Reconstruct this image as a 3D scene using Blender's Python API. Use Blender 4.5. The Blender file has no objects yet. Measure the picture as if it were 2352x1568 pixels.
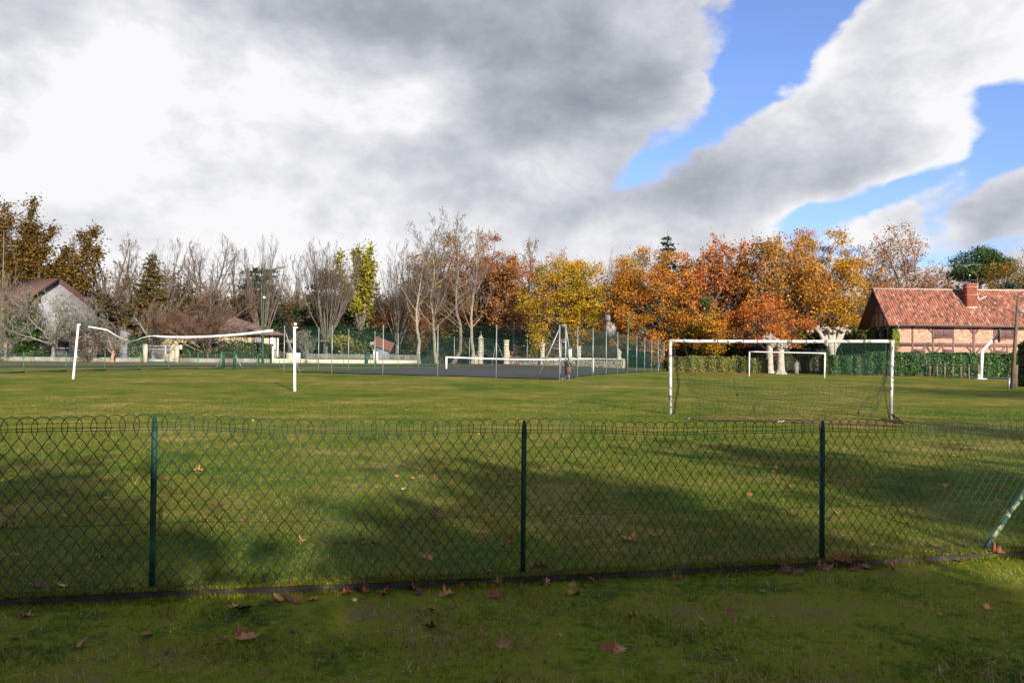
import bpy, math, zlib
import numpy as np
from mathutils import Matrix, Vector

sc = bpy.context.scene
col = sc.collection
# ------------------------------------------------------------------ camera
FPX = 1802.0; CX, CY = 1176.0, 784.0          # lens and centre in units of a 2352 px wide picture
PITCH, ROLL = 0.01665, 0.010
CAM = np.array((0.0, 0.0, 1.6))
cm = Matrix.Rotation(math.pi/2 + PITCH, 4, 'X') @ Matrix.Rotation(ROLL, 4, 'Z')
RC = np.array(cm.to_3x3())
cam = bpy.data.cameras.new('camera'); camo = bpy.data.objects.new('camera', cam); col.objects.link(camo)
cam.sensor_width = 36.0; cam.lens = 36.0*FPX/2352.0
cam.clip_start = 0.05; cam.clip_end = 3000
camo.matrix_world = Matrix.Translation(Vector(CAM)) @ cm
sc.camera = camo

def W(px, py, d):
    return CAM + RC @ np.array(((px-CX)/FPX*d, (CY-py)/FPX*d, -d))
def proj(p):
    c = RC.T @ (np.asarray(p, float)-CAM)
    return CX + c[0]/-c[2]*FPX, CY - c[1]/-c[2]*FPX

# ------------------------------------------------------------------ sky and sun
SUN_AZ, SUN_EL = math.radians(157), math.radians(20)     # azimuth clockwise from +Y (view direction)
sun_dir = Vector((math.sin(SUN_AZ)*math.cos(SUN_EL), math.cos(SUN_AZ)*math.cos(SUN_EL), math.sin(SUN_EL)))
sl = bpy.data.lights.new('sun', 'SUN'); slo = bpy.data.objects.new('sun', sl); col.objects.link(slo)
sl.energy = 4.6; sl.angle = math.radians(0.53); sl.color = (1.0, 0.93, 0.80)
slo.rotation_euler = sun_dir.to_track_quat('Z', 'Y').to_euler()
slo.location = (30, -70, 60)
EXPO = 1.2
sc.view_settings.view_transform = 'Standard'; sc.view_settings.look = 'None'
sc.view_settings.exposure = EXPO; sc.view_settings.gamma = 1.0; sc.view_settings.use_curve_mapping = False

wd = bpy.data.worlds.new('World'); sc.world = wd; wd.use_nodes = True
nt = wd.node_tree; nt.nodes.clear()
class NB:
    def __init__(s, t): s.t = t
    def n(s, typ, **k):
        x = s.t.nodes.new(typ)
        for a, b in k.items(): setattr(x, a, b)
        return x
    def lk(s, a, b): s.t.links.new(a, b)
    def m(s, op, a, b=None, c=None, clamp=False):
        x = s.n('ShaderNodeMath', operation=op); x.use_clamp = clamp
        for i, v in enumerate((a, b, c)):
            if v is None: continue
            if isinstance(v, (int, float)): x.inputs[i].default_value = v
            else: s.lk(v, x.inputs[i])
        return x.outputs[0]
    def mix(s, f, a, b):
        x = s.n('ShaderNodeMix', data_type='RGBA')
        for i, v in ((0, f), (6, a), (7, b)):
            if isinstance(v, (int, float)): x.inputs[i].default_value = v
            elif isinstance(v, tuple): x.inputs[i].default_value = (*v, 1)
            else: s.lk(v, x.inputs[i])
        return x.outputs[2]
    def noise(s, vec, scale, detail=4, rough=0.55, dist=0.0):
        detail = min(detail, 8)
        x = s.n('ShaderNodeTexNoise'); x.inputs['Scale'].default_value = scale; x.inputs['Detail'].default_value = detail
        x.inputs['Roughness'].default_value = rough; x.inputs['Distortion'].default_value = dist
        if vec is not None: s.lk(vec, x.inputs['Vector'])
        return x
    def ss(s, v, a, b):
        x = s.n('ShaderNodeMapRange', interpolation_type='SMOOTHSTEP')
        s.lk(v, x.inputs[0]); x.inputs[1].default_value = a; x.inputs[2].default_value = b
        return x.outputs[0]
w = NB(nt)
sky = w.n('ShaderNodeTexSky', sky_type='NISHITA'); sky.sun_disc = False
sky.sun_elevation = SUN_EL; sky.sun_rotation = SUN_AZ; sky.air_density = 1.0; sky.dust_density = 0.6; sky.ozone_density = 1.6
tc = w.n('ShaderNodeTexCoord')
D = tc.outputs['Generated']
sep = w.n('ShaderNodeSeparateXYZ'); w.lk(D, sep.inputs[0])
# cloud noise is read from the view direction, a little flattened towards the horizon
mp_ = w.n('ShaderNodeMapping'); w.lk(D, mp_.inputs[0]); mp_.inputs['Scale'].default_value = (1.0, 1.0, 1.55)
LAY = mp_.outputs[0]
wz = w.noise(LAY, 4.2, 4, 0.55); wsep = w.n('ShaderNodeSeparateColor'); w.lk(wz.outputs['Color'], wsep.inputs[0])
az = w.m('ARCTAN2', sep.outputs[0], sep.outputs[1])
el = w.m('ARCSINE', sep.outputs[2])
def warp(amp_a, amp_e):
    return (w.m('ADD', az, w.m('MULTIPLY', w.m('SUBTRACT', wsep.outputs[0], 0.5), amp_a)),
            w.m('ADD', el, w.m('MULTIPLY', w.m('SUBTRACT', wsep.outputs[1], 0.5), amp_e)))
azw, elw = warp(0.14, 0.10)
def azel(px, py):
    v = W(px, py, 1.0)-CAM; v /= np.linalg.norm(v)
    return math.atan2(v[0], v[1]), math.asin(v[2])
def blob(px, py, sx, sy, rot, amp, a=azw, e=elw):
    a0, e0 = azel(px, py); c, s_ = math.cos(math.radians(rot)), math.sin(math.radians(rot))
    da = w.m('SUBTRACT', a, a0); de = w.m('SUBTRACT', e, e0)
    u = w.m('ADD', w.m('MULTIPLY', da, c), w.m('MULTIPLY', de, s_))
    v = w.m('SUBTRACT', w.m('MULTIPLY', de, c), w.m('MULTIPLY', da, s_))
    u = w.m('DIVIDE', u, sx/FPX); v = w.m('DIVIDE', v, sy/FPX)
    r = w.m('ADD', w.m('MULTIPLY', u, u), w.m('MULTIPLY', v, v))
    return w.m('MULTIPLY', w.m('POWER', 2.718, w.m('MULTIPLY', r, -1.0)), amp)
def total(bl):
    t = bl[0]
    for b in bl[1:]: t = w.m('ADD', t, b)
    return t
# open blue between the clouds (rot: counter-clockwise tilt)
blue = total([blob(*b) for b in (
    (1860, -60, 150, 210, 60, 1.35), (1790, 110, 110, 130, 52, 1.15), (1700, 200, 150, 55, 47, 0.80), (1560, 310, 190, 40, 47, 0.52), (1440, 400, 120, 26, 48, 0.35),
    (2350, 280, 60, 110, 60, 1.15), (2300, 350, 70, 50, 50, .8), (2080, 420, 210, 30, 10, 0.72), (2190, 500, 70, 40, 50, 0.62), (1880, 480, 120, 26, 20, 0.55),
    (2170, 585, 170, 22, 8, 0.75), (2375, 60, 45, 80, 60, 0.8), (1960, 560, 110, 18, 0, 0.45), (2800, 250, 250, 300, 30, 0.6), (2040, 500, 330, 90, 8, 0.34))])
white = total([blob(*b) for b in (
    (2080, 105, 175, 135, 25, 1.3), (2230, 30, 160, 120, 20, 0.8), (1840, 290, 210, 75, 25, 0.95), (2310, 470, 170, 75, 25, 0.8), (1650, 470, 240, 90, 10, .5), (500, 250, 1000, 520, 0, .6))])
fbm = w.noise(LAY, 6.5, 12, 0.60, 0.15)
fbe = w.noise(LAY, 17.0, 8, 0.62)
def puffs(scale, detail):
    v = w.n('ShaderNodeTexVoronoi', feature='F1', normalize=True); v.inputs['Scale'].default_value = scale; v.inputs['Detail'].default_value = detail
    v.inputs['Roughness'].default_value = 0.55; v.inputs['Lacunarity'].default_value = 2.1
    sh = w.n('ShaderNodeVectorMath', operation='MULTIPLY_ADD'); w.lk(wz.outputs['Color'], sh.inputs[0]); sh.inputs[1].default_value = (.16, .16, .16); w.lk(LAY, sh.inputs[2])
    w.lk(sh.outputs[0], v.inputs['Vector']); return v.outputs['Distance']
puff = puffs(8.5, 3.0)
nb = w.m('ADD', w.m('MULTIPLY', w.m('SUBTRACT', fbm.outputs['Fac'], 0.5), 1.7), w.m('ADD', w.m('MULTIPLY', w.m('SUBTRACT', fbe.outputs['Fac'], 0.5), 0.55), w.m('MULTIPLY', w.m('SUBTRACT', puff, 0.30), 2.6)))
back = w.ss(w.m('MULTIPLY', sep.outputs[1], -1.0), -0.15, 0.55)
opn = w.m('ADD', w.m('ADD', w.m('SUBTRACT', blue, white), nb), w.m('MULTIPLY', back, 0.42))
alpha = w.m('SUBTRACT', 1.0, w.m('MULTIPLY', w.ss(opn, 0.12, 0.70), 0.97))
rim = w.m('MULTIPLY', w.ss(opn, -0.45, 0.35), 0.13)
# light and grey of the cloud deck: the sums darken the white exponentially
shade = total([blob(*b) for b in (
    (960, 0, 760, 150, -2, -0.54), (1120, 140, 520, 120, -14, -0.46), (1260, 290, 330, 85, 12, -0.56), (890, 345, 90, 45, 0, -0.36),
    (1480, 100, 300, 150, 20, -0.26), (10, 90, 120, 130, 0, -0.30), (1060, 425, 160, 38, 10, -0.36), (1440, 440, 280, 80, 18, -0.50),
    (1830, 545, 480, 60, 4, -0.22), (1560, 540, 200, 60, 20, -0.22), (1720, 400, 180, 60, 20, -0.38), (1950, 375, 190, 45, 18, -0.30),
    (2270, 560, 240, 60, 20, -0.36), (2340, 480, 90, 60, 25, -0.26), (40, 520, 130, 60, 0, -0.18), (640, 370, 130, 40, 10, -0.18), (1990, 300, 300, 70, 25, -0.16), (2200, 130, 260, 130, 25, 0.10),
    (950, 245, 120, 50, 35, 0.26), (1240, 215, 60, 70, 15, 0.24), (160, 250, 200, 140, 40, 0.20), (1620, 500, 60, 60, 40, .20))])
over = w.m('MULTIPLY', w.ss(el, 0.38, 0.70), -0.62)
shade = w.m('ADD', shade, over)
fb2 = w.noise(LAY, 6.0, 11, 0.60, 0.25)
fb3 = w.noise(LAY, 19.0, 7, 0.6)
nl = w.m('ADD', w.m('MULTIPLY', w.m('SUBTRACT', fb2.outputs['Fac'], 0.5), 1.35), w.m('MULTIPLY', w.m('SUBTRACT', fb3.outputs['Fac'], 0.5), 0.38))
lum = w.m('POWER', 2.718, w.m('ADD', w.m('ADD', w.m('MULTIPLY', shade, 1.0), 0.0), w.m('ADD', w.m('ADD', nl, rim), w.m('MULTIPLY', w.m('SUBTRACT', 0.29, puff), 1.0))))
cr = w.n('ShaderNodeValToRGB'); w.lk(lum, cr.inputs[0])
e_ = cr.color_ramp.elements
e_[0].position = 0.20; e_[0].color = (0.21, 0.235, 0.29, 1)
e_[1].position = 1.0; e_[1].color = (0.95, 0.95, 0.965, 1)
for q_, c_ in ((0.40, (0.375, 0.40, 0.455, 1)), (0.62, (0.60, 0.62, 0.68, 1)), (0.80, (0.78, 0.785, 0.82, 1))):
    x_ = e_.new(q_); x_.color = c_
SK = 0.10
# Background strength SK goes over both: clouds are given in display light, so divide by exposure and strength
cl = w.n('ShaderNodeVectorMath', operation='SCALE'); w.lk(cr.outputs[0], cl.inputs[0]); cl.inputs[3].default_value = 1.0/(2**EXPO)/SK
skc = w.n('ShaderNodeVectorMath', operation='MULTIPLY'); w.lk(sky.outputs[0], skc.inputs[0]); skc.inputs[1].default_value = (0.60, 0.68, 0.98)
mx = w.mix(alpha, skc.outputs[0], cl.outputs[0])
bg = w.n('ShaderNodeBackground'); w.lk(mx, bg.inputs[0]); bg.inputs[1].default_value = SK
wo = w.n('ShaderNodeOutputWorld'); w.lk(bg.outputs[0], wo.inputs[0])
wd.cycles.sampling_method = 'MANUAL'; wd.cycles.sample_map_resolution = 512

# ------------------------------------------------------------------ helpers: meshes
class G:
    def __init__(s): s.V = []; s.F = []; s.T = []; s.n = 0
    def add(s, V, F, tint=None):
        V = np.asarray(V, np.float32).reshape(-1, 3); s.V.append(V)
        if not isinstance(F, list): F = [F]
        for f in F:
            f = np.asarray(f, np.int64)
            if f.ndim == 1: f = f[None]
            s.F.append(f + s.n)
        if tint is None: tint = 0.5
        s.T.append(np.broadcast_to(np.asarray(tint, np.float32), (len(V),)))
        s.n += len(V)
        return s
    def box(s, c, size, ax=None, tint=None):
        c = np.asarray(c, float); h = np.asarray(size, float)/2
        A = np.eye(3) if ax is None else np.asarray(ax, float)
        o = np.array([(x, y, z) for z in (-1, 1) for y in (-1, 1) for x in (-1, 1)], float)*h
        s.add(c + o @ A, np.array(((0, 2, 3, 1), (4, 5, 7, 6), (0, 1, 5, 4), (2, 6, 7, 3), (0, 4, 6, 2), (1, 3, 7, 5))), tint)
        return s
    def beam(s, p, q, wd_, ht, up=(0, 0, 1), tint=None):
        p = np.asarray(p, float); q = np.asarray(q, float); t = q-p; L = np.linalg.norm(t); t /= L
        u = np.cross(up, t)
        if np.linalg.norm(u) < 1e-3: u = np.cross((0, 1, 0), t)
        u /= np.linalg.norm(u); v = np.cross(t, u)
        return s.box((p+q)/2, (L, wd_, ht), (t, u, v), tint)
    def tubes(s, P, R, sides=4, caps=False, tint=None):
        P = np.asarray(P, float); N, k = P.shape[:2]
        R = np.broadcast_to(np.asarray(R, float), (N, k))
        T = np.gradient(P, axis=1); T /= np.linalg.norm(T, axis=2, keepdims=True)+1e-9
        m = T.mean(1); ref = np.where(np.abs(m[:, 2:3]) > 0.8*np.linalg.norm(m, axis=1, keepdims=True), (1.0, 0.02, 0), (0.0, 0.02, 1))
        U = np.cross(T, ref[:, None, :]); U /= np.linalg.norm(U, axis=2, keepdims=True)+1e-9
        Wv = np.cross(T, U)
        a = np.arange(sides)*2*math.pi/sides
        V = P[:, :, None] + R[:, :, None, None]*(np.cos(a)[:, None]*U[:, :, None] + np.sin(a)[:, None]*Wv[:, :, None])
        i = np.arange(N)[:, None, None]*k*sides; j = np.arange(k-1)[None, :, None]*sides; q = np.arange(sides)[None, None, :]
        q2 = (q+1) % sides; b = i+j
        F = np.stack([b+q, b+q2, b+sides+q2, b+sides+q], -1).reshape(-1, 4)
        fs = [F]
        if caps:
            e = np.arange(N)[:, None]*k*sides
            fs.append(e + np.arange(sides)[None, ::-1]); fs.append(e + (k-1)*sides + np.arange(sides)[None])
        if tint is not None and np.ndim(tint) == 1: tint = np.repeat(tint, k*sides)
        s.add(V, fs, tint)
        return s
    def tube(s, pts, r, sides=8, caps=True, tint=None):
        P = np.asarray(pts, float)[None]
        return s.tubes(P, np.broadcast_to(np.asarray(r, float), P.shape[1:2])[None], sides, caps, tint)
    def lathe(s, c, prof, sides=12, tint=None):
        c = np.asarray(c, float)
        return s.tube([c + (0, 0, z) for z, r in prof], [r for z, r in prof], sides, True, tint)
    def blobs(s, C, r, rng, sub=1, squash=1.0, jit=0.15):
        V, F = ICO[sub]
        for c, rr in zip(C, np.broadcast_to(r, (len(C),))):
            v = V*(1+jit*rng.standard_normal((len(V), 1)))*rr; v = v*np.array((1, 1, squash))
            s.add(np.asarray(c)+v, F)
        return s
    def leaves(s, rng, C, size, tint, upb=0.4, asp=0.6, nrm=None):
        C = np.asarray(C, float); n = len(C)
        N = rng.standard_normal((n, 3))
        if nrm is None: N[:, 2] = np.abs(N[:, 2]) + upb
        else: N = N*0.55 + np.asarray(nrm)
        N /= np.linalg.norm(N, axis=1, keepdims=True)
        t = np.cross(N, rng.standard_normal((n, 3))); t /= np.linalg.norm(t, axis=1, keepdims=True)+1e-9
        b = np.cross(N, t)
        sz = (size*rng.uniform(0.6, 1.35, (n, 1)))
        V = np.stack([C-t*sz, C+b*sz*asp+N*sz*0.12, C+t*sz, C-b*sz*asp+N*sz*0.12], 1)
        F = np.arange(4*n).reshape(n, 4)
        s.add(V, F, np.repeat(np.clip(tint, 0, 1), 4))
        return s
    def build(s, name, mat, parent=None, smooth=False, kind=None, label=None):
        V = np.concatenate(s.V); org = np.zeros(3)
        if parent is not None:
            p = parent
            while p is not None: org = org + np.array(p.location); p = p.parent
        V = V - org
        me = bpy.data.meshes.new(name)
        me.vertices.add(len(V)); me.vertices.foreach_set('co', V.astype(np.float32).ravel())
        lt = np.concatenate([np.full(len(f), f.shape[1], np.int32) for f in s.F])
        li = np.concatenate([f.ravel() for f in s.F]).astype(np.int32)
        ls = np.concatenate([[0], np.cumsum(lt)[:-1]]).astype(np.int32)
        me.loops.add(len(li)); me.loops.foreach_set('vertex_index', li)
        me.polygons.add(len(lt)); me.polygons.foreach_set('loop_start', ls); me.polygons.foreach_set('loop_total', lt)
        if smooth: me.polygons.foreach_set('use_smooth', np.ones(len(lt), bool))
        a = me.attributes.new('tint', 'FLOAT', 'POINT'); a.data.foreach_set('value', np.concatenate(s.T).astype(np.float32))
        me.update(calc_edges=True); me.validate()
        if mat is not None: me.materials.append(mat)
        o = bpy.data.objects.new(name, me); col.objects.link(o)
        if parent is not None: o.parent = parent
        if kind: o['kind'] = kind
        if label: o['label'] = label
        return o
def _ico():
    import bmesh
    d = {}
    for k in (1, 2):
        bm = bmesh.new(); bmesh.ops.create_icosphere(bm, subdivisions=k, radius=1.0)
        d[k] = (np.array([v.co[:] for v in bm.verts]), np.array([[v.index for v in f.verts] for f in bm.faces])); bm.free()
    return d
ICO = _ico()
def thing(name, label, cat, loc=(0, 0, 0), group=None):
    o = bpy.data.objects.new(name, None); col.objects.link(o); o.location = [float(v) for v in loc]
    o.empty_display_size = 0.3
    return tag(o, label, cat, group)
def tag(o, label, cat, group=None):
    o['label'] = label; o['category'] = cat
    if group: o['group'] = group
    o['kind'] = 'thing'
    return o
def copy_part(src, parent, loc=None, mesh=None):
    c = src.copy(); col.objects.link(c); c.parent = parent
    if mesh is not None: c.data = mesh
    if loc is not None: c.location = loc
    return c

# ------------------------------------------------------------------ materials
MATS = {}
def pm(name, c1, c2=None, scale=3.0, rough=0.8, bump=0.0, bscale=None, metal=0.0, spec=0.3, c3=None, thr=(0.56, 0.66), scale3=None, detail=6):
    """procedural: two colours over noise, an optional third in blotches (rust, moss, lichen)"""
    if name in MATS: return MATS[name]
    m = bpy.data.materials.new(name); m.use_nodes = True; t = m.node_tree; b = NB(t)
    p = t.nodes['Principled BSDF']; p.inputs['Roughness'].default_value = rough; p.inputs['Metallic'].default_value = metal
    p.inputs['Specular IOR Level'].default_value = spec
    g = b.n('ShaderNodeNewGeometry').outputs['Position']
    c2 = c2 or tuple(v*0.75 for v in c1)
    n1 = b.noise(g, scale, detail, 0.6)
    cc = b.mix(b.ss(n1.outputs['Fac'], 0.32, 0.68), c1, c2)
    if c3:
        n3 = b.noise(g, scale3 or scale*2.3, 7, 0.65); cc = b.mix(b.ss(n3.outputs['Fac'], *thr), cc, c3)
    b.lk(cc, p.inputs['Base Color'])
    if bump:
        nb_ = b.noise(g, bscale or scale*8, 5, 0.6); bp = b.n('ShaderNodeBump'); bp.inputs['Strength'].default_value = bump; bp.inputs['Distance'].default_value = 0.02
        b.lk(nb_.outputs['Fac'], bp.inputs['Height']); b.lk(bp.outputs[0], p.inputs['Normal'])
    MATS[name] = m; return m
def lm(name, cols, trans=0.25, rough=0.6, nscale=0.8, namp=0.5):
    """leaf, twig or blade colour picked by each piece's own tint, drifting with noise across the plant"""
    if name in MATS: return MATS[name]
    m = bpy.data.materials.new(name); m.use_nodes = True; t = m.node_tree; b = NB(t)
    p = t.nodes['Principled BSDF']; p.inputs['Roughness'].default_value = rough; p.inputs['Specular IOR Level'].default_value = 0.25
    a = b.n('ShaderNodeAttribute', attribute_name='tint')
    g = b.n('ShaderNodeNewGeometry').outputs['Position']
    n1 = b.noise(g, nscale, 3, 0.5)
    f = b.m('ADD', a.outputs['Fac'], b.m('MULTIPLY', b.m('SUBTRACT', n1.outputs['Fac'], 0.5), namp), clamp=True)
    r = b.n('ShaderNodeValToRGB'); b.lk(f, r.inputs[0]); el_ = r.color_ramp.elements
    for i, c in enumerate(cols):
        pos = i/(len(cols)-1)
        e = el_[0] if i == 0 else (el_[len(el_)-1] if i == len(cols)-1 else el_.new(pos))
        e.position = pos; e.color = (*c, 1)
    b.lk(r.outputs[0], p.inputs['Base Color'])
    if trans:
        tr = b.n('ShaderNodeBsdfTranslucent'); b.lk(r.outputs[0], tr.inputs[0])
        ms = b.n('ShaderNodeMixShader'); ms.inputs[0].default_value = trans
        b.lk(p.outputs[0], ms.inputs[1]); b.lk(tr.outputs[0], ms.inputs[2]); b.lk(ms.outputs[0], t.nodes['Material Output'].inputs[0])
    MATS[name] = m; return m

M_green = pm('green_paint', (0.020, 0.058, 0.036), (0.014, 0.042, 0.027), 6, 0.6, spec=.2, c3=(0.04, 0.08, 0.045), thr=(0.6, 0.7))
M_wire = pm('green_plastic_wire', (0.010, 0.040, 0.027), (0.007, 0.028, 0.019), 4, 0.55, spec=.2)
M_white = pm('white_paint', (0.62, 0.61, 0.57), (0.52, 0.51, 0.47), 2.5, 0.55, c3=(0.30, 0.26, 0.15), thr=(0.62, 0.72), scale3=5)
M_worn = pm('worn_white_paint', (0.47, 0.47, 0.45), (0.36, 0.36, 0.34), 3, 0.6, c3=(0.10, 0.065, 0.035), thr=(0.54, 0.60), scale3=7)
M_rust = pm('rusty_bar', (0.075, 0.038, 0.022), (0.05, 0.028, 0.018), 4, 0.8, c3=(0.36, 0.33, 0.30), thr=(0.60, 0.64), scale3=2.2)
M_galv = pm('galvanised_steel', (0.27, 0.275, 0.285), (0.19, 0.195, 0.21), 5, 0.45, metal=0.4)
M_gmesh = pm('green_mesh_wire', (0.030, 0.088, 0.066), (0.024, 0.072, 0.055), 2, 0.5)
M_tape = pm('white_canvas_tape', (0.80, 0.80, 0.80), (0.68, 0.68, 0.68), 8, 0.8)
M_net = pm('dark_cord', (0.018, 0.02, 0.016), (0.03, 0.03, 0.022), 3, 0.9)
M_conc = pm('grey_concrete', (0.22, 0.21, 0.19), (0.13, 0.125, 0.11), 1.2, 0.9, 0.4, 12, c3=(0.36, 0.35, 0.30), thr=(0.58, 0.7))
M_kerb = pm('mossy_kerb_concrete', (0.030, 0.027, 0.020), (0.017, 0.016, 0.011), 7, 0.95, 0.6, 40, c3=(0.05, 0.058, 0.010), thr=(0.52, 0.66), scale3=14)
M_asph = pm('asphalt', (0.055, 0.055, 0.062), (0.042, 0.042, 0.047), 0.5, 0.9, 0.2, 60)
M_court = pm('court_asphalt', (0.026, 0.025, 0.030), (0.035, 0.034, 0.039), 0.25, 0.85, 0.2, 50)
M_line = pm('faded_line_paint', (0.22, 0.24, 0.27), (0.12, 0.13, 0.15), 3, 0.9)
M_wood = pm('weathered_wood', (0.17, 0.125, 0.08), (0.10, 0.075, 0.05), 4, 0.85, 0.3, 20, c3=(0.08, 0.09, 0.03), thr=(0.6, 0.72))
M_pole = pm('creosoted_pole', (0.12, 0.085, 0.055), (0.07, 0.052, 0.038), 2, 0.9, 0.3, 20)
M_bark = pm('grey_bark', (0.135, 0.112, 0.088), (0.075, 0.062, 0.05), 2.5, 0.95, 0.5, 14, c3=(0.24, 0.24, 0.19), thr=(0.58, 0.7))
M_barkd = pm('dark_bark', (0.085, 0.062, 0.045), (0.05, 0.038, 0.028), 2.5, 0.95, 0.5, 14, c3=(0.13, 0.11, 0.075), thr=(0.6, 0.72))
M_barkp = pm('pale_bark', (0.235, 0.205, 0.16), (0.15, 0.125, 0.095), 3.5, 0.9, 0.4, 9, c3=(0.15, 0.12, 0.085), thr=(0.6, 0.68), scale3=5)
M_lich = pm('lichened_bark', (0.22, 0.215, 0.17), (0.085, 0.072, 0.055), 7, 0.95, 0.4, 16, c3=(0.36, 0.36, 0.30), thr=(0.56, 0.66))
M_tw_g = pm('grey_twigs', (0.105, 0.080, 0.062), (0.070, 0.052, 0.042), 1.0, 0.95)
M_tw_b = pm('brown_twigs', (0.105, 0.066, 0.042), (0.07, 0.045, 0.03), 1.0, 0.95)
M_tw_r = pm('red_brown_twigs', (0.125, 0.062, 0.04), (0.10, 0.07, 0.04), 0.6, 0.95)
M_tw_t = pm('tan_twigs', (0.19, 0.145, 0.09), (0.12, 0.09, 0.06), 1.0, 0.95)
# ------------------------------------------------------------------ ground
def S(x, a, b):
    t = np.clip((np.asarray(x, float)-a)/(b-a), 0, 1); return t*t*(3-2*t)
FP = [W(350, 1348, 4.81), W(1200, 1320, 5.33), W(1886, 1283, 5.95)]
P0 = FP[0][:2]; FT = (FP[2]-FP[0])[:2]; FL_ = np.linalg.norm(FT); FT = FT/FL_; FN = np.array((-FT[1], FT[0]))
SP = FL_/2
def sv(x, y):
    dx, dy = np.asarray(x)-P0[0], np.asarray(y)-P0[1]
    return dx*FT[0]+dy*FT[1], dx*FN[0]+dy*FN[1]
def xy(s, v):
    return P0[0]+FT[0]*s+FN[0]*v, P0[1]+FT[1]*s+FN[1]*v
def kz(s):
    return np.interp(s, (-SP*1.5, 0, SP, 2*SP, 3.5*SP), (FP[0][2]+0.03, FP[0][2], FP[1][2], FP[2][2], FP[2][2]-0.02))
def gz(x, y):
    s, v = sv(x, y)
    F = 0.31*S(y, 16, 52)*(1-S(x, 5, 19))*(1-0.75*S(y, 96, 125))
    F = F + 0.02*np.sin(x*0.31+1)*np.cos(y*0.23)*S(y, 8, 20)
    near = kz(s)-0.03
    f = near + (F-near)*S(v, 0.5, 9)
    return np.where(v > 0, f, kz(s)-0.048+0.010*np.sin(s*5.3)*np.sin(s*2.1+1)*S(v, -.6, -.09))
def gp(px, d):
    p = W(px, 815, d); z = float(gz(p[0], p[1])); return np.array((p[0], p[1], z))
def hit(px, py):
    lo, hi = 1.0, 400.0
    for _ in range(60):
        m = (lo+hi)/2; p = W(px, py, m)
        if p[2] > gz(p[0], p[1]): lo = m
        else: hi = m
    p = W(px, py, lo); p[2] = float(gz(p[0], p[1])); return p
def zt(px, py, d): return W(px, py, d)[2]

def ground_mat(name, cols, soil, near):
    m = bpy.data.materials.new(name); m.use_nodes = True; t = m.node_tree; b = NB(t)
    p = t.nodes['Principled BSDF']; p.inputs['Roughness'].default_value = 0.95; p.inputs['Specular IOR Level'].default_value = 0.1
    g = b.n('ShaderNodeNewGeometry').outputs['Position']
    big = b.noise(g, 0.16, 5, 0.6, 0.4).outputs['Fac']; med = b.noise(g, 0.9, 6, 0.65, 0.3).outputs['Fac']; fin = b.noise(g, 14, 6, 0.7).outputs['Fac']
    str_ = b.n('ShaderNodeMapping'); b.lk(g, str_.inputs[0]); str_.inputs['Scale'].default_value = (0.30, 1.5, 1.0); str_.inputs['Rotation'].default_value = (0, 0, 0.25)
    band = b.noise(str_.outputs[0], 0.55, 6, 0.62).outputs['Fac']; md2 = b.noise(g, 4.2, 6, 0.7).outputs['Fac']
    f = b.m('ADD', b.m('ADD', b.m('MULTIPLY', big, 0.9), b.m('MULTIPLY', med, 0.8)), b.m('ADD', b.m('ADD', b.m('MULTIPLY', fin, 0.65), b.m('MULTIPLY', md2, 0.6)), b.m('MULTIPLY', band, 0.45)))
    f = b.m('MULTIPLY_ADD', f, 2.2, -3.24, clamp=True)
    r = b.n('ShaderNodeValToRGB'); b.lk(f, r.inputs[0]); e = r.color_ramp.elements
    for i, c in enumerate(cols):
        q = e[0] if i == 0 else (e[len(e)-1] if i == len(cols)-1 else e.new(i/(len(cols)-1)))
        q.position = i/(len(cols)-1); q.color = (*c, 1)
    sn = b.noise(g, 1.7 if near else 0.35, 7, 0.7, 0.5).outputs['Fac']
    c_ = b.mix(b.ss(sn, 0.62 if near else 0.68, 0.72 if near else 0.80), r.outputs[0], soil)
    b.lk(c_, p.inputs['Base Color'])
    bp = b.n('ShaderNodeBump'); bp.inputs['Strength'].default_value = 0.7; bp.inputs['Distance'].default_value = 0.03
    hn = b.noise(g, 40, 6, 0.75).outputs['Fac']; b.lk(hn, bp.inputs['Height']); b.lk(bp.outputs[0], p.inputs['Normal'])
    return m
M_field = ground_mat('field_grass', ((0.032, 0.068, 0.003), (0.062, 0.092, 0.004), (0.098, 0.106, 0.008), (0.138, 0.120, 0.018), (0.230, 0.182, 0.060)), (0.190, 0.150, 0.048), False)
M_verge = ground_mat('verge_moss', ((0.024, 0.040, 0.004), (0.062, 0.095, 0.004), (0.125, 0.150, 0.006), (0.125, 0.112, 0.020), (0.14, 0.112, 0.052)), (0.14, 0.112, 0.076), True)

def grid(name, mat, ss, vs):
    s, v = np.meshgrid(ss, vs); x, y = xy(s, v); z = gz(x, y)
    z = z + 0.006*np.sin(x*3.1+y)*np.sin(y*2.7-x)
    nv, ns = s.shape; i = np.arange(nv-1)[:, None]*ns + np.arange(ns-1)[None]
    F = np.stack([i, i+1, i+ns+1, i+ns], -1).reshape(-1, 4)
    g = G().add(np.stack([x, y, z], -1), F); return g.build(name, mat, kind='structure', smooth=True)
_c = np.concatenate
ss = _c([-np.geomspace(900, 14, 34), np.arange(-13, 16.5, 0.4), np.geomspace(17, 900, 34)])
grid('field', M_field, ss, _c([[0.0001, 0.25, 0.5], np.arange(1, 12, 0.5), np.arange(12, 40, 1.0), np.arange(40, 130, 2.5), np.geomspace(132, 1500, 20)]))
grid('verge', M_verge, ss, _c([-np.geomspace(160, 5, 18), np.arange(-4.8, -0.01, 0.16), [-0.0001]]))

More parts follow.
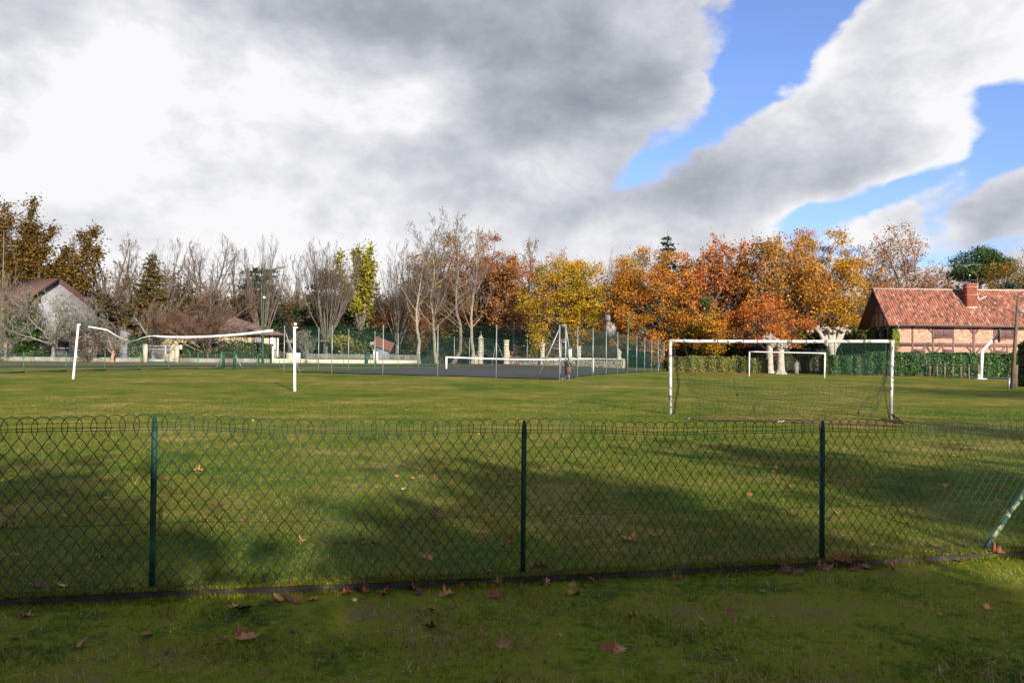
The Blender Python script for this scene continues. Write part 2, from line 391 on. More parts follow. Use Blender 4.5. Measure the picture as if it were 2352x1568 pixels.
# ------------------------------------------------------------------ kerb under the fence
rng = np.random.default_rng(5)
ks = np.arange(-9, 13, 0.05)
prof = [(-0.085, -0.26), (-0.083, -0.03), (-0.07, -0.006), (-0.02, 0.004), (0.035, -0.002), (0.05, -0.02), (0.052, -0.26)]
V = []
for v, h in prof:
    x, y = xy(ks, np.full_like(ks, v) + 0.006*rng.standard_normal(len(ks)))
    V.append(np.stack([x, y, kz(ks)+h+0.005*rng.standard_normal(len(ks))], -1))
V = np.stack(V); n = len(ks); i = np.arange(len(prof)-1)[:, None]*n + np.arange(n-1)[None]
kerb = G().add(V, np.stack([i, i+1, i+n+1, i+n], -1).reshape(-1, 4)).build('kerb', M_kerb, smooth=True, kind='structure')

# ------------------------------------------------------------------ grass blades and moss
M_blade = lm('grass_blades', ((0.022, 0.052, 0.003), (0.048, 0.090, 0.004), (0.082, 0.110, 0.007), (0.135, 0.130, 0.018), (0.25, 0.20, 0.07)), 0.15, 0.8, 0.9, 0.75)
M_blade2 = lm('verge_blades', ((0.016, 0.032, 0.004), (0.055, 0.110, 0.005), (0.165, 0.185, 0.008), (0.16, 0.14, 0.028), (0.36, 0.29, 0.145)), 0.15, 0.9, 2.2, 1.25)
M_moss = lm('moss', ((0.022, 0.030, 0.005), (0.095, 0.105, 0.006), (0.23, 0.225, 0.012)), 0.1, 0.9, 6, 0.7)
def blades(name, mat, x, y, z, h, wd_, tint, rng, lean=0.7, label=None):
    n = len(x); a = rng.uniform(0, 2*math.pi, n); l = rng.normal(0, lean, (n, 2))*h[:, None]
    b = np.stack([np.cos(a), np.sin(a)], -1)*wd_[:, None]
    C = np.stack([x, y, z-0.004], -1)
    V = np.stack([C, C, C], 1); V[:, 0, :2] -= b; V[:, 1, :2] += b; V[:, 2, :2] += l; V[:, 2, 2] += h
    o = G().add(V, np.arange(3*n).reshape(n, 3), np.repeat(np.clip(tint, 0, 1), 3)).build(name, mat, kind='stuff', label=label)
    o['category'] = 'grass'; return o
def scatter_view(rng, n, d0, d1, pw=1.0):
    """ground points in the field of view, density falling with distance"""
    u = rng.random(n); d = d0*(d1/d0)**u; x = rng.uniform(-0.72, 0.72, n)*d
    return x, d
x, y = scatter_view(rng, 210000, 4.3, 26)
s, v = sv(x, y); k = v > 0.06; x, y, s, v = x[k], y[k], s[k], v[k]; d = y
h = rng.uniform(0.016, 0.042, len(x))*(1+0.5*(rng.random(len(x)) < 0.08)); wd_ = rng.uniform(0.0018, 0.004, len(x))*np.clip(d/7, 1, 3)
blades('grass', M_blade, x, y, gz(x, y), h, wd_, rng.normal(0.48, 0.26, len(x)), rng, 0.9, 'short yellowing turf grass on the playing field behind the fence')
n = 120000
y = 3.1*(7.5/3.1)**rng.random(n); x = rng.uniform(-0.74, 0.74, n)*y
s, v = sv(x, y); k = v < -0.09; x, y, s, v = x[k], y[k], s[k], v[k]
cl_ = np.sin(x*3.3+1.3*np.sin(y*4))*np.sin(y*4.1+x*1.7)
k = rng.random(len(x)) < 0.62+0.38*cl_; x, y, v, cl_ = x[k], y[k], v[k], cl_[k]
far = np.clip(-v/2.2, 0, 1)
h = rng.uniform(0.008, 0.030, len(x))*(1+0.9*(cl_ > 0.45)*rng.random(len(x)))
blades('verge_grass', M_blade2, x, y, gz(x, y), h, rng.uniform(0.0016, 0.0036, len(x)), rng.normal(0.40, 0.34, len(x))+0.20*far, rng, 0.9, 'mossy short grass on the verge in front of the kerb')
# long dry stalks
n = 900; y = 3.2*(5.4/3.2)**rng.random(n); x = rng.uniform(-0.74, 0.74, n)*y; s, v = sv(x, y); k = v < -0.25; x, y = x[k], y[k]; n = len(x)
a = rng.uniform(0, 6.28, n); L = rng.uniform(0.03, 0.10, n)
P = np.stack([np.stack([x, y, gz(x, y)+0.004], -1), np.stack([x+np.cos(a)*L*.5, y+np.sin(a)*L*.5, gz(x, y)+rng.uniform(.008, .03, n)], -1), np.stack([x+np.cos(a)*L, y+np.sin(a)*L, gz(x, y)+rng.uniform(0.004, .04, n)], -1)], 1)
o = G().tubes(P, 0.0009, 3, tint=rng.uniform(0.6, 1, n)).build('dry_stalks', M_blade2, kind='stuff', label='dry straw stalks lying in the verge grass'); o['category'] = 'grass'
n = 80000; s = rng.uniform(-4, 8.5, n); v = np.concatenate([rng.normal(-0.045, 0.035, n//2), rng.normal(-0.105, 0.04, n//4), rng.normal(0.07, 0.04, n-n//2-n//4)])
x, y = xy(s, v); z = np.where((v > -0.085) & (v < 0.052), kz(s), gz(x, y))
k = (np.sin(s*4.1)*np.sin(s*9.7+2) + rng.normal(0, .6, n) > -0.55)
x, y, z = x[k], y[k], z[k]; n = len(x)
blades('kerb_moss', M_moss, x, y, z+0.002, rng.uniform(0.006, 0.026, n), rng.uniform(0.002, 0.005, n), rng.normal(0.58, 0.26, n), rng, 0.6, 'yellow green moss growing along the top of the kerb')

# ------------------------------------------------------------------ near fence
def fpt(s, v, h):
    x, y = xy(s, v); return np.stack(np.broadcast_arrays(x, y, kz(s)+h), -1)
near_fence = thing('wire_fence', 'low green wire fence with looped top edge standing on the mossy kerb', 'fence', (*xy(SP, 0), float(kz(SP))))
ps, hs = 0.0795, []
sks = np.arange(-3.4, 9.2, ps); nk = len(sks)
up = [(0.66, 0.006)]
q = 26; bs = np.linspace(0.66, -0.040, q); bh = np.linspace(0.006, 0.935, q)
zig = 0.0026*np.where(np.arange(q) % 2 == 0, 1, -1); zig[0] = zig[-1] = 0
left = np.stack([bs+zig, bh+zig*0.5], -1)
arch = np.array([(-0.053, 0.965), (-0.0565, 0.99), (-0.055, 1.015), (-0.045, 1.037), (-0.028, 1.053), (0, 1.060), (0.028, 1.053), (0.045, 1.037), (0.055, 1.015), (0.0565, 0.99), (0.053, 0.965)])
right = (left*np.array((-1, 1)))[::-1]
wl = np.concatenate([left, arch, right])
m = len(wl)
off = np.concatenate([np.full(q, -0.031), np.linspace(-0.031, -0.026, 11), np.full(q, -0.026)])
Ss = sks[:, None] + wl[None, :, 0]; Hs = np.broadcast_to(wl[None, :, 1], Ss.shape).copy()
sag = -0.020*np.sin(np.pi*((Ss/SP) % 1.0))**2*np.clip(Hs, 0, 1)
Hs = Hs + sag + 0.004*np.sin(Ss*5.1+1)*Hs
Ss = Ss + 0.006*np.sin(Ss*2.3+Hs*3)*(Hs > 0.03) + rng.normal(0, 0.0011, Ss.shape)
# a few cells near the ground between the second and third posts are pulled out of shape
bump = np.exp(-((Ss-3.55)/0.28)**2)*np.clip(1-Hs/0.45, 0, 1)
Ss = Ss - 0.10*bump*np.sign(wl[None, :, 0]*0+1)*np.where(np.arange(m)[None] < q, 1, -0.5)
Vo = off[None] + 0.012*np.sin(Ss*1.9)*np.clip(Hs, 0, 1)
P = fpt(Ss, Vo, Hs)
G().tubes(P, 0.00245, 4).build('wire_mesh', M_wire, near_fence, kind='stuff')
for hh, rr, nm in ((1.012, 0.0014, 'top_wire'), (0.983, 0.0021, 'double_wire'), (0.966, 0.0021, 'double_wire'), (0.398, 0.0015, 'middle_wire'), (0.012, 0.0016, 'bottom_wire')):
    s_ = np.arange(-3.6, 9.4, 0.06); dip = -0.018*np.sin(np.pi*((s_/SP) % 1))**2*hh + 0.003*np.sin(s_*7)
    G().tube(fpt(s_, np.full_like(s_, -0.0335 if hh < 1 else -0.024), hh+dip), rr, 5).build(nm, M_wire, near_fence)
def fence_post(s):
    b = fpt(np.array([s]), np.array([0.0]), 0.0)[0]; g = G()
    ax = (np.array((*FT, 0)), np.array((*FN, 0)), np.array((0, 0, 1)))
    hw, th = 0.0175, 0.0045
    # T section: flange towards the verge, web behind; the top of the flange is cut to a blunt point
    prof_ = [(-hw, -0.10), (hw, -0.10), (hw, 0.985), (0.009, 1.045), (-0.009, 1.045), (-hw, 0.985)]
    v0 = [b + ax[0]*a_ + ax[1]*(-0.018) + ax[2]*z_ for a_, z_ in prof_]; v1 = [p + ax[1]*th for p in v0]
    n_ = len(prof_); g.add(v0+v1, [np.arange(n_)[None], n_+np.arange(n_)[None, ::-1], np.array([(i_, i_+n_, (i_+1) % n_+n_, (i_+1) % n_) for i_ in range(n_)])])
    g.box(b+ax[1]*0.0045+ax[2]*0.45, (0.0045, 0.036, 1.09), ax)
    return g.build('post', M_green, near_fence, kind=None)
for k_ in (-1, 0, 1, 2, 3): fence_post(k_*SP)
br = fpt(np.array([3*SP]), np.array([0.03]), 0.93)[0]; bb = W(2238, 1256, 6.45); s_, v_ = sv(bb[0], bb[1])
bb = fpt(np.array([s_]), np.array([0.03]), 0.0)[0]
M_brace = pm('flaking_green_paint', (0.05, 0.11, 0.07), (0.035, 0.08, 0.05), 9, 0.6, c3=(0.34, 0.36, 0.22), thr=(0.50, 0.56), scale3=14)
G().beam(bb, br, 0.035, 0.03).build('brace', M_brace, near_fence, label='slanting corner brace with flaking paint')

# ------------------------------------------------------------------ fallen leaves
LEAFCOL = {'rust': pm('rust_brown_leaf', (0.24, 0.075, 0.025), (0.14, 0.045, 0.018), 25, 0.6),
           'tan': pm('tan_leaf', (0.34, 0.165, 0.07), (0.23, 0.105, 0.045), 25, 0.6),
           'dark': pm('dark_plum_leaf', (0.115, 0.042, 0.028), (0.07, 0.028, 0.02), 25, 0.6),
           'pale': pm('pale_yellow_leaf', (0.46, 0.36, 0.18), (0.30, 0.22, 0.10), 25, 0.7)}
def leaf_mesh(seed, matname, lob=True):
    r = np.random.default_rng(seed); n = 6
    c = []; t = np.linspace(0, 1, 27)
    if lob: w_ = 0.30*np.sin(np.pi*t**0.85)*(0.35+0.85*np.abs(np.sin(np.pi*3.3*t+0.35)))**1.25 + 0.02
    else: w_ = 0.24*np.sin(np.pi*t**0.9)+0.01
    w_[0] = w_[-1] = 0.006
    wl_, wr_ = w_*r.uniform(0.8, 1.15, 27), w_*r.uniform(0.8, 1.15, 27)
    sweep = 0.10*np.abs(np.sin(np.pi*3.3*t+0.35))
    curl, cup, tw = r.uniform(-0.6, 0.9), r.uniform(0.3, 1.3), r.uniform(-0.8, 0.8)
    def pt(tt, ww, sw):
        x_ = tt+sw-0.5; z_ = curl*(x_**2)*0.9 + cup*ww**2*2.2 + tw*x_*ww
        return (x_, ww, z_+0.03)
    V_ = [pt(t[i_], -wl_[i_], sweep[i_]) for i_ in range(27)]+[pt(t[i_], 0, 0) for i_ in range(27)]+[pt(t[i_], wr_[i_], sweep[i_]) for i_ in range(27)]
    i_ = np.arange(26); F_ = np.concatenate([np.stack([i_, i_+1, i_+28, i_+27], -1), np.stack([i_+27, i_+28, i_+55, i_+54], -1)])
    g = G().add(V_, F_).tube([(-0.5, 0, curl*.25*.9+.03), (-0.78, 0.03*tw, 0.03)], 0.008, 3)
    o = g.build('oak_leaf', LEAFCOL[matname]); me = o.data; bpy.data.objects.remove(o); return me
LM = {c: [leaf_mesh(i*7+k, c, lob=(i % 4 != 3)) for i in range(5)] for k, c in enumerate(LEAFCOL)}
def fallen(px, py, size, c, shape, label, group, tilt=0.0, rz=None, lift=0.0, r=rng, at=None):
    p = hit(px, py) if at is None else at
    s_, v_ = sv(p[0], p[1])
    if -0.1 < v_ < 0.06: p = np.array((p[0], p[1], float(kz(s_)))) if at is None else p
    o = bpy.data.objects.new('oak_leaf', LM[c][shape % 5]); col.objects.link(o)
    o.location = (p[0], p[1], p[2]+0.008+lift)
    o.rotation_euler = (tilt, r.normal(0, 0.22), r.uniform(0, 6.28) if rz is None else rz)
    o.scale = (size*.92,)*3
    return tag(o, label, 'leaf', group)
g1 = 'fallen oak leaves lying along the kerb'
KL = [  # px, py, size m, colour, shape, tilt, label
 (293, 1374, .095, 'tan', 0, 1.0, 'tan star shaped oak leaf standing against the kerb left of the leftmost post'),
 (85, 1347, .11, 'dark', 1, .3, 'dark red leaf lying on the kerb near the left edge'),
 (142, 1348, .10, 'pale', 3, .2, 'pale curled leaf lying on the kerb beside the dark red one'),
 (567, 1376, .08, 'rust', 0, .6, 'small pointed rust leaf leaning on the kerb left of the leaf heap'),
 (536, 1397, .075, 'tan', 2, .0, 'small tan star shaped leaf left of the large curled leaf'),
 (568, 1402, .15, 'dark', 3, .5, 'large leathery curled brown leaf on the grass below the kerb'),
 (638, 1382, .12, 'tan', 3, .2, 'tan leaf at the left end of the leaf heap by the kerb'),
 (662, 1381, .13, 'dark', 1, .4, 'dark brown leaf in the middle of the leaf heap by the kerb'),
 (683, 1386, .09, 'rust', 4, .1, 'rust brown leaf at the right end of the leaf heap by the kerb'),
 (668, 1359, .10, 'rust', 0, 1.1, 'rust lobed leaf propped upright on the kerb above the leaf heap'),
 (718, 1380, .085, 'tan', 2, .1, 'tan lobed leaf lying just right of the leaf heap'),
 (758, 1364, .11, 'tan', 0, .9, 'large tan deeply lobed leaf standing against the kerb'),
 (797, 1367, .10, 'tan', 4, .3, 'tan leaf touching the kerb right of the large lobed one'),
 (814, 1382, .06, 'pale', 2, .0, 'small pale skeletal leaf below the kerb'),
 (886, 1340, .10, 'rust', 1, 1.2, 'reddish leaf hanging in the fence wire above the kerb'),
 (885, 1366, .11, 'rust', 4, .4, 'crumpled red brown leaf at the foot of the kerb below the hanging leaf'),
 (958, 1366, .09, 'dark', 0, .5, 'dark plum leaf below the kerb left of the tan flat leaf'),
 (1025, 1366, .125, 'tan', 1, .3, 'flat tan oak leaf on the grass left of the middle post'),
 (1132, 1368, .12, 'rust', 2, .7, 'broad brown oak leaf with visible veins near the middle post'),
 (1198, 1354, .085, 'dark', 4, .6, 'dark leaf lying right under the middle post'),
 (1242, 1306, .15, 'rust', 1, 1.2, 'big orange brown oak leaf upright in the fence right of the middle post'),
 (1120, 1312, .08, 'rust', 3, .3, 'small rust leaf on the moss left of the middle post'),
 (1314, 1344, .08, 'tan', 0, .8, 'tan narrow lobed leaf leaning on the dark kerb face'),
 (1342, 1348, .06, 'rust', 3, .2, 'tiny rust leaf beside the narrow lobed one'),
 (1320, 1366, .12, 'tan', 1, .2, 'flat tan oak leaf on bright grass right of the middle post'),
 (1548, 1328, .09, 'rust', 0, .9, 'red brown leaf standing against the kerb between the two right posts'),
 (1800, 1312, .14, 'dark', 0, .7, 'large dark plum oak leaf leaning on the kerb left of the red heap'),
 (1832, 1318, .12, 'dark', 2, .2, 'second dark plum oak leaf lying flat left of the red heap'),
 (1884, 1305, .11, 'tan', 1, .8, 'tan lobed leaf at the left end of the red heap under the third post'),
 (1903, 1300, .09, 'rust', 0, .9, 'small upright rust leaf in the left part of the red heap'),
 (1927, 1302, .12, 'rust', 4, .6, 'rust leaf tilted in the middle of the red heap'),
 (1948, 1300, .15, 'rust', 1, 1.0, 'largest red oak leaf in the red heap right of the third post'),
 (1972, 1297, .14, 'rust', 2, 1.0, 'bright rust oak leaf at the right end of the red heap'),
 (1962, 1312, .10, 'rust', 0, .3, 'small rust leaf lying in front of the red heap'),
 (1990, 1305, .09, 'tan', 3, .2, 'thin tan leaf poking out right of the red heap'),
 (2055, 1309, .13, 'tan', 4, .3, 'single tan leaf on sunlit grass right of the red heap'),
 (2172, 1280, .12, 'tan', 1, 1.0, 'tan leaf standing on the kerb beside the slanting brace'),
 (2205, 1292, .09, 'tan', 3, .1, 'thin tan leaf lying below the slanting brace'),
 (2284, 1277, .14, 'rust', 2, .6, 'shiny red brown oak leaf near the right edge by the kerb'),
 (60, 1421, .10, 'tan', 4, .3, 'tan leaf on the grass near the left edge'),
 (33, 1471, .09, 'pale', 0, .4, 'pale yellow leaf at the far left of the foreground'),
 (192, 1481, .095, 'tan', 3, .5, 'curled tan leaf in the lower left foreground'),
 (337, 1463, .13, 'rust', 3, .2, 'long brown leaf in the left foreground'),
 (566, 1471, .13, 'tan', 3, .3, 'long tan leaf in the foreground below the large curled leaf'),
 (551, 1458, .08, 'rust', 4, .6, 'small brown leaf leaning just above the long tan leaf'),
 (673, 1453, .075, 'dark', 1, .2, 'small dull plum leaf in the foreground grass'),
 (396, 1447, .06, 'pale', 3, .4, 'tiny pale grey leaf in the left foreground'),
 (992, 1404, .09, 'tan', 3, .2, 'narrow tan leaf below the kerb left of the middle post'),
 (988, 1443, .10, 'dark', 2, .6, 'plum brown lobed leaf in the centre foreground'),
 (1155, 1486, .11, 'tan', 1, .9, 'light tan oak leaf standing in the centre foreground grass'),
 (1393, 1490, .11, 'rust', 3, .6, 'orange brown leaf overlapping a tan oak leaf in the foreground'),
 (1420, 1495, .12, 'tan', 1, .5, 'tan oak leaf overlapped by an orange brown leaf'),
 (1455, 1419, .08, 'tan', 4, .5, 'small tan lobed leaf right of the centre in the foreground'),
 (1674, 1408, .085, 'rust', 1, .7, 'rust leaf upright on green grass in the right foreground'),
 (2265, 1398, .08, 'tan', 2, .5, 'tan leaf in the grass at the right edge'),
 (1448, 1242, .19, 'tan', 4, .4, 'large tan oak leaf lying on the field right of the middle post'),
 (1778, 1076, .16, 'tan', 1, .3, 'tan leaf on the field left of the third post top'),
 (228, 1284, .11, 'pale', 4, .2, 'whitish leaf on the field left of the leftmost post'),
 (693, 1243, .11, 'tan', 1, .4, 'tan leaf on the shaded field between the two left posts'),
 (982, 1284, .12, 'tan', 3, .3, 'tan curled leaf on the field left of the middle post'),
 (1168, 1245, .12, 'rust', 2, .5, 'dark rust leaf on the field just left of the middle post'),
 (1268, 1081, .14, 'tan', 4, .3, 'tan leaf on the sunlit field right of the middle post'),
 (455, 1081, .15, 'tan', 1, .3, 'tan leaf on the field right of the leftmost post'),
 (2172, 1119, .14, 'tan', 4, .3, 'orange tan leaf on the shaded field right of the third post')]
for px, py, sz, c, sh, ti, lb in KL:
    fallen(px, py, sz, c, sh, lb, g1 if py > 1290 else None, ti)
for i in range(26):
    px = float(np.clip(rng.normal(1940, 38), 1870, 2010)) if i < 14 else float(rng.uniform(560, 1560)); s_, v_ = sv(*hit(px, 1310 if i < 14 else 1365-(px-560)*.04)[:2]); q = xy(s_, -0.10-abs(rng.normal(0, .04))); p = np.array((q[0], q[1], 0)); p[2] = float(gz(p[0], p[1]))+.004
    fallen(0, 0, rng.uniform(.06, .11), ('rust', 'rust', 'tan', 'dark')[rng.integers(4)], int(rng.integers(5)), 'red brown oak leaf in the drift against the mossy kerb' if i < 14 else 'small crumpled brown leaf at the foot of the kerb', 'leaf drift under the third fence post' if i < 14 else 'small leaves at the kerb foot', rng.uniform(0, 1.1), at=p)
for i in range(150):
    d = 6.2*(24/6.2)**(rng.random()**1.2); p = np.array((rng.uniform(-0.68, 0.68)*d, d, 0)); p[2] = float(gz(p[0], p[1]))
    if sv(p[0], p[1])[1] < 0.2: continue
    fallen(0, 0, rng.uniform(.06, .12), ('rust', 'tan', 'rust', 'dark', 'pale')[rng.integers(5) if rng.random() < 0.35 else rng.integers(4)], int(rng.integers(5)), 'small brown fallen leaf scattered on the field turf behind the fence', 'small fallen leaves scattered on the field', rng.normal(0, .4), at=p)
for i in range(70):
    d = 3.4*(5.6/3.4)**rng.random(); p = np.array((rng.uniform(-0.7, 0.7)*d, d, 0)); p[2] = float(gz(p[0], p[1]))
    if sv(p[0], p[1])[1] > -0.2: continue
    fallen(0, 0, rng.uniform(.025, .05), ('rust', 'tan', 'dark')[rng.integers(3)], int(rng.integers(5)), 'tiny brown leaf scrap in the shaded verge grass', 'leaf scraps in the verge grass', rng.normal(0, .4), at=p)
# ------------------------------------------------------------------ trees
def nrm(a): return a/(np.linalg.norm(a, axis=-1, keepdims=True)+1e-9)
def grow(rng, P, R, n, t0, t1, ang, asd, L, Lsd=0.2, seg=4, wob=0.1, up=0.04, rr=0.6, tip=0.35, fall=0.5):
    N, k = P.shape[:2]
    t = t0+(t1-t0)*(np.arange(n)[None]+rng.random((N, n)))/n
    f = t*(k-1); i = np.clip(f.astype(int), 0, k-2); w_ = f-i; ii = np.arange(N)[:, None]
    pos = P[ii, i]*(1-w_)[..., None]+P[ii, i+1]*w_[..., None]
    r0 = (R[ii, i]*(1-w_)+R[ii, i+1]*w_)*rr
    d = nrm(P[ii, i+1]-P[ii, i])
    plen = np.linalg.norm(np.diff(P, axis=1), axis=2).sum(1)[:, None]
    phi = 2.39996*np.arange(n)[None]+rng.uniform(0, 6.28, (N, 1))+rng.normal(0, .5, (N, n))
    a = nrm(np.cross(d, np.where(np.abs(d[..., 2:3]) > 0.9, (1.0, 0, 0), (0, 0, 1.0)))); b = np.cross(d, a)
    th = np.radians(ang+asd*rng.standard_normal((N, n)))
    dd = d*np.cos(th)[..., None]+(a*np.cos(phi)[..., None]+b*np.sin(phi)[..., None])*np.sin(th)[..., None]
    ln = plen*L*(1-fall*(t-t0)/(t1-t0+1e-6))*np.clip(1+Lsd*rng.standard_normal((N, n)), .35, 1.8)
    pos = pos.reshape(-1, 3); dd = dd.reshape(-1, 3); st = (ln.reshape(-1, 1))/seg
    Q = [pos]
    for _ in range(seg):
        dd = nrm(dd+wob*rng.standard_normal(dd.shape)+np.array((0, 0, up))); Q.append(Q[-1]+dd*st)
    Q = np.stack(Q, 1); RR = r0.reshape(-1, 1)*np.linspace(1, tip, seg+1)[None]
    return Q, RR
def fitlv(lv, base, H, w2, d2=None):
    A = np.concatenate([p.reshape(-1, 3) for p, r in lv])-base
    sz = H/max(np.percentile(A[:, 2], 99.7), .1)
    lo, hi = np.percentile(A[:, 0], 1.5), np.percentile(A[:, 0], 98.5)
    sx = w2*2/max(hi-lo, .1); sy = (d2 or w2)*2/max(np.percentile(A[:, 1], 98.5)-np.percentile(A[:, 1], 1.5), .1)
    mx_ = (lo+hi)/2
    out = []
    for p, r in lv:
        q = (p-base); hgt = np.clip(q[..., 2:3]*sz/(0.45*H), 0, 1)
        q = q*np.array((sx, sy, sz)); q[..., 0:1] -= mx_*sx*hgt
        out.append((base+q, r))
    return out
def trunkline(rng, base, H, frac, k=8, wob=0.02, lean=(0, 0), r=None, tip=0.35):
    t = np.linspace(0, 1, k); P = np.zeros((1, k, 3)); P[0, :, 2] = t*H*frac-0.15*(t == 0)
    w_ = np.cumsum(rng.normal(0, wob, (k, 2)), 0)*H*frac; w_ -= w_[0]
    P[0, :, :2] = w_+np.array(lean)[None]*t[:, None]
    r = r or H*0.022
    R = (r*(1-(1-tip)*t))[None].copy(); R[0, 0] *= 1.45
    return P+base, R
def skeleton(style, rng, base, H, w2, r=None, lean=(0, 0), n1=None):
    if style == 'tall':
        P, R = trunkline(rng, base, H, 0.93, 12, 0.012, lean, r, 0.12); lv = [(P, R)]
        a = grow(rng, P, R, n1 or 17, .22, .97, 44, 12, .38, seg=6, wob=.10, up=.09, rr=.36, fall=.6); lv.append(a)
        a = grow(rng, *a, 7, .2, .98, 36, 12, .42, seg=4, wob=.10, up=.06, rr=.55); lv.append(a)
        a = grow(rng, *a, 6, .15, 1, 34, 12, .5, seg=3, wob=.12, up=.05, rr=.6); lv.append(a)
        a = grow(rng, *a, 5, .15, 1, 32, 12, .55, seg=2, wob=.12, up=.04, rr=.65); lv.append(a)
    elif style == 'broom':
        P, R = trunkline(rng, base, H, 0.20, 5, 0.01, lean, r or H*.024, .8); lv = [(P, R)]
        a = grow(rng, P, R, n1 or 24, .55, 1, 24, 10, 4.2, .14, seg=7, wob=.06, up=.05, rr=.25, tip=.15, fall=.1); lv.append(a)
        a = grow(rng, *a, 8, .25, .98, 20, 8, .34, seg=4, wob=.06, up=.10, rr=.5); lv.append(a)
        a = grow(rng, *a, 5, .15, 1, 24, 9, .5, seg=3, wob=.08, up=.08, rr=.6); lv.append(a)
        a = grow(rng, *a, 4, .15, 1, 24, 9, .6, seg=2, wob=.08, up=.06, rr=.65); lv.append(a)
    elif style == 'spread':
        P, R = trunkline(rng, base, H, 0.5, 7, 0.02, lean, r or H*.026, .55); lv = [(P, R)]
        a = grow(rng, P, R, n1 or 9, .45, 1, 46, 14, 1.0, .2, seg=7, wob=.15, up=.10, rr=.6, tip=.25, fall=.2); lv.append(a)
        a = grow(rng, *a, 8, .2, .98, 44, 14, .50, seg=5, wob=.17, up=.05, rr=.5); lv.append(a)
        a = grow(rng, *a, 7, .15, 1, 44, 14, .46, seg=4, wob=.18, up=.03, rr=.55); lv.append(a)
        a = grow(rng, *a, 5, .2, 1, 42, 14, .5, seg=3, wob=.18, up=.02, rr=.65); lv.append(a)
    elif style == 'limbs':            # few heavy upright limbs with short shoots
        P, R = trunkline(rng, base, H, 0.35, 6, 0.02, lean, r or H*.03, .75); lv = [(P, R)]
        a = grow(rng, P, R, n1 or 8, .4, 1, 30, 12, 2.0, .15, seg=9, wob=.12, up=.16, rr=.62, tip=.3, fall=.1); lv.append(a)
        a = grow(rng, *a, 12, .15, 1, 40, 14, .22, seg=4, wob=.14, up=.14, rr=.4); lv.append(a)
        a = grow(rng, *a, 5, .1, 1, 36, 14, .5, seg=3, wob=.14, up=.10, rr=.6); lv.append(a)
    elif style == 'dome':             # short stems, then masses of fine ascending twigs
        P, R = trunkline(rng, base, H, 0.13, 4, 0.01, lean, r or H*.03, .9); lv = [(P, R)]
        a = grow(rng, P, R, n1 or 11, .2, 1, 46, 16, 3.4, .18, seg=6, wob=.14, up=.05, rr=.34, tip=.25, fall=0); lv.append(a)
        a = grow(rng, *a, 12, .25, 1, 40, 14, .50, seg=4, wob=.14, up=.06, rr=.5); lv.append(a)
        a = grow(rng, *a, 8, .2, 1, 34, 12, .46, seg=3, wob=.13, up=.08, rr=.55); lv.append(a)
        a = grow(rng, *a, 9, .15, 1, 30, 12, .55, seg=2, wob=.12, up=.08, rr=.6); lv.append(a)
    elif style == 'fruit':            # crooked spreading orchard tree
        P, R = trunkline(rng, base, H, 0.28, 4, 0.02, lean, r or H*.045, .8); lv = [(P, R)]
        a = grow(rng, P, R, n1 or 7, .6, 1, 50, 12, 2.0, .15, seg=7, wob=.20, up=.07, rr=.5, tip=.25, fall=0); lv.append(a)
        a = grow(rng, *a, 10, .2, 1, 48, 16, .48, seg=5, wob=.24, up=.05, rr=.5); lv.append(a)
        a = grow(rng, *a, 9, .15, 1, 48, 16, .42, seg=4, wob=.24, up=.03, rr=.55); lv.append(a)
        a = grow(rng, *a, 6, .15, 1, 46, 16, .5, seg=3, wob=.22, up=.0, rr=.65); lv.append(a)
    lv = fitlv(lv, base, H, w2)
    if style in ('dome', 'broom', 'fruit', 'spread'):    # keep tips inside a rounded outline
        c = base+np.array((0, 0, H*.5)); rad = np.array((w2*1.06, w2*1.06, H*.51)); o2 = []
        for p, rr in lv:
            q = (p-c)/rad; l = np.linalg.norm(q, axis=-1, keepdims=True); k = np.where(l > 1, (1+0.25*(l-1))/np.maximum(l, 1e-6), 1)
            k = np.where(q[..., 2:3] < -0.3, 1, k); o2.append((c+q*k*rad, rr))
        lv = o2
    return lv
def build_skel(root, lv, bark, twig, minr=0.008, split=1, sides=(9, 6, 4, 3, 3)):
    g = G(); g2 = G()
    for i, (P, R) in enumerate(lv):
        (g if i <= split else g2).tubes(P, np.maximum(R, minr), sides[min(i, 4)], tint=0.5)
    g.build('trunk', bark, root, smooth=True); g2.build('branches', twig, root, kind='stuff')
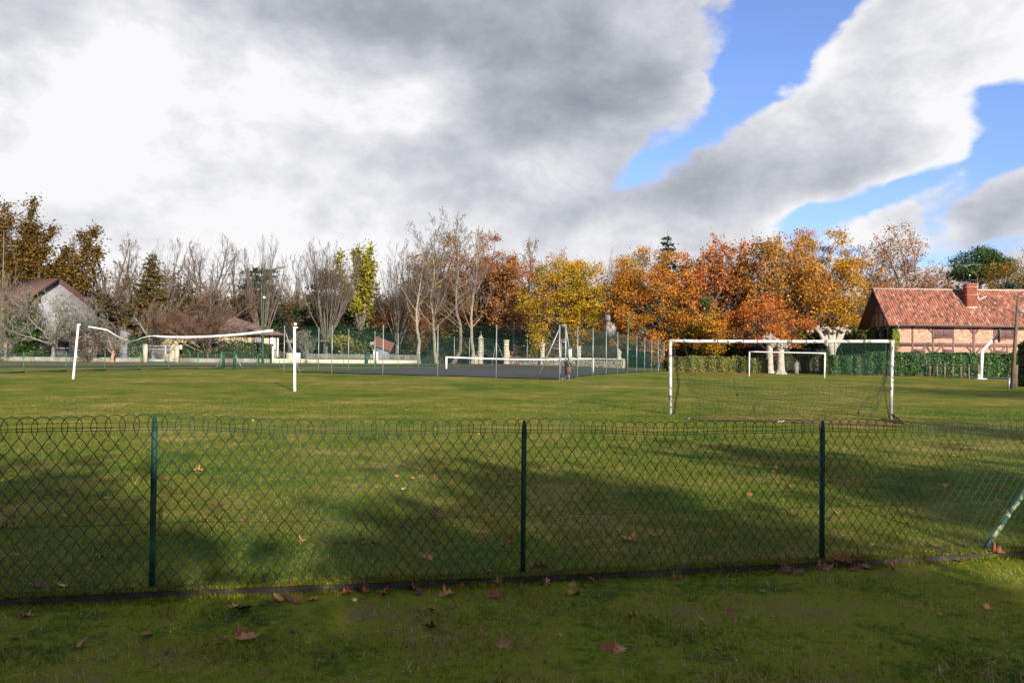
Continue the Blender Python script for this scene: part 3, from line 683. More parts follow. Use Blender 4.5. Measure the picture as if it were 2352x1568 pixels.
LEAF = {
 'gold': lm('gold_oak_leaves', ((0.085, 0.10, 0.008), (0.23, 0.20, 0.010), (0.43, 0.25, 0.012), (0.38, 0.155, 0.014), (0.20, 0.19, 0.02)), 0.22),
 'orange': lm('orange_leaves', ((0.11, 0.085, 0.012), (0.25, 0.125, 0.012), (0.40, 0.175, 0.016), (0.44, 0.155, 0.020), (0.30, 0.085, 0.016)), 0.22),
 'redorange': lm('red_orange_leaves', ((0.13, 0.075, 0.014), (0.30, 0.105, 0.018), (0.44, 0.15, 0.025), (0.40, 0.10, 0.022), (0.26, 0.06, 0.018)), 0.22),
 'rust': lm('rust_leaves', ((0.09, 0.04, 0.012), (0.19, 0.058, 0.014), (0.27, 0.09, 0.018), (0.24, 0.11, 0.025)), 0.2),
 'copper': lm('copper_leaves', ((0.13, 0.06, 0.02), (0.24, 0.095, 0.028), (0.32, 0.14, 0.04), (0.22, 0.075, 0.025)), 0.2),
 'amber': lm('amber_leaves', ((0.15, 0.10, 0.010), (0.34, 0.175, 0.012), (0.46, 0.235, 0.016), (0.38, 0.14, 0.014)), 0.22),
 'brownoak': lm('brown_oak_leaves', ((0.035, 0.030, 0.007), (0.080, 0.055, 0.009), (0.145, 0.082, 0.012), (0.12, 0.042, 0.011)), 0.2),
 'dullgold': lm('dull_gold_leaves', ((0.10, 0.08, 0.012), (0.19, 0.12, 0.016), (0.26, 0.15, 0.02), (0.20, 0.09, 0.018)), 0.2),
 'yellowgreen': lm('yellow_green_leaves', ((0.10, 0.10, 0.014), (0.22, 0.20, 0.02), (0.34, 0.30, 0.035)), 0.25),
 'evergreen': lm('evergreen_leaves', ((0.010, 0.020, 0.008), (0.022, 0.038, 0.012), (0.042, 0.058, 0.018)), 0.08, 0.5),
 'laurel': lm('laurel_leaves', ((0.008, 0.022, 0.005), (0.018, 0.048, 0.008), (0.040, 0.088, 0.013), (0.075, 0.115, 0.02)), 0.1, 0.45),
 'hedge': lm('olive_hedge_leaves', ((0.030, 0.042, 0.008), (0.065, 0.080, 0.014), (0.115, 0.115, 0.022), (0.13, 0.09, 0.02)), 0.12, 0.6),
 'ivy': lm('ivy_leaves', ((0.010, 0.026, 0.006), (0.028, 0.065, 0.010), (0.065, 0.11, 0.015)), 0.1, 0.4),
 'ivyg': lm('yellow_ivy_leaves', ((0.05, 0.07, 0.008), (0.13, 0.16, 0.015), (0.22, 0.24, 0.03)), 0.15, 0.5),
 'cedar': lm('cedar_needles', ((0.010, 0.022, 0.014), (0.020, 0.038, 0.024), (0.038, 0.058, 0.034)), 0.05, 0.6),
 'thuja': lm('bronzed_conifer_foliage', ((0.035, 0.034, 0.010), (0.085, 0.065, 0.014), (0.14, 0.075, 0.022)), 0.1, 0.7),
 'pine': lm('pine_needles', ((0.020, 0.045, 0.012), (0.045, 0.090, 0.020), (0.085, 0.13, 0.03)), 0.08, 0.6),
 'farpine': lm('far_pine_needles', ((0.055, 0.08, 0.02), (0.10, 0.13, 0.03), (0.14, 0.15, 0.045)), 0.08, 0.7),
 'brush': lm('brown_undergrowth', ((0.028, 0.024, 0.010), (0.06, 0.045, 0.018), (0.10, 0.065, 0.026)), 0.1, 0.8),
 'brushgold': lm('dull_gold_undergrowth', ((0.03, 0.026, 0.010), (0.075, 0.05, 0.016), (0.13, 0.075, 0.022), (0.10, 0.045, 0.018)), 0.1, 0.8),
 'dark': lm('dark_shrub_leaves', ((0.008, 0.014, 0.006), (0.018, 0.026, 0.009), (0.034, 0.042, 0.013)), 0.06, 0.5),
}
def crown_pts(rng, c, rad, K, n, sig, lump=0.22, shell=0.42, flat=0.7, floor=None):
    c = np.asarray(c, float); rad = np.asarray(rad, float)
    u = nrm(rng.standard_normal((K, 3))); ph = rng.uniform(0, 6.28, 9); 
    l = 1+lump*(np.sin(u[:, 0]*4+ph[0])*np.sin(u[:, 2]*5+ph[1])+0.7*np.sin(u[:, 1]*6+u[:, 0]*5+ph[2])+0.5*np.sin(u[:, 2]*9+ph[3]))
    C = c+u*l[:, None]*(rng.random((K, 1))**shell)*rad
    s_ = sig*rng.uniform(0.55, 1.4, K)
    w_ = s_**2; idx = rng.choice(K, n, p=w_/w_.sum())
    X = C[idx]+rng.standard_normal((n, 3))*s_[idx][:, None]*np.array((1, 1, flat))
    ct = rng.normal(0.5, 0.16, K)[idx]
    if floor is not None: X[:, 2] = np.maximum(X[:, 2], floor)
    return C, X, ct+rng.normal(0, 0.13, n)
def tree(name, label, px, d, top, wpx, style='tall', leaf=None, nleaf=0, lsize=0.17, bark=None, twig=None, seed=1, r=None, lean=(0, 0), cat='tree', group=None,
         crown=None, n1=None, minr=0.009, at=None, sig=0.5, leaflv=(-1, -2), top_h=None, parts=True, K=170, lump=0.22, drop=0.0):
    rng = np.random.default_rng(seed*977+13)
    base = gp(px, d) if at is None else np.array(at, float)
    H = (zt(px, top, d)-base[2]) if top_h is None else top_h
    w2 = wpx/2*d/FPX
    nleaf = int(nleaf*(2.0 if style == 'full' else 1.4)) if at is None else nleaf
    root = thing(name, label, cat, base, group)
    bark = bark or M_bark; twig = twig or M_tw_g
    if style == 'full':       # dense leafy crown on limbs that reach every clump
        zb = crown or 0.25
        c = base+np.array((0, 0, H*(1+zb)/2)); rad = np.array((w2, w2, H*(1-zb)/2))
        C, X, t_ = crown_pts(rng, c, rad*np.array((1.13, 1.05, 1.04)), K, nleaf, sig, lump, .33)
        P, R = trunkline(rng, base, H, 0.75, 8, 0.015, lean, r or H*.022, .25)
        sel = C[rng.choice(len(C), min(80, len(C)), replace=False)]
        hh = np.clip((sel[:, 2]-base[2])/H*0.62, .12, .70)/0.75; i = np.clip(hh*7, 0, 6.99); i0 = i.astype(int); w_ = (i-i0)[:, None]
        st = P[0, i0]*(1-w_)+P[0, i0+1]*w_
        tt = np.linspace(0, 1, 7)[None, :, None]; mid = (st+sel)/2+np.array((0, 0, -0.03*H))+rng.normal(0, .02*H, st.shape)
        B = (1-tt)**2*st[:, None]+2*tt*(1-tt)*mid[:, None]+tt**2*sel[:, None]+rng.normal(0, .008*H, (len(sel), 7, 3))*(tt > 0)
        RB = np.linspace(1, .15, 7)[None]*np.full((len(sel), 1), H*.0075)
        tw = grow(rng, B, RB, 6, .35, 1, 45, 15, .3, seg=3, wob=.2, rr=.5)
        G().tubes(P, R, 9).tubes(B, RB, 5).build('trunk', bark, root, smooth=True)
        G().tubes(tw[0], np.maximum(tw[1], minr), 3).build('branches', twig, root, kind='stuff')
        G().leaves(rng, X, lsize*.72, t_).build('foliage', LEAF[leaf], root, kind='stuff')
        return root
    lv = skeleton(style, rng, base, H, w2, r, lean, n1)
    build_skel(root, lv, bark, twig, minr)
    if nleaf:
        src = np.concatenate([lv[i][0][:, 1:].reshape(-1, 3) for i in leaflv])
        if drop: src = src[src[:, 2] > base[2]+drop*H]
        nc = max(30, nleaf//45); cc_ = src[rng.choice(len(src), nc)]
        idx = rng.integers(0, nc, nleaf)
        X = src[rng.choice(len(src), nleaf)]+rng.normal(0, sig*.35, (nleaf, 3))
        k = rng.random(nleaf) < 0.55; X[k] = cc_[idx[k]]+rng.normal(0, sig, (k.sum(), 3))
        t_ = rng.normal(0.5, .16, nc)[idx]+rng.normal(0, .14, nleaf)
        G().leaves(rng, X, lsize, t_).build('foliage', LEAF[leaf], root, kind='stuff')
    return root
def conifer(name, label, px, d, top, wpx, leaf, seed, whorls=20, per=8, droop=-0.15, prof=lambda t: (1-t)**0.9, nleaf=9000, lsize=0.22, low=0.05, sig=0.18, cat='tree'):
    rng = np.random.default_rng(seed*31+7); base = gp(px, d); H = zt(px, top, d)-base[2]; w2 = wpx/2*d/FPX
    root = thing(name, label, cat, base)
    P, R = trunkline(rng, base, H, 1.0, 8, 0.004, (0, 0), H*.02, .05)
    G().tubes(P, R, 8).build('trunk', M_barkd, root, smooth=True)
    t = (low+(0.985-low)*(np.repeat(np.arange(whorls), per)+rng.uniform(-.3, .3, whorls*per))/whorls).clip(low, .99); n = len(t)
    a = rng.uniform(0, 6.28, n); L = w2*np.array([prof((q-low)/(1-low)) for q in t])*rng.uniform(.72, 1.15, n)+0.15
    o = base+np.stack([0*t, 0*t, t*H], -1); dd = np.stack([np.cos(a), np.sin(a), rng.normal(droop, .1, n)], -1)
    tt = np.linspace(0, 1, 5)
    B = o[:, None]+dd[:, None]*(L[:, None, None]*tt[None, :, None])+np.array((0, 0, 1))*(L*.12)[:, None, None]*(tt**2)[None, :, None]
    G().tubes(B, np.linspace(1, .3, 5)[None]*(0.012+0.010*L[:, None]), 4).build('branches', M_barkd, root, kind='stuff')
    idx = rng.choice(n, nleaf, p=(L**1.5)/(L**1.5).sum()); u = rng.random(nleaf)**.7*4; i0 = np.clip(u.astype(int), 0, 3); w_ = (u-i0)[:, None]
    X = B[idx, i0]*(1-w_)+B[idx, i0+1]*w_+rng.normal(0, 1, (nleaf, 3))*np.array((1, 1, .45))*(sig*(0.5+u/4))[:, None]
    G().leaves(rng, X, lsize, rng.normal(.5, .15, n)[idx]+rng.normal(0, .14, nleaf), 0.6, .45).build('foliage', LEAF[leaf], root, kind='stuff')
    return root
def shrub(name, label, px, d, top, wpx, leaf, nleaf, seed, lsize=0.14, K=60, sig=0.35, depth=None, cat='shrub', stems=True, lump=.2):
    rng = np.random.default_rng(seed*53+3); base = gp(px, d); H = max(zt(px, top, d)-base[2], .4); w2 = wpx/2*d/FPX
    root = thing(name, label, cat, base)
    C, X, t_ = crown_pts(rng, base+np.array((0, 0, H*.52)), np.array((w2, depth or w2*.8, H*.5))*.93, K, nleaf, sig, lump, .33)
    X[:, 2] = np.maximum(X[:, 2], base[2]+.02)
    tt = np.linspace(0, 1, 5)[None, :, None]; b0 = base+rng.normal(0, .12*w2, (len(C), 3))*np.array((1, 1, 0)); mid = (b0+C)/2+np.array((0, 0, .12*H))
    B = (1-tt)**2*b0[:, None]+2*tt*(1-tt)*mid[:, None]+tt**2*C[:, None]
    G().tubes(B, np.linspace(.035, .012, 5)[None]*np.ones((len(C), 1)), 4).build('stems', M_barkd, root, kind='stuff')
    G().leaves(rng, X, lsize, t_).build('foliage', LEAF[leaf], root, kind='stuff')
    return root

# --- left
tree('oak_tree', 'brown gold oak cut by the left edge of the photo, behind the red roofed house', 0, 112, 462, 110, 'limbs', 'brownoak', 12000, .2, M_barkd, M_tw_b, 1, sig=.55, leaflv=(-1, -2), drop=.35, n1=7)
tree('oak_tree', 'tall brown gold oak with three leafy heads above the red roofed house', 92, 106, 470, 165, 'limbs', 'brownoak', 17000, .19, M_barkd, M_tw_b, 2, sig=.55, leaflv=(-1, -2), drop=.36, n1=9)
tree('bare_tree', 'slim bare tree between the gold oak and the thick limbed tree', 185, 118, 545, 85, 'tall', None, 0, seed=3, twig=M_tw_b, n1=13)
tree('lopped_tree', 'dark bare tree with thick twisted upright limbs behind the white house', 232, 112, 524, 125, 'limbs', 'brownoak', 900, .15, M_barkd, M_tw_b, 4, n1=8, sig=.5, r=.36)
tree('bare_tree', 'slim bare tree right of the thick limbed tree', 290, 120, 548, 70, 'tall', None, 0, seed=5, twig=M_tw_b, n1=12)
tree('bare_tree', 'rounded bare tree rising behind the bronze conifer', 370, 118, 520, 135, 'broom', None, 0, seed=6, n1=16)
conifer('conifer', 'bronze green cone shaped conifer behind the gate', 345, 106, 574, 100, 'thuja', 7, 26, 9, -.1, lambda t: min(1, 1.25*(1-t)**.75), 15000, .2, .03, .22)
tree('bare_tree', 'slim bare tree between the conifer and the wide bare walnut', 428, 124, 560, 60, 'tall', None, 0, seed=8, twig=M_tw_b, n1=12)
tree('walnut_tree', 'wide spreading bare tree left of the street lamp', 485, 118, 527, 130, 'spread', None, 0, seed=9, n1=9, twig=M_tw_g)
tree('bare_tree', 'slim bare tree just left of the street lamp', 540, 122, 560, 62, 'tall', None, 0, seed=10, n1=12)
tree('bare_tree', 'bare broom shaped tree behind the street lamp', 602, 108, 526, 112, 'broom', None, 0, seed=11, n1=20)
conifer('cedar_tree', 'dark cedar with ragged flat branches behind the street lamp', 596, 116, 602, 105, 'cedar', 12, 12, 7, .0, lambda t: 1.0-.35*t-.5*max(0, t-.8)*2, 7000, .26, .1, .3)
tree('crape_myrtle', 'wide dome shaped bare shrub tree with red brown twigs behind the low wall', 478, 92, 648, 250, 'dome', None, 0, bark=pm('tan_bark', (.22, .15, .10), (.14, .10, .07), 3), twig=M_tw_r, seed=13, minr=.014, r=.22, n1=14)
tree('fruit_tree', 'lichen covered bare fruit tree in front of the white house', 122, 88, 655, 215, 'fruit', None, 0, bark=M_lich, twig=M_lich, seed=14, minr=.015, r=.22)
tree('bare_tree', 'many stemmed bare tree at the left edge in front of the house', 12, 87, 618, 140, 'dome', None, 0, bark=M_tw_t, twig=M_tw_t, seed=15, n1=9, r=.15)
shrub('ivy_bush', 'dark green ivy bush at the left below the bare tree', 62, 88, 712, 80, 'ivy', 5000, 16, .13)
tree('bare_shrub', 'small bare dark stemmed shrub behind the left volleyball post', 203, 88, 740, 72, 'dome', None, 0, bark=M_barkd, twig=M_tw_b, seed=17, n1=8, cat='shrub')
tree('cut_tree', 'small tree with orange cut forked trunk before the garage door', 258, 88, 735, 90, 'fruit', None, 0, bark=pm('orange_bark', (.34, .20, .12), (.2, .12, .08), 4), twig=M_lich, seed=18, n1=4, r=.2)
tree('lichen_tree', 'pale lichened small tree left of the red brown dome tree', 352, 96, 690, 90, 'fruit', None, 0, bark=M_lich, twig=M_lich, seed=19, n1=6)
shrub('brown_shrub', 'brown leafless thicket right of the white house roof', 225, 108, 672, 150, 'brush', 7500, 20, .2, 80, .5)
shrub('brown_shrub', 'brown thicket behind the pale lichened tree', 330, 112, 690, 170, 'brush', 7500, 21, .2, 80, .5)
shrub('brown_shrub', 'brown thicket at the far left behind the house', 60, 118, 660, 190, 'brush', 7500, 22, .22, 80, .5)
shrub('brown_shrub', 'brown thicket behind the red brown dome tree', 500, 122, 690, 220, 'brush', 8000, 23, .22, 80, .5)
# --- centre left
tree('lime_tree', 'bare fan shaped tree with a flat capped stump, right of the bungalow', 748, 103, 540, 160, 'broom', None, 0, seed=24, n1=30, r=.36, twig=M_tw_g)
shrub('magnolia_tree', 'dense dark evergreen tree behind the bare fan shaped tree', 738, 112, 634, 125, 'evergreen', 11000, 25, .2, 120, .5, cat='tree')
tree('ash_tree', 'yellow green tree with open limbs right of the dark evergreen', 815, 114, 572, 78, 'limbs', 'yellowgreen', 6500, .21, M_bark, M_tw_t, 26, sig=.5, leaflv=(-1, -2, -2), drop=.45, n1=6)
shrub('holly_tree', 'dark olive tree below the yellow green tree', 800, 116, 660, 90, 'hedge', 5000, 27, .2, 80, .5, cat='tree')
conifer('small_conifer', 'small olive conifer right of the yellow green tree', 862, 124, 642, 55, 'thuja', 28, 18, 7, -.1, lambda t: (1-t)**.8, 4000, .2, .03, .2)
conifer('small_conifer', 'lower olive conifer beside the taller small conifer', 838, 122, 672, 50, 'hedge', 29, 16, 7, -.1, lambda t: (1-t)**.8, 3600, .2, .03, .2)
tree('birch_tree', 'bare birch with upright twigs left of the tallest bare trees', 912, 112, 526, 110, 'broom', None, 0, seed=30, n1=18, twig=M_tw_g)
tree('beech_tree', 'low rust orange beech below the bare birch', 925, 118, 700, 130, 'full', 'copper', 6500, .16, M_bark, M_tw_b, 31, crown=.12, sig=.45)
tree('poplar_tree', 'tall bare tree, left one of the tallest three', 962, 104, 508, 120, 'tall', None, 0, .17, M_barkp, M_tw_g, 32, r=.25, n1=18)
tree('poplar_tree', 'tallest bare tree in the middle of the picture', 1040, 106, 476, 160, 'tall', None, 0, .17, M_bark, M_tw_g, 33, r=.27, n1=22)
tree('poplar_tree', 'tall bare twin trunked tree right beside the tallest one', 1004, 105, 492, 130, 'tall', None, 0, .17, M_barkp, M_tw_g, 34, r=.24, lean=(.6, 0), n1=18)
tree('birch_tree', 'pale leaning bare birch beside the scrolled gate pier', 1085, 112, 520, 90, 'tall', None, 0, .17, M_barkp, M_tw_t, 35, r=.26, lean=(2.6, 0), n1=15)
tree('oak_tree', 'golden brown oak seen through the tallest bare trees', 1012, 128, 556, 150, 'full', 'dullgold', 9000, .2, M_barkd, M_tw_b, 36, crown=.12, sig=.6)
tree('oak_tree', 'low golden oak behind the stone gate piers', 1080, 126, 650, 200, 'full', 'dullgold', 8000, .2, M_barkd, M_tw_b, 37, crown=.1, sig=.6)
tree('oak_tree', 'dark rust red oak right of the tallest bare tree', 1128, 124, 546, 170, 'full', 'rust', 13000, .19, M_barkd, M_tw_b, 38, crown=.2, sig=.6)
tree('oak_tree', 'thin copper coloured oak between the rust oak and the yellow oak', 1186, 114, 588, 130, 'tall', 'copper', 8500, .16, M_bark, M_tw_t, 39, sig=.45, n1=20, r=.3)
tree('bare_tree', 'grey bare tree top showing above the copper oak', 1206, 132, 548, 60, 'tall', 'copper', 500, .16, seed=40, n1=14)
tree('purple_tree', 'purple brown thin crowned tree behind the yellow oak', 1285, 134, 566, 120, 'broom', 'copper', 2600, .16, M_barkd, M_tw_b, 41, n1=22)
tree('bare_tree', 'small grey bare tree top between the yellow and orange oaks', 1402, 138, 568, 75, 'broom', None, 0, seed=42, n1=16, twig=M_tw_g)
tree('oak_tree', 'large rounded yellow green oak behind the tennis court gate', 1314, 106, 596, 200, 'full', 'gold', 21000, .17, M_bark, M_tw_t, 43, crown=.10, sig=.5, K=200, r=.3)
# --- right
tree('oak_tree', 'yellow orange oak top between the yellow oak and the cedar', 1440, 110, 592, 90, 'full', 'gold', 6500, .17, M_bark, M_tw_t, 44, crown=.3, sig=.45)
tree('oak_tree', 'large orange oak left of the near goal crossbar corner', 1514, 100, 584, 205, 'full', 'orange', 20000, .165, M_bark, M_lich, 45, crown=.10, sig=.5, K=190)
conifer('cedar_tree', 'dark blue green cedar spire above the orange oak', 1530, 126, 528, 90, 'cedar', 46, 15, 7, .02, lambda t: (1-t)**.8*1.05, 7500, .27, .3, .22)
tree('maple_tree', 'thin red orange tree with an ivy clad trunk', 1626, 100, 540, 140, 'spread', 'redorange', 6500, .165, M_bark, M_lich, 47, sig=.5, n1=9)
tree('maple_tree', 'bright orange low tree under the ivy clad trunk', 1640, 92, 722, 95, 'full', 'amber', 4500, .15, M_bark, M_tw_t, 48, crown=.3, sig=.4, K=50)
tree('maple_tree', 'second thin red orange tree left of the great plane tree', 1700, 104, 546, 120, 'spread', 'redorange', 6000, .165, M_bark, M_lich, 49, sig=.5, n1=8)
tree('plane_tree', 'great plane tree with pale tangled limbs showing through orange leaves', 1795, 98, 528, 200, 'spread', 'orange', 9000, .16, M_lich, M_lich, 50, sig=.55, n1=11, r=.45)
tree('plane_tree', 'dense amber tree behind the pollarded trees', 1888, 106, 540, 210, 'full', 'amber', 19000, .17, M_bark, M_tw_t, 51, crown=.15, sig=.5, K=180)
tree('oak_tree', 'low orange oak hanging over the far goal', 1760, 90, 690, 200, 'full', 'redorange', 9000, .15, M_bark, M_lich, 52, crown=.28, sig=.42, K=90)
tree('plane_tree', 'tall half bare plane tree with white limbs above the farmhouse roof', 2065, 118, 512, 180, 'spread', 'copper', 3600, .15, M_barkp, M_barkp, 53, sig=.5, n1=9)
tree('plane_tree', 'half bare plane tree top left of the farmhouse roof', 1985, 122, 556, 110, 'spread', 'copper', 2600, .15, M_barkp, M_lich, 54, sig=.5, n1=8)
tree('oak_tree', 'rust orange tree just behind the farmhouse ridge', 2040, 112, 640, 150, 'full', 'copper', 7000, .17, M_bark, M_barkp, 55, crown=.15, sig=.5)
tree('bare_tree', 'tan bare tree behind the farmhouse left of the chimney', 2130, 110, 612, 110, 'spread', 'copper', 1200, .15, M_barkp, M_tw_t, 56, n1=8)
tree('bare_tree', 'tan bare tree behind the farmhouse chimney', 2215, 108, 618, 110, 'spread', None, 0, .15, M_barkp, M_tw_t, 57, n1=8)
tree('oak_tree', 'dull gold oak at the right edge behind the farmhouse', 2345, 116, 580, 140, 'full', 'dullgold', 9000, .18, M_barkd, M_tw_b, 58, crown=.2, sig=.55)
shrub('pine_bush', 'dark pine bush behind the farmhouse roof at the right edge', 2322, 108, 622, 90, 'cedar', 5000, 59, .2, 60, .5, cat='tree')
def umbrella_pine():
    rng = np.random.default_rng(60); d = 132; base = gp(2252, d); zb, ztp = zt(2252, 652, d), zt(2252, 566, d); w2 = 72*d/FPX
    root = thing('umbrella_pine', 'umbrella pine with a flat domed dark green crown behind the chimney', 'tree', base)
    P, R = trunkline(rng, base, zb-base[2]+1.5, 1, 7, .01, (0, 0), .38, .6)
    K = 190; u = nrm(rng.standard_normal((K, 3))); u[:, 2] = np.abs(u[:, 2]); C = np.array((base[0], base[1], zb+.9))+u*np.array((w2, w2, ztp-zb-1.3))*(rng.random((K, 1))**.25)
    tt = np.linspace(0, 1, 6)[None, :, None]; st = P[0, -2:].mean(0); B = st*(1-tt)+C[::2][:, None]*tt+np.array((0, 0, -1.0))*(tt*(1-tt))
    G().tubes(P, R, 8).tubes(B, np.linspace(.12, .03, 6)[None]*np.ones((len(B), 1)), 5).build('trunk', M_barkd, root, smooth=True)
    n = 17000; idx = rng.integers(0, K, n); X = C[idx]+rng.standard_normal((n, 3))*np.array((.55, .55, .30))
    G().leaves(rng, X, .2, rng.normal(.5, .15, K)[idx]+.12*(X[:, 2]-C[idx, 2]), .8, .4).build('foliage', LEAF['pine'], root, kind='stuff')
umbrella_pine()
for px, d, top, wp_, n_, sd, lb in ((1608, 98, 628, 34, 4500, 61, 'dark green ivy column climbing the trunk of the thin red orange tree'), (1690, 101, 650, 26, 3000, 62, 'ivy column on the trunk of the second thin orange tree'), (1592, 95, 740, 40, 2500, 63, 'ivy thicket at the foot of the ivy clad trunk')):
    shrub('ivy_column', lb, px, d, top, wp_, 'ivy', n_, sd, .13, 50, .3, cat='ivy', lump=.3)
# --- undergrowth between the trees and the walls
UG = [(1150, 118, 742, 190, 'dark', 'dark evergreen undergrowth behind the scrolled gate piers'), (1010, 122, 752, 200, 'dark', 'dark evergreen undergrowth behind the pointed stone pillar'),
      (880, 116, 752, 140, 'dark', 'dark laurel thicket behind the small red roofed shed'), (790, 112, 742, 120, 'dark', 'dark evergreen mass behind the bare fan shaped tree trunk'),
      (1290, 116, 748, 220, 'dark', 'dark undergrowth below the large yellow oak'), (1560, 108, 752, 170, 'dark', 'dark undergrowth below the large orange oak'),
      (1700, 100, 760, 150, 'dark', 'dark undergrowth behind the low olive hedge'), (1830, 96, 748, 170, 'dark', 'dark evergreen shrubs behind the far goal'),
      (1865, 92, 735, 90, 'laurel', 'glossy green laurel shrub right above the far goal'), (1950, 96, 742, 90, 'hedge', 'olive shrub at the left corner of the farmhouse'),
      (1465, 112, 762, 120, 'dark', 'dark shrubs below the white villa'), (830, 106, 790, 150, 'hedge', 'green garden shrubs behind the cream wall'),
      (1640, 112, 700, 180, 'brush', 'brown thicket behind the ivy clad trunk'), (1780, 110, 690, 220, 'brush', 'brown thicket behind the great plane tree'),
      (1500, 114, 690, 160, 'brush', 'brown thicket behind the large orange oak')]
for i, (px, d, top, wp_, lf, lb) in enumerate(UG): shrub('shrub', lb, px, d, top, wp_, lf, 4200, 100+i, .2, 70, .5, depth=2.5)
def wood(name, label, x0, x1, d0, d1, h0, h1, leaf, n, seed, sz=.3):
    rng = np.random.default_rng(seed); K = n//70
    d = rng.uniform(d0, d1, K); px = rng.uniform(x0, x1, K); b = np.array([gp(p, q) for p, q in zip(px, d)]); hh = rng.uniform(h0, h1, K)*(1+.25*np.sin(px*.021)+.15*np.sin(px*.067))
    idx = rng.integers(0, K, n); u = rng.random(n)
    X = b[idx]+np.stack([rng.normal(0, 1.2, n), rng.normal(0, 1.2, n), u*hh[idx]], -1)
    o = G().leaves(rng, X, sz, rng.normal(.5, .2, K)[idx]+rng.normal(0, .12, n)).build(name, LEAF[leaf], kind='stuff', label=label); o['category'] = 'wood'
wood('distant_pine_wood', 'sunlit pine wood on the rise far behind the bungalow', 560, 900, 190, 230, 8, 13.5, 'farpine', 26000, 70, .45)
wood('distant_wood', 'brown far wood closing the gaps between the trees', -60, 620, 150, 185, 8, 15.5, 'brush', 46000, 71, .36)
wood('distant_wood', 'brown far wood behind the tallest bare trees', 840, 1180, 150, 185, 9, 16, 'brush', 26000, 73, .36)
wood('distant_wood', 'dark gold far wood closing the gaps behind the autumn trees', 1180, 2420, 150, 180, 10, 16.5, 'brushgold', 70000, 72, .36)

tree('fruit_tree', 'second smaller lichened fruit tree between the white house and the volleyball post', 178, 89, 700, 140, 'fruit', None, 0, bark=M_lich, twig=M_lich, seed=91, n1=7, minr=.014, r=.15)
proto = tree('bare_tree', 'bare brown tree in the dense belt behind the houses', 140, 128, 600, 80, 'tall', None, 0, seed=92, twig=M_tw_b, n1=16, group='bare trees in the belt behind the houses', minr=.012)
proto2 = tree('bare_tree', 'bare brown tree in the dense belt behind the houses', 262, 132, 590, 90, 'broom', None, 0, seed=93, twig=M_tw_b, n1=16, group='bare trees in the belt behind the houses', minr=.012)
rq = np.random.default_rng(94)
for i, px in enumerate((60, 210, 318, 392, 455, 515, 562, 640, 668, 700, 880, 905, 1150, 1230, 1345, 1480)):
    src = (proto, proto2)[i % 2]; c = copy_part(src, None); c.location = gp(px, rq.uniform(126, 142)); k = rq.uniform(.82, 1.12); c.scale = (k*1.2, k*1.2, k*rq.uniform(.85, 1.05)); c.rotation_euler = (0, 0, rq.uniform(0, 6.28))
    c['group'] = 'bare trees in the belt behind the houses' if px < 800 else 'bare trees in the belt behind the autumn oaks'; c['label'] = 'bare brown tree in the dense belt behind the houses' if px < 800 else 'bare brown tree top in the belt behind the autumn oaks'
    for ch in src.children: copy_part(ch, c)
for i, (px, d, top, wp_, lb) in enumerate(((150, 120, 648, 130, 'tall brown thicket behind the white house gable'), (420, 124, 656, 130, 'tall brown thicket behind the wide walnut'), (560, 120, 660, 110, 'tall brown thicket behind the street lamp'), (655, 128, 676, 80, 'brown thicket between the lamp and the dark evergreen'), (895, 126, 668, 110, 'tall brown thicket left of the tallest bare trees'))):
    shrub('brown_shrub', lb, px, d, top, wp_, 'brush', 6500, 130+i, .18, 80, .5)
# ------------------------------------------------------------------ roads and courts
def strip(name, mat, L, R, lift=0.03, n=40, kind='structure', parent=None):
    L = np.array(L, float); R = np.array(R, float)
    def res(A):
        t = np.concatenate([[0], np.cumsum(np.linalg.norm(np.diff(A, axis=0), axis=1))]); q = np.linspace(0, t[-1], n)
        return np.stack([np.interp(q, t, A[:, 0]), np.interp(q, t, A[:, 1])], -1)
    A, B = res(L), res(R); k = np.linspace(0, 1, 6)[:, None, None]; Q = A[None]*(1-k)+B[None]*k
    z = gz(Q[..., 0], Q[..., 1])+lift; i = np.arange(5)[:, None]*n+np.arange(n-1)[None]
    g = G().add(np.concatenate([Q, z[..., None]], -1), np.stack([i, i+1, i+n+1, i+n], -1).reshape(-1, 4))
    return g.build(name, mat, parent, kind=kind)
strip('road', M_asph, [(-62, 40), (-34.4, 58.6), (-20.8, 72), (-9.4, 80), (-3.5, 95), (3, 112)], [(-70, 52), (-40.5, 69), (-26, 77.5), (-13.5, 90), (-8.5, 101), (-2, 116)], 0.06)
strip('parking', M_asph, [(41.0, 63.5), (62, 55)], [(38.0, 70.0), (66, 70.0)], 0.05)
NL, NR, FR, FLc = np.array((-14.8, 51.0)), np.array((2.6, 42.9)), np.array((15.7, 81.0)), np.array((-1.8, 89.0))
court = strip('tennis_court', M_court, [NL, FLc], [NR, FR], 0.05)
cc = (NL+NR+FR+FLc)/4; ca = nrm((FLc-NL)+(FR-NR)); cb = np.array((ca[1], -ca[0]))
for a0, b0, a1, b1 in ((-11.9, -5.5, -11.9, 5.5), (11.9, -5.5, 11.9, 5.5), (-11.9, -5.5, 11.9, -5.5), (-11.9, 5.5, 11.9, 5.5), (-6.4, -4.1, -6.4, 4.1), (6.4, -4.1, 6.4, 4.1), (-11.9, -4.1, 11.9, -4.1), (-11.9, 4.1, 11.9, 4.1)):
    p, q = cc+ca*a0+cb*b0, cc+ca*a1+cb*b1; u = nrm(q-p); nn = np.array((-u[1], u[0]))*.03
    strip('court_line', M_line, [p-nn, q-nn], [p+nn, q+nn], 0.056, 14, None, court)

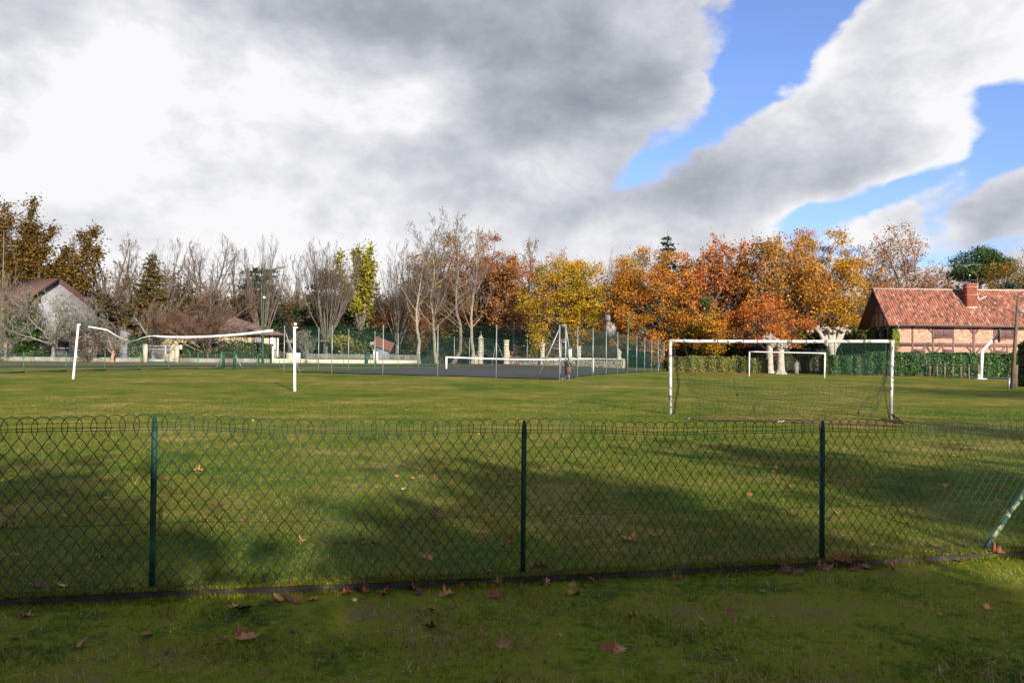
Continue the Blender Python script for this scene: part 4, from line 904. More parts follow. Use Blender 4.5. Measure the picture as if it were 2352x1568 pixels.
# ------------------------------------------------------------------ tennis court fence
def mesh_panel(p, q, h0, h1, step, r, pitch=1.0):
    """two families of straight diagonal wires filling the upright rectangle p-q"""
    L = np.linalg.norm(q-p); u = (q-p)/L; H = h1-h0; s = np.arange(-H, L, step); g = G()
    for sg in (1, -1):
        a = np.stack([np.clip(s, 0, L), h0+np.clip(-s, 0, None)*1.0], -1); b = np.stack([np.clip(s+H, 0, L), h0+np.clip(np.minimum(H, L-s), 0, H)], -1)
        if sg < 0: a[:, 0] = L-a[:, 0]; b[:, 0] = L-b[:, 0]
        P = np.stack([a, b], 1); xy_ = p+u*P[..., :1]; z = gz(xy_[..., 0], xy_[..., 1])+P[..., 1]
        k = np.linalg.norm(P[:, 0]-P[:, 1], axis=1) > .05
        g.tubes(np.concatenate([xy_, z[..., None]], -1)[k], r, 3)
    return g
court_fence = thing('tennis_fence', 'tall green mesh fence on grey posts around the tennis court', 'fence', (*cc, float(gz(*cc))))
def post_up(g, p, h, r=0.03, top=None, dz=-0.2): z = float(gz(p[0], p[1])); return g.tube([(p[0], p[1], z+dz), (p[0]+(top[0] if top else 0), p[1]+(top[1] if top else 0), z+h)], r, 8)
for A, B, n in ((NL, NR, 5), (NR, FR, 10), (FR, FLc, 5), (NL, FLc, 10)):
    mesh_panel(A, B, 0.03, 2.95, 0.062, 0.00095).build('mesh_panel', M_gmesh, court_fence, kind='stuff')
    for i in range(0 if n == 5 and A is NL else 0, n+1):
        p = A+(B-A)*i/n
        if (A is NR and i == 0) or (A is FR and i == 0) or (A is NL and B is FLc and i in (0, n)): continue
        post_up(G(), p, 3.03).build('post', M_galv, court_fence)
    g = G()
    for hh in (0.05, 0.75, 1.5, 2.25, 2.93):
        t = np.linspace(0, 1, 20*n)[:, None]; xy_ = A+(B-A)*t
        g.tube(np.concatenate([xy_, (gz(xy_[:, 0], xy_[:, 1])+hh+.015*np.sin(t[:, 0]*n*6.28))[:, None]], -1), 0.0035, 4)
    g.build('line_wire', M_gmesh, court_fence, kind='stuff')
def brace(A, to, h, reach, r=0.022, nm='brace'):
    u = nrm(np.asarray(to)-A); z0 = float(gz(*A)); e = A+u*reach; g = G().tube([(*A, z0+h), (*e, float(gz(*e))-.05)], r, 6); return g.build(nm, M_galv, court_fence)
brace(NL, NR, 2.8, 1.35); brace(NL, FLc, 2.75, 1.6)
brace(FLc, NL, 2.85, 1.3); brace(FLc, FR, 2.85, 1.4)
for nm, c_, tgt in (('rail', FLc, NL), ('rail', FLc, FR)):
    for hh in (1.75, 0.85):
        k_ = (2.85-hh)/2.85*1.3; e = c_+nrm(tgt-c_)*k_; z0 = float(gz(*c_)); G().tube([(*c_, z0+hh), (*e, z0+hh)], .016, 6).build(nm, M_galv, court_fence)
brace(FR, NR, 2.8, 4.2)
# gate frame at the near corner
gate = thing('court_gate', 'narrow grey steel door frame with slanting braces at the near tennis court corner', 'gate', (*NR, float(gz(*NR))))
gd = nrm(FR-NR); gw = nrm(NR-NL); z0 = float(gz(*NR)); A_ = NR+gw*.0; B_ = NR+gw*.36
def p3(p, h): return (p[0], p[1], z0+h)
for p in (A_, B_): G().beam(p3(p, -.1), p3(p, 3.02), .065, .065, (gw[0], gw[1], 0)).build('frame_post', M_galv, gate)
for h in (3.0, 2.08, .06): G().beam(p3(A_, h), p3(B_, h), .06, .06).build('cross_bar', M_galv, gate)
G().tube([p3(A_+gw*.10, .30), p3(A_+gw*.10, 2.2)], .018, 6).build('door_edge', M_galv, gate)
G().tube([p3(A_+gw*.06, .35), p3(A_+gw*.06, 2.0)], .028, 6).tube([p3(A_+gw*.06, 1.0), p3(A_+gw*.06, 1.12)], .06, 8).build('lock', M_galv, gate)
e = NR-gw*1.33; G().tube([p3(NR, 2.82), (e[0], e[1], float(gz(*e))-.05)], .032, 8).build('brace', M_galv, gate)
G().tube([p3(NR-gw*.54, 1.72), p3(A_, 1.72)], .017, 6).build('brace_bar', M_galv, gate); G().tube([p3(NR-gw*.97, .87), p3(A_, .87)], .017, 6).build('brace_bar', M_galv, gate)
e = B_+gd*1.9; G().tube([p3(B_, 2.82), (e[0], e[1], float(gz(*e)))], .03, 8).build('brace', M_galv, gate)
box = thing('coin_box', 'pale grey metal box fixed to the court gate frame above the bin', 'box', p3(B_+gw*.28-gd*.1, 1.05))
bx = B_+gw*.25-gd*.06; ax = ((gw[0], gw[1], 0), (gd[0], gd[1], 0), (0, 0, 1)); M_box = pm('pale_grey_panel', (.50, .54, .54), (.44, .48, .48), 3, .5)
G().box(p3(bx, 1.38), (.20, .10, .66), ax).build('case', M_box, box); G().box(p3(bx-gd*.055, 1.38), (.15, .02, .58), ax).build('door', pm('grey_green_panel', (.36, .42, .41), None, 3, .5), box)
G().box(p3(bx-gd*.02, 1.72), (.25, .16, .03), ax).build('lid', pm('dark_lid', (.08, .08, .085), None, 4, .5), box)
G().box(p3(bx+gw*.10-gd*.02, 1.38), (.03, .12, .66), ax).build('edge_strip', M_white, box)
bn = NR+gw*.62-gd*.25; binr = thing('litter_bin', 'rusty brown litter bin with a black bag on a thin post by the court gate', 'bin', (*bn, float(gz(*bn))))
M_bin = pm('rusty_bin', (.11, .05, .03), (.07, .045, .035), 5, .7); M_bag = pm('black_bag', (.008, .008, .010), (.012, .012, .014), 5, .25, spec=.6)
G().lathe(p3(bn, .38), [(0, .135), (.01, .15), (.40, .15)], 16).build('drum', M_bin, binr, smooth=True); G().lathe(p3(bn, .73), [(0, .155), (.02, .16), (.04, .155)], 16).build('rim', M_bin, binr)
G().tube([p3(bn-gw*.12, -.1), p3(bn-gw*.12, 1.15)], .022, 6).build('post', pm('dark_post', (.05, .045, .04), None, 3, .6), binr); G().tube([p3(bn+gw*.02, -.1), p3(bn+gw*.02, .4)], .02, 6).build('post', M_galv, binr)
rb = np.random.default_rng(3); G().blobs([p3(bn-gw*.05, .92), p3(bn+gw*.10, .80), p3(bn-gw*.12, .98), p3(bn+gw*.0, .80)], [.13, .12, .09, .17], rb, 2, .75, .10).build('bag', M_bag, binr)

# ------------------------------------------------------------------ tennis net
na = gp(1025.5, 64.4); nb2 = gp(1362, 58.8); net = thing('tennis_net', 'tennis net with a white top band between white posts', 'net', (na+nb2)/2)
for p in (na, nb2): G().box(p+(0, 0, .52), (.15, .10, 1.10)).build('post', M_white, net)
t = np.linspace(0, 1, 30); TP = na+(nb2-na)*t[:, None]; TP[:, 2] = gz(TP[:, 0], TP[:, 1])+1.02-.10*np.sin(np.pi*t)
g = G(); V = np.concatenate([TP+(0, -.012, .055), TP+(0, -.012, -.055), TP+(0, .012, -.055), TP+(0, .012, .055)]); i = np.arange(29)
g.add(V, np.concatenate([np.stack([i+a*30, i+1+a*30, i+1+b*30, i+b*30], -1) for a, b in ((0, 1), (1, 2), (2, 3), (3, 0))])); g.build('top_band', M_tape, net)
g = G(); m = int(np.linalg.norm(nb2-na)/.06); t = np.linspace(0, 1, m); q = na+(nb2-na)*t[:, None]; zb = gz(q[:, 0], q[:, 1]); q1 = q.copy(); q1[:, 2] = zb+1.0-.10*np.sin(np.pi*t); q0 = q.copy(); q0[:, 2] = zb+.08
g.tubes(np.stack([q0, q1], 1), .0012, 3)
for f in np.linspace(0, 1, 20): g.tube(q0*(1-f)+q1*f, .0012, 3)
g.build('cord_net', M_net, net, kind='stuff')

# ------------------------------------------------------------------ volleyball posts and net
vL0, vR0 = hit(168, 870), hit(677, 898)
def up_to(p, px, py): d = p[1]; q = W(px, py, d*1.0); return np.array((q[0], q[1], q[2]))
def depth(p): return -(RC.T @ (p-CAM))[2]
vLt, vRt = W(180, 746, depth(vL0)), W(676.5, 752.5, depth(vR0))
for p0, p1, lb in ((vL0, vLt, 'leaning white volleyball post on the left of the field'), (vR0, vRt, 'upright white volleyball post with flaking paint beside the court')):
    po = thing('volleyball_post', lb, 'post', p0, 'volleyball posts')
    u = nrm(p1-p0); G().tube([p0-u*.2, p0+(p1-p0)*.02, p1], [.054, .053, .050], 14).build('tube', M_white, po, smooth=True)
    side = 1 if p0 is vL0 else -1
    G().beam(p1+u*.01-np.array((.06, 0, 0)), p1+u*.01+np.array((.11 if side > 0 else .13, 0, 0)), .05, .05).build('cap_bracket', M_white, po)
    for f in (.77, .53): G().tube([p0+(p1-p0)*f+(side*.06, 0, 0), p0+(p1-p0)*f+(side*.17, 0, 0), p0+(p1-p0)*f+(side*.17, 0, .04)], .009, 5).build('hook', M_worn, po)
    if p0 is vR0: G().blobs([p1+u*.14+(.03, 0, 0)], .065, rb, 2, .9, .01).build('pulley', pm('glassy_grey', (.6, .62, .66), (.5, .5, .52), 9, .25), po)
vnet = thing('volleyball_net', 'sagging volleyball net with a twisted white top band', 'net', (vL0+vR0)/2)
tape = [(203, 750.5), (220, 753), (243, 757), (250, 760), (262, 768), (277, 776), (290, 781), (300, 782.5), (312, 781.5), (325, 776), (340, 772.5), (352, 771.3), (368, 772.8), (390, 774), (430, 774.3), (470, 773.5), (510, 771), (550, 768), (590, 763.5), (627, 759)]
dl, dr = depth(vL0), depth(vR0)
def dpt(px): f = (px-172)/(677-172.0); return 1/((1-f)/dl+f/dr)
TPt = np.array([W(x, y, dpt(x)) for x, y in tape]); tq = np.linspace(0, len(tape)-1, 110); it = np.arange(len(tape))
TPt = np.stack([np.interp(tq, it, TPt[:, k]) for k in range(3)], -1)
for _ in range(3): TPt[1:-1] = (TPt[:-2]+2*TPt[1:-1]+TPt[2:])/4
pxs = np.interp(tq, it, [a for a, b in tape]); half = np.interp(pxs, [203, 243, 262, 285, 300, 315, 345, 365, 627], [.035, .04, .03, .022, .012, .02, .03, .042, .048])
tw = np.interp(pxs, [203, 240, 300, 350, 365, 627], [0.2, 0.3, 1.2, .9, 0.15, 0.05])
o1 = np.stack([0*tw, -np.sin(tw), np.cos(tw)], -1)*half[:, None]; n = len(TPt); V = np.concatenate([TPt+o1, TPt-o1, TPt-o1+(0, .012, 0), TPt+o1+(0, .012, 0)]); i = np.arange(n-1)
G().add(V, np.concatenate([np.stack([i+a*n, i+1+a*n, i+1+b*n, i+b*n], -1) for a, b in ((0, 1), (1, 2), (2, 3), (3, 0))])).build('top_band', M_tape, vnet, smooth=True)
G().tube([vLt, TPt[0]], .006, 4).tube([TPt[-1], vRt], .004, 4).build('cord', M_net, vnet)
g = G(); nc = 60; cols_ = TPt[np.linspace(0, n-1, nc).astype(int)]; rows = 10; drop = np.linspace(0, 1.0, rows)
NP = np.stack([np.stack([cols_[:, 0]+.04*np.sin(np.arange(nc)*.7+k), cols_[:, 1]+.03*np.sin(np.arange(nc)*.4+k), cols_[:, 2]-.04-d_*(.85+.12*np.sin(np.arange(nc)*.25))-.02*np.sin(np.arange(nc)*1.3+k)], -1) for k, d_ in enumerate(drop)], 1)
g.tubes(NP, .0016, 3); g.tubes(NP.transpose(1, 0, 2), .0016, 3); g.build('cord_net', M_net, vnet, kind='stuff')
kn = NP.reshape(-1, 3); kn = kn[rb.random(len(kn)) < .5]
G().blobs(kn, .010, rb, 1, 1, .05).build('knots', M_tape, vnet, kind='stuff')

# ------------------------------------------------------------------ goals
def goal(label, bl, br, tl, tr, r, mat, near):
    b0, b1 = hit(*bl), hit(*br); t0_, t1_ = W(*tl, depth(b0)), W(*tr, depth(b1)); root = thing('football_goal', label, 'goal', (b0+b1)/2, 'football goals')
    for b, t_ in ((b0, t0_), (b1, t1_)): G().tube([b-(0, 0, .1), b*.5+t_*.5, t_], r, 12).build('goalpost', mat, root, smooth=True)
    k = np.linspace(0, 1, 12)[:, None]; cb_ = t0_+(t1_-t0_)*k; cb_[:, 2] -= .012*np.sin(np.pi*k[:, 0])
    u = nrm(t1_-t0_); cb_[0] -= u*r; cb_[-1] += u*r
    G().tube(cb_, r*1.03, 12).build('crossbar', mat, root, smooth=True)
    return root, b0, b1, t0_, t1_
ng, b0, b1, t0_, t1_ = goal('near football goal with peeling white posts and a torn dark net', (1540, 951), (2046, 961), (1540, 783), (2050, 783.5), .042, M_worn, True)
# the net hangs from the crossbar towards the camera, reaching a bar on the ground
f0, f1 = hit(1572, 964), hit(2070, 979)
GB = np.array([f0+(f1-f0)*t for t in np.linspace(0, 1, 10)]); GB[:, 2] = gz(GB[:, 0], GB[:, 1])+.035
G().tube(GB, .022, 8).build('ground_bar', M_rust, ng)
rn = np.random.default_rng(12); nu, nv = 40, 13
u_ = np.linspace(0, 1, nu)[:, None]; v_ = np.linspace(0, 1, nv)[None]
top0, top1 = t0_+(t1_-t0_)*.045+(0, 0, -.05), t0_+(t1_-t0_)*.965+(0, 0, -.05)
# the torn net has come off most of the bar and droops: its upper edge sags low between the ties
edge = np.interp(u_[:, 0], [0, .03, .06, .12, .25, .31, .45, .60, .72, .80, .90, .965, 1], [.02, .35, .52, .56, .50, .53, .60, .54, .57, .53, .58, .55, .0])
gb = f0+(f1-f0)*(0.06+.86*u_)
bot = np.stack([gb[:, 0], gb[:, 1]-.0, gz(gb[:, 0], gb[:, 1])+.03], -1)+(b0-f0)*.35
tp = top0+(top1-top0)*u_
lowz = (gz(tp[:, 0], tp[:, 1])+2.05*(1-edge))
edge_p = np.stack([tp[:, 0], tp[:, 1]*.75+bot[:, 1]*.25, lowz], -1)
Q = edge_p[:, None]*(1-v_[..., None])+bot[:, None]*v_[..., None]
wav = np.sin(u_*21+v_*3)*.035+np.sin(u_*9+1)*.05*np.sin(v_*3.1)+.02*np.sin(u_*37+v_*11)
Q[..., 2] += wav*(1-v_*.7)+.09*np.sin(np.pi*v_)*np.sin(u_*12+.5)*(1-v_); Q[..., 1] -= .12*np.sin(np.pi*v_); Q[..., 0] += .05*np.sin(v_*9+u_*14)+rn.normal(0, .008, Q[..., 0].shape)
Q[..., 2] = np.maximum(Q[..., 2], gz(Q[..., 0], Q[..., 1])+.01)
keepv = rn.random((nu, nv-1)) < .93; keeph = rn.random((nu-1, nv)) < .95
g = G(); sv_ = np.stack([Q[:, :-1], Q[:, 1:]], 2)[keepv]; sh = np.stack([Q[:-1], Q[1:]], 2)[keeph]
g.tubes(sv_, .0042, 3); g.tubes(sh, .0042, 3)
g.build('net', M_net, ng, kind='stuff')
# bunched net ropes by both posts and knots hanging in the net
for xb, xt, side in ((b0, t0_, 1), (b1, t1_, -1)):
    g = G()
    for k in range(6 if side > 0 else 3):
        t = np.linspace(0, 1, 26); p = xb+(xt-xb)*t[:, None]*.93; off = side*(.05+.16*np.clip(1-np.abs(t-.45)*1.1, 0, 1)*np.sin(np.pi*t)**.4)+.03*np.sin(t*18+k*1.7)
        p[:, 0] += off; p[:, 1] += .03*np.cos(t*14+k)-.05; g.tube(p, .0055, 4)
    g.build('net_rope', M_net, ng)
for uu, v0_, L in ((.27, 0.02, .75), (.36, .55, .2), (.92, .3, .75)):
    i = int(uu*(nu-1)); p = Q[i, int(v0_*(nv-1))]; q = Q[i, min(nv-1, int((v0_+L*.6)*(nv-1)))]
    t = np.linspace(0, 1, 10)[:, None]; pp = p*(1-t)+q*t; pp[:, 0] += .03*np.sin(t[:, 0]*9); G().tube(pp, .007, 4).blobs([q], .035, rn, 1, 1.3, .3).build('net_rope', M_net, ng)
hp = hit(2070, 974); t = np.linspace(0, 1, 12)[:, None]
g = G()
for k in range(7): p = (b1+(0, 0, .12))*(1-t)+(hp+(rn.normal(0, .05), rn.normal(0, .05), .02))*t; p[:, 2] += .06*np.sin(np.pi*t[:, 0])*rn.random(); g.tube(p, .010, 4)
g.build('net_tail', M_net, ng)
for uu in (.22, .40, .555, .62, .875):
    p = t0_+(t1_-t0_)*uu; a = np.linspace(0, 6.28, 12); G().tube(np.stack([p[0]+.03*np.sin(a*1.5), p[1]+.050*np.cos(a), p[2]+.050*np.sin(a)], -1), .009, 4).build('cord_tie', M_net, ng)
# old painted marks on the posts
M_blue = pm('blue_marker', (.05, .08, .16), None, 4, .7)
for b, t_, f in ((b1, t1_, .56), (b0, t0_, .80)):
    for k, zz in enumerate((0, .07, .14, .22)):
        c = b+(t_-b)*f+np.array((0, -.046, zz)); a = np.linspace(-1.1, 1.1, 8)+k*.5
        G().tube(np.stack([c[0]+.035*np.sin(a*1.3), c[1]+.012*np.abs(np.sin(a)), c[2]+.028*np.cos(a*2)], -1), .005, 4).build('painted_mark', M_blue, ng)
fg, c0, c1, s0, s1 = goal('far white football goal in front of the pollarded trees', (1720.5, 864.5), (1893.5, 868.5), (1721.5, 807.5), (1895, 811), .055, M_white, False)
g = G(); u_ = np.linspace(0, 1, 40)[:, None]; v_ = np.linspace(0, 1, 14)[None]; tp = s0+(s1-s0)*u_; bk = c0+(c1-c0)*u_; bk = bk+(0, 1.5, 0)
Q = tp[:, None]*(1-v_[..., None])+bk[:, None]*v_[..., None]; Q[..., 2] -= .25*np.sin(np.pi*v_)*(1+.5*np.sin(u_*12)); Q[..., 2] = np.maximum(Q[..., 2], gz(Q[..., 0], Q[..., 1])+.02)
g.tubes(Q, .0028, 3); g.tubes(Q.transpose(1, 0, 2), .0028, 3)
M_netw = pm('weathered_cord', (.16, .14, .10), (.08, .07, .05), 3, .9)
g.build('net', M_netw, fg, kind='stuff')

# ------------------------------------------------------------------ pollarded plane trees
M_plane = pm('mottled_plane_bark', (.36, .325, .265), (.25, .215, .165), 3.5, .9, .4, 9, c3=(.17, .135, .10), thr=(.60, .68), scale3=5)
M_knob = pm('knobbly_bark', (.30, .235, .195), (.15, .11, .09), 7, .95, .6, 14, c3=(.40, .36, .30), thr=(.58, .66))
def pollard(label, px, py, topy, wd_, seed, arms=None, d=None):
    rp = np.random.default_rng(seed); b = hit(px, py) if d is None else gp(px, d); d = depth(b); H = zt(px, topy, d)-b[2]; r = wd_/2*d/FPX
    root = thing('pollarded_plane', label, 'tree', b, 'pollarded plane trees')
    t = np.array((-.03, 0, .02, .05, .10, .2, .4, .6, .72, .80, .88))
    rr = r*(np.array((1.9, 1.7, 1.45, 1.25, 1.1, 1.0, .92, .88, .95, 1.2, 1.0)) if not arms else np.array((.42, .40, .38, .37, .37, .38, .45, .65, .92, 1.05, .9)))
    g = G().tube([b+(.02*math.sin(q*7), 0, q*H) for q in t*(1 if not arms else .80)], rr, 14)
    for k in range(7 if not arms else 0):
        a = k*.9+rp.uniform(-.2, .2); g.tube([b+(math.cos(a)*r*.7, math.sin(a)*r*.7, .40), b+(math.cos(a)*r*1.25, math.sin(a)*r*1.25, .10), b+(math.cos(a)*r*1.9, math.sin(a)*r*1.9, -.05)], [.10, .09, .04], 6)
    g.build('trunk', M_plane, root, smooth=True)
    heads = arms or [(0, 0, .965), (r*1.0, 0, .84), (-r*.9, 0, .85), (0, -r*.8, .80), (r*.5, -.2, .90)]
    if arms:
        for x, yv, h in arms:
            p = np.linspace(0, 1, 6)[:, None]; st = b+(x*.12, 0, H*.58); en = b+(x, yv, h*H); q = st*(1-p)+en*p; q[:, 2] -= .05*H*np.sin(np.pi*p[:, 0])
            G().tube(q, np.linspace(.30, .17, 6), 9).build('limb', M_plane, root, smooth=True)
    hs_ = .30 if arms else .27
    for x, yv, h in heads:
        C = np.array([b+(x, yv, h*H)+rp.normal(0, 1, 3)*np.array((hs_*1.15, hs_*.8, hs_*.55)) for _ in range(13)])
        G().blobs(C, rp.uniform(hs_*.35, hs_*.75, 13), rp, 2, .85, .10).build('knuckle', M_knob, root, smooth=True)
pollard('left one of the two close pollarded plane trunks behind the far goal', 1768, 857.0, 770, 15, 1)
pollard('right one of the two close pollarded plane trunks behind the far goal', 1793, 859.0, 781, 17, 2)
pollard('wide pollarded plane with three fisted arms left of the farmhouse', 1911, 866, 753, 26, 3, arms=[(-1.30, 0, .95), (-.75, .2, .97), (-.25, -.1, .90), (.22, .1, .93), (.85, 0, .94), (1.25, .1, .96)], d=76.5)

# ------------------------------------------------------------------ hedges
def hedge(label, pts, thick, leaf, n, seed, ls=.11, name='hedge', rough_=.10, ends=False):
    """pts: (px, depth, top py) along the front face"""
    rh = np.random.default_rng(seed); A = [gp(px, d) for px, d, t in pts]; T = [zt(px, t, d) for px, d, t in pts]; A = np.array(A); T = np.array(T)
    root = thing(name, label, 'hedge', A.mean(0)); L = np.concatenate([[0], np.cumsum(np.linalg.norm(np.diff(A[:, :2], axis=0), axis=1))])
    s = rh.random(n)*L[-1]; px_ = np.stack([np.interp(s, L, A[:, k]) for k in range(3)], -1); tz = np.interp(s, L, T)
    u = rh.random(n); kind_ = rh.random(n); bulge = rough_*(np.sin(s*2.1)+np.sin(s*5.3+px_[:, 0])*.6)
    hgt = tz-px_[:, 2]+.06*np.sin(s*3)+.05*np.sin(s*7.7)
    y = np.where(kind_ < .68, bulge+rh.normal(0, .05, n), rh.random(n)*thick); z = np.where(kind_ < .68, u*hgt, hgt+rh.normal(0, .05, n))
    X = px_+np.stack([rh.normal(0, .03, n), y, z], -1); nr = np.where((kind_ < .68)[:, None], (0, -1.0, .35), (0, -.2, 1.0))
    if ends: k = rh.random(n) < .45; X[k] = A[0]+np.stack([-.06+rh.normal(0, .04, n), rh.random(n)*thick, rh.random(n)*(T[0]-A[0][2])], -1)[k]; nr[k] = (-1.0, -.3, .3)
    ct = rh.normal(.5, .14, n)+.12*np.sin(s*1.1)*np.sin(u*4+s*.6)
    m = max(2, int(L[-1]/1.2)); q = np.linspace(0, L[-1], m); B = np.stack([np.interp(q, L, A[:, k]) for k in range(3)], -1); bz = np.interp(q, L, T)
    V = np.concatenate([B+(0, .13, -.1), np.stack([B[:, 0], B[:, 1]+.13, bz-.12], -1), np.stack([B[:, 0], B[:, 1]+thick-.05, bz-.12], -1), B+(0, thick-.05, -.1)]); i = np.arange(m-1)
    G().add(V, np.concatenate([np.stack([i+a*m, i+1+a*m, i+1+(a+1)*m, i+(a+1)*m], -1) for a in range(3)]+[np.array([[0, m, 2*m, 3*m], [m-1, 2*m-1, 3*m-1, 4*m-1][::-1]])])).build('shade_core', pm('hedge_shade', (.012, .016, .006), (.02, .022, .008), 4, .95), root)  # solid core whose dark colour stands for the shade between the leaves
    G().leaves(rh, X, ls, ct, nrm=nr).build('foliage', LEAF[leaf], root)
    return root
hedge('tall clipped laurel hedge in front of the half timbered farmhouse', [(2040, 73, 811), (2130, 72.5, 812.5), (2240, 71.5, 814), (2420, 70, 815)], 1.4, 'laurel', 21000, 1, .105)
hedge('looser yellow flecked laurel hedge left of the farmhouse corner', [(1893, 75, 819), (1960, 74.5, 820), (2000, 74, 814), (2038, 73.4, 810)], 1.3, 'laurel', 9000, 2, .12, rough_=.2)
hedge('low olive green hedge behind the near goal', [(1536, 80, 822), (1600, 79, 820), (1700, 78, 822), (1765, 76, 826)], 1.3, 'hedge', 10000, 3, .11, rough_=.14)
hedge('dark shaded hedge behind the far goal', [(1800, 80, 800), (1850, 80, 803), (1910, 79.5, 806)], 1.2, 'dark', 6000, 4, .12, rough_=.2)
hedge('dark clipped hedge behind the low wall left of the bungalow', [(408, 91, 790), (480, 92, 789), (560, 93, 788), (623, 94.5, 791)], .9, 'evergreen', 9000, 5, .09)
hedge('dark hedge left of the driveway gate', [(293, 90, 772), (318, 90, 776), (334, 90, 784)], .9, 'evergreen', 3000, 6, .09)
hedge('green garden hedge behind the cream wall', [(745, 104, 806), (800, 105, 803), (858, 106, 804)], .8, 'hedge', 3000, 7, .10)
hedge('tall dark clipped hedge end at the right edge of the field', [(2366, 46, 790), (2460, 44, 788)], .9, 'evergreen', 9000, 8, .08, ends=True)
# leaf litter
def litter(name, label, x0, x1, d0, d1, n, leaf, seed, s=.07):
    rl = np.random.default_rng(seed); d = rl.uniform(d0, d1, n); px = rl.uniform(x0, x1, n); x = (px-CX)/FPX*d; P = np.stack([x, d, gz(x, d)+.02], -1)
    o = G().leaves(rl, P, s, rl.normal(.5, .2, n), 2.5).build(name, LEAF[leaf], kind='stuff', label=label); o['category'] = 'leaf litter'
litter('leaf_litter', 'orange leaf litter along the low olive hedge', 1535, 1770, 74, 79.5, 3600, 'copper', 1)
litter('leaf_litter', 'rust leaf litter behind the tennis court', 1050, 1440, 84, 96, 2600, 'copper', 2)
litter('leaf_litter', 'brown leaf litter at the foot of the laurel hedge', 1900, 2400, 69.5, 72.5, 900, 'copper', 3)
litter('leaf_litter', 'red brown leaf litter below the low left wall', -10, 330, 77, 84, 1800, 'rust', 4)

# ------------------------------------------------------------------ far fence of tall green posts in front of the farmhouse hedge
bf = thing('ball_fence', 'tall thin green wire fence in front of the laurel hedge', 'fence', gp(2140, 70))
BP = [(1917, 71.5, 866, 783), (2035, 71, 866, 782), (2132, 70.5, 863.5, 784.5), (2230, 70, 869, 786)]
pts = []
for px, d, yb, yt in BP:
    b = gp(px-1, d); t_ = W(px, yt, d); pts.append((b, t_)); G().tube([b-(0, 0, .1), t_], .032, 6).build('post', M_green, bf)
b = gp(1952, 71.3); G().tube([b, W(1925, 787, 71.4)], .028, 6).build('brace', M_green, bf)
g = G()
for f in (.05, .35, .62, .97): g.tube([b_+(t_-b_)*f for b_, t_ in pts], .007, 4)
g.build('line_wire', M_gmesh, bf)
mesh_panel(pts[0][0][:2], pts[1][0][:2], .05, 3.1, .075, .0022).build('mesh_panel', M_gmesh, bf, kind='stuff')
mesh_panel(pts[1][0][:2], pts[3][0][:2], .05, 3.1, .14, .0018).build('mesh_panel', M_gmesh, bf, kind='stuff')
sp = gp(1908, 72.5); dp = thing('leaning_plank', 'short grey plank leaning beside the far goal', 'plank', gp(1916, 72)); G().beam(gp(1916, 72.2), W(1907, 846, 72.2), .12, .05).build('plank', M_wood, dp)
dp = thing('concrete_stub', 'pale square concrete post standing in shade behind the far goal', 'post', gp(1829, 77)); G().box(gp(1829, 77)+(0, 0, .52), (.36, .3, 1.1)).box(gp(1829, 77)+(0, 0, 1.09), (.40, .34, .06)).build('post', M_conc, dp)
# ------------------------------------------------------------------ wooden rail, basketball hoop, utility pole
rail = thing('wooden_rail', 'low wooden rail on seven short posts before the laurel hedge', 'railing', gp(2180, 66))
RX = [(2135.5, 72.0), (2152, 70.3), (2169.5, 68.8), (2188, 67.4), (2206.5, 66.1), (2225, 64.9), (2247, 63.6)]; tops = []
for px, d in RX:
    b = gp(px, d); g = G().tube([b-(0, 0, .1), b+(0, 0, 1.08), b+(0, 0, 1.13), b+(0, 0, 1.15)], [.085, .082, .07, .03], 9); g.build('post', M_wood, rail, smooth=True); tops.append(b+(0, 0, 1.03))
G().tube(np.array(tops)+(0, -.0, 0), .04, 8).build('rail', M_wood, rail)
bh = thing('basketball_hoop', 'white cranked basketball post with its board seen from behind', 'hoop', hit(2253, 870)); b = hit(2253, 870.5); d = depth(b)
k1, k2 = W(2255.5, 806, d), W(2290, 770, d); G().tube([b-(0, 0, .1), b+(k1-b)*.98, k1, k2], [.125, .125, .115, .075], 12).build('post', M_white, bh, smooth=True)
G().box(b+(0, 0, .03), (.75, .45, .06)).box(b+(-.2, 0, .2), (.06, .2, .4)).build('foot_plate', M_white, bh)
bc = W(2295.5, 771, d); yaw = math.radians(62); ax = ((math.cos(yaw), math.sin(yaw), 0), (-math.sin(yaw), math.cos(yaw), 0), (0, 0, 1)); M_brd = pm('olive_board', (.13, .13, .085), (.10, .10, .07), 3, .7)
G().box(bc, (1.5, .05, 1.05), ax).build('backboard', M_brd, bh)
for z_ in (-.46, .46): G().box(bc+np.array(ax[1])*.05+(0, 0, z_), (1.5, .05, .07), ax).build('board_frame', M_brd, bh)
for s_ in (-.55, 0, .55): G().box(bc+np.array(ax[1])*.05+np.array(ax[0])*s_, (.07, .05, .86), ax).build('board_frame', M_brd, bh)
a = np.linspace(0, 2*math.pi, 20); rc = bc-np.array(ax[1])*.30+(0, 0, -.38)
G().tube(np.stack([rc[0]+.225*np.cos(a), rc[1]+.225*np.sin(a), rc[2]+0*a], -1), .012, 5, False).build('rim', M_rust, bh)
up_ = thing('utility_pole', 'leaning brown timber utility pole at the right edge', 'pole', hit(2324, 892)); b = hit(2324, 892); d = depth(b); t_ = W(2339, 678, d)
G().tube([b-(0, 0, .2), b*.5+t_*.5, t_], [.115, .09, .065], 12).build('pole', M_pole, up_, smooth=True)
G().tube([W(2316.5, 893, d*.99), W(2318, 868, d*.99)], .06, 8).build('cable_guard', M_galv, up_); G().tube([W(2330, 893, d), W(2333, 838, d)], .12, 8).build('stay_stub', M_pole, up_)
G().box(W(2348, 715, d), (.5, .22, .16)).beam(W(2338, 712, d), W(2350, 711, d), .05, .04).build('lamp_head', pm('grey_lamp', (.20, .20, .18), (.10, .10, .09), 4, .6), up_)
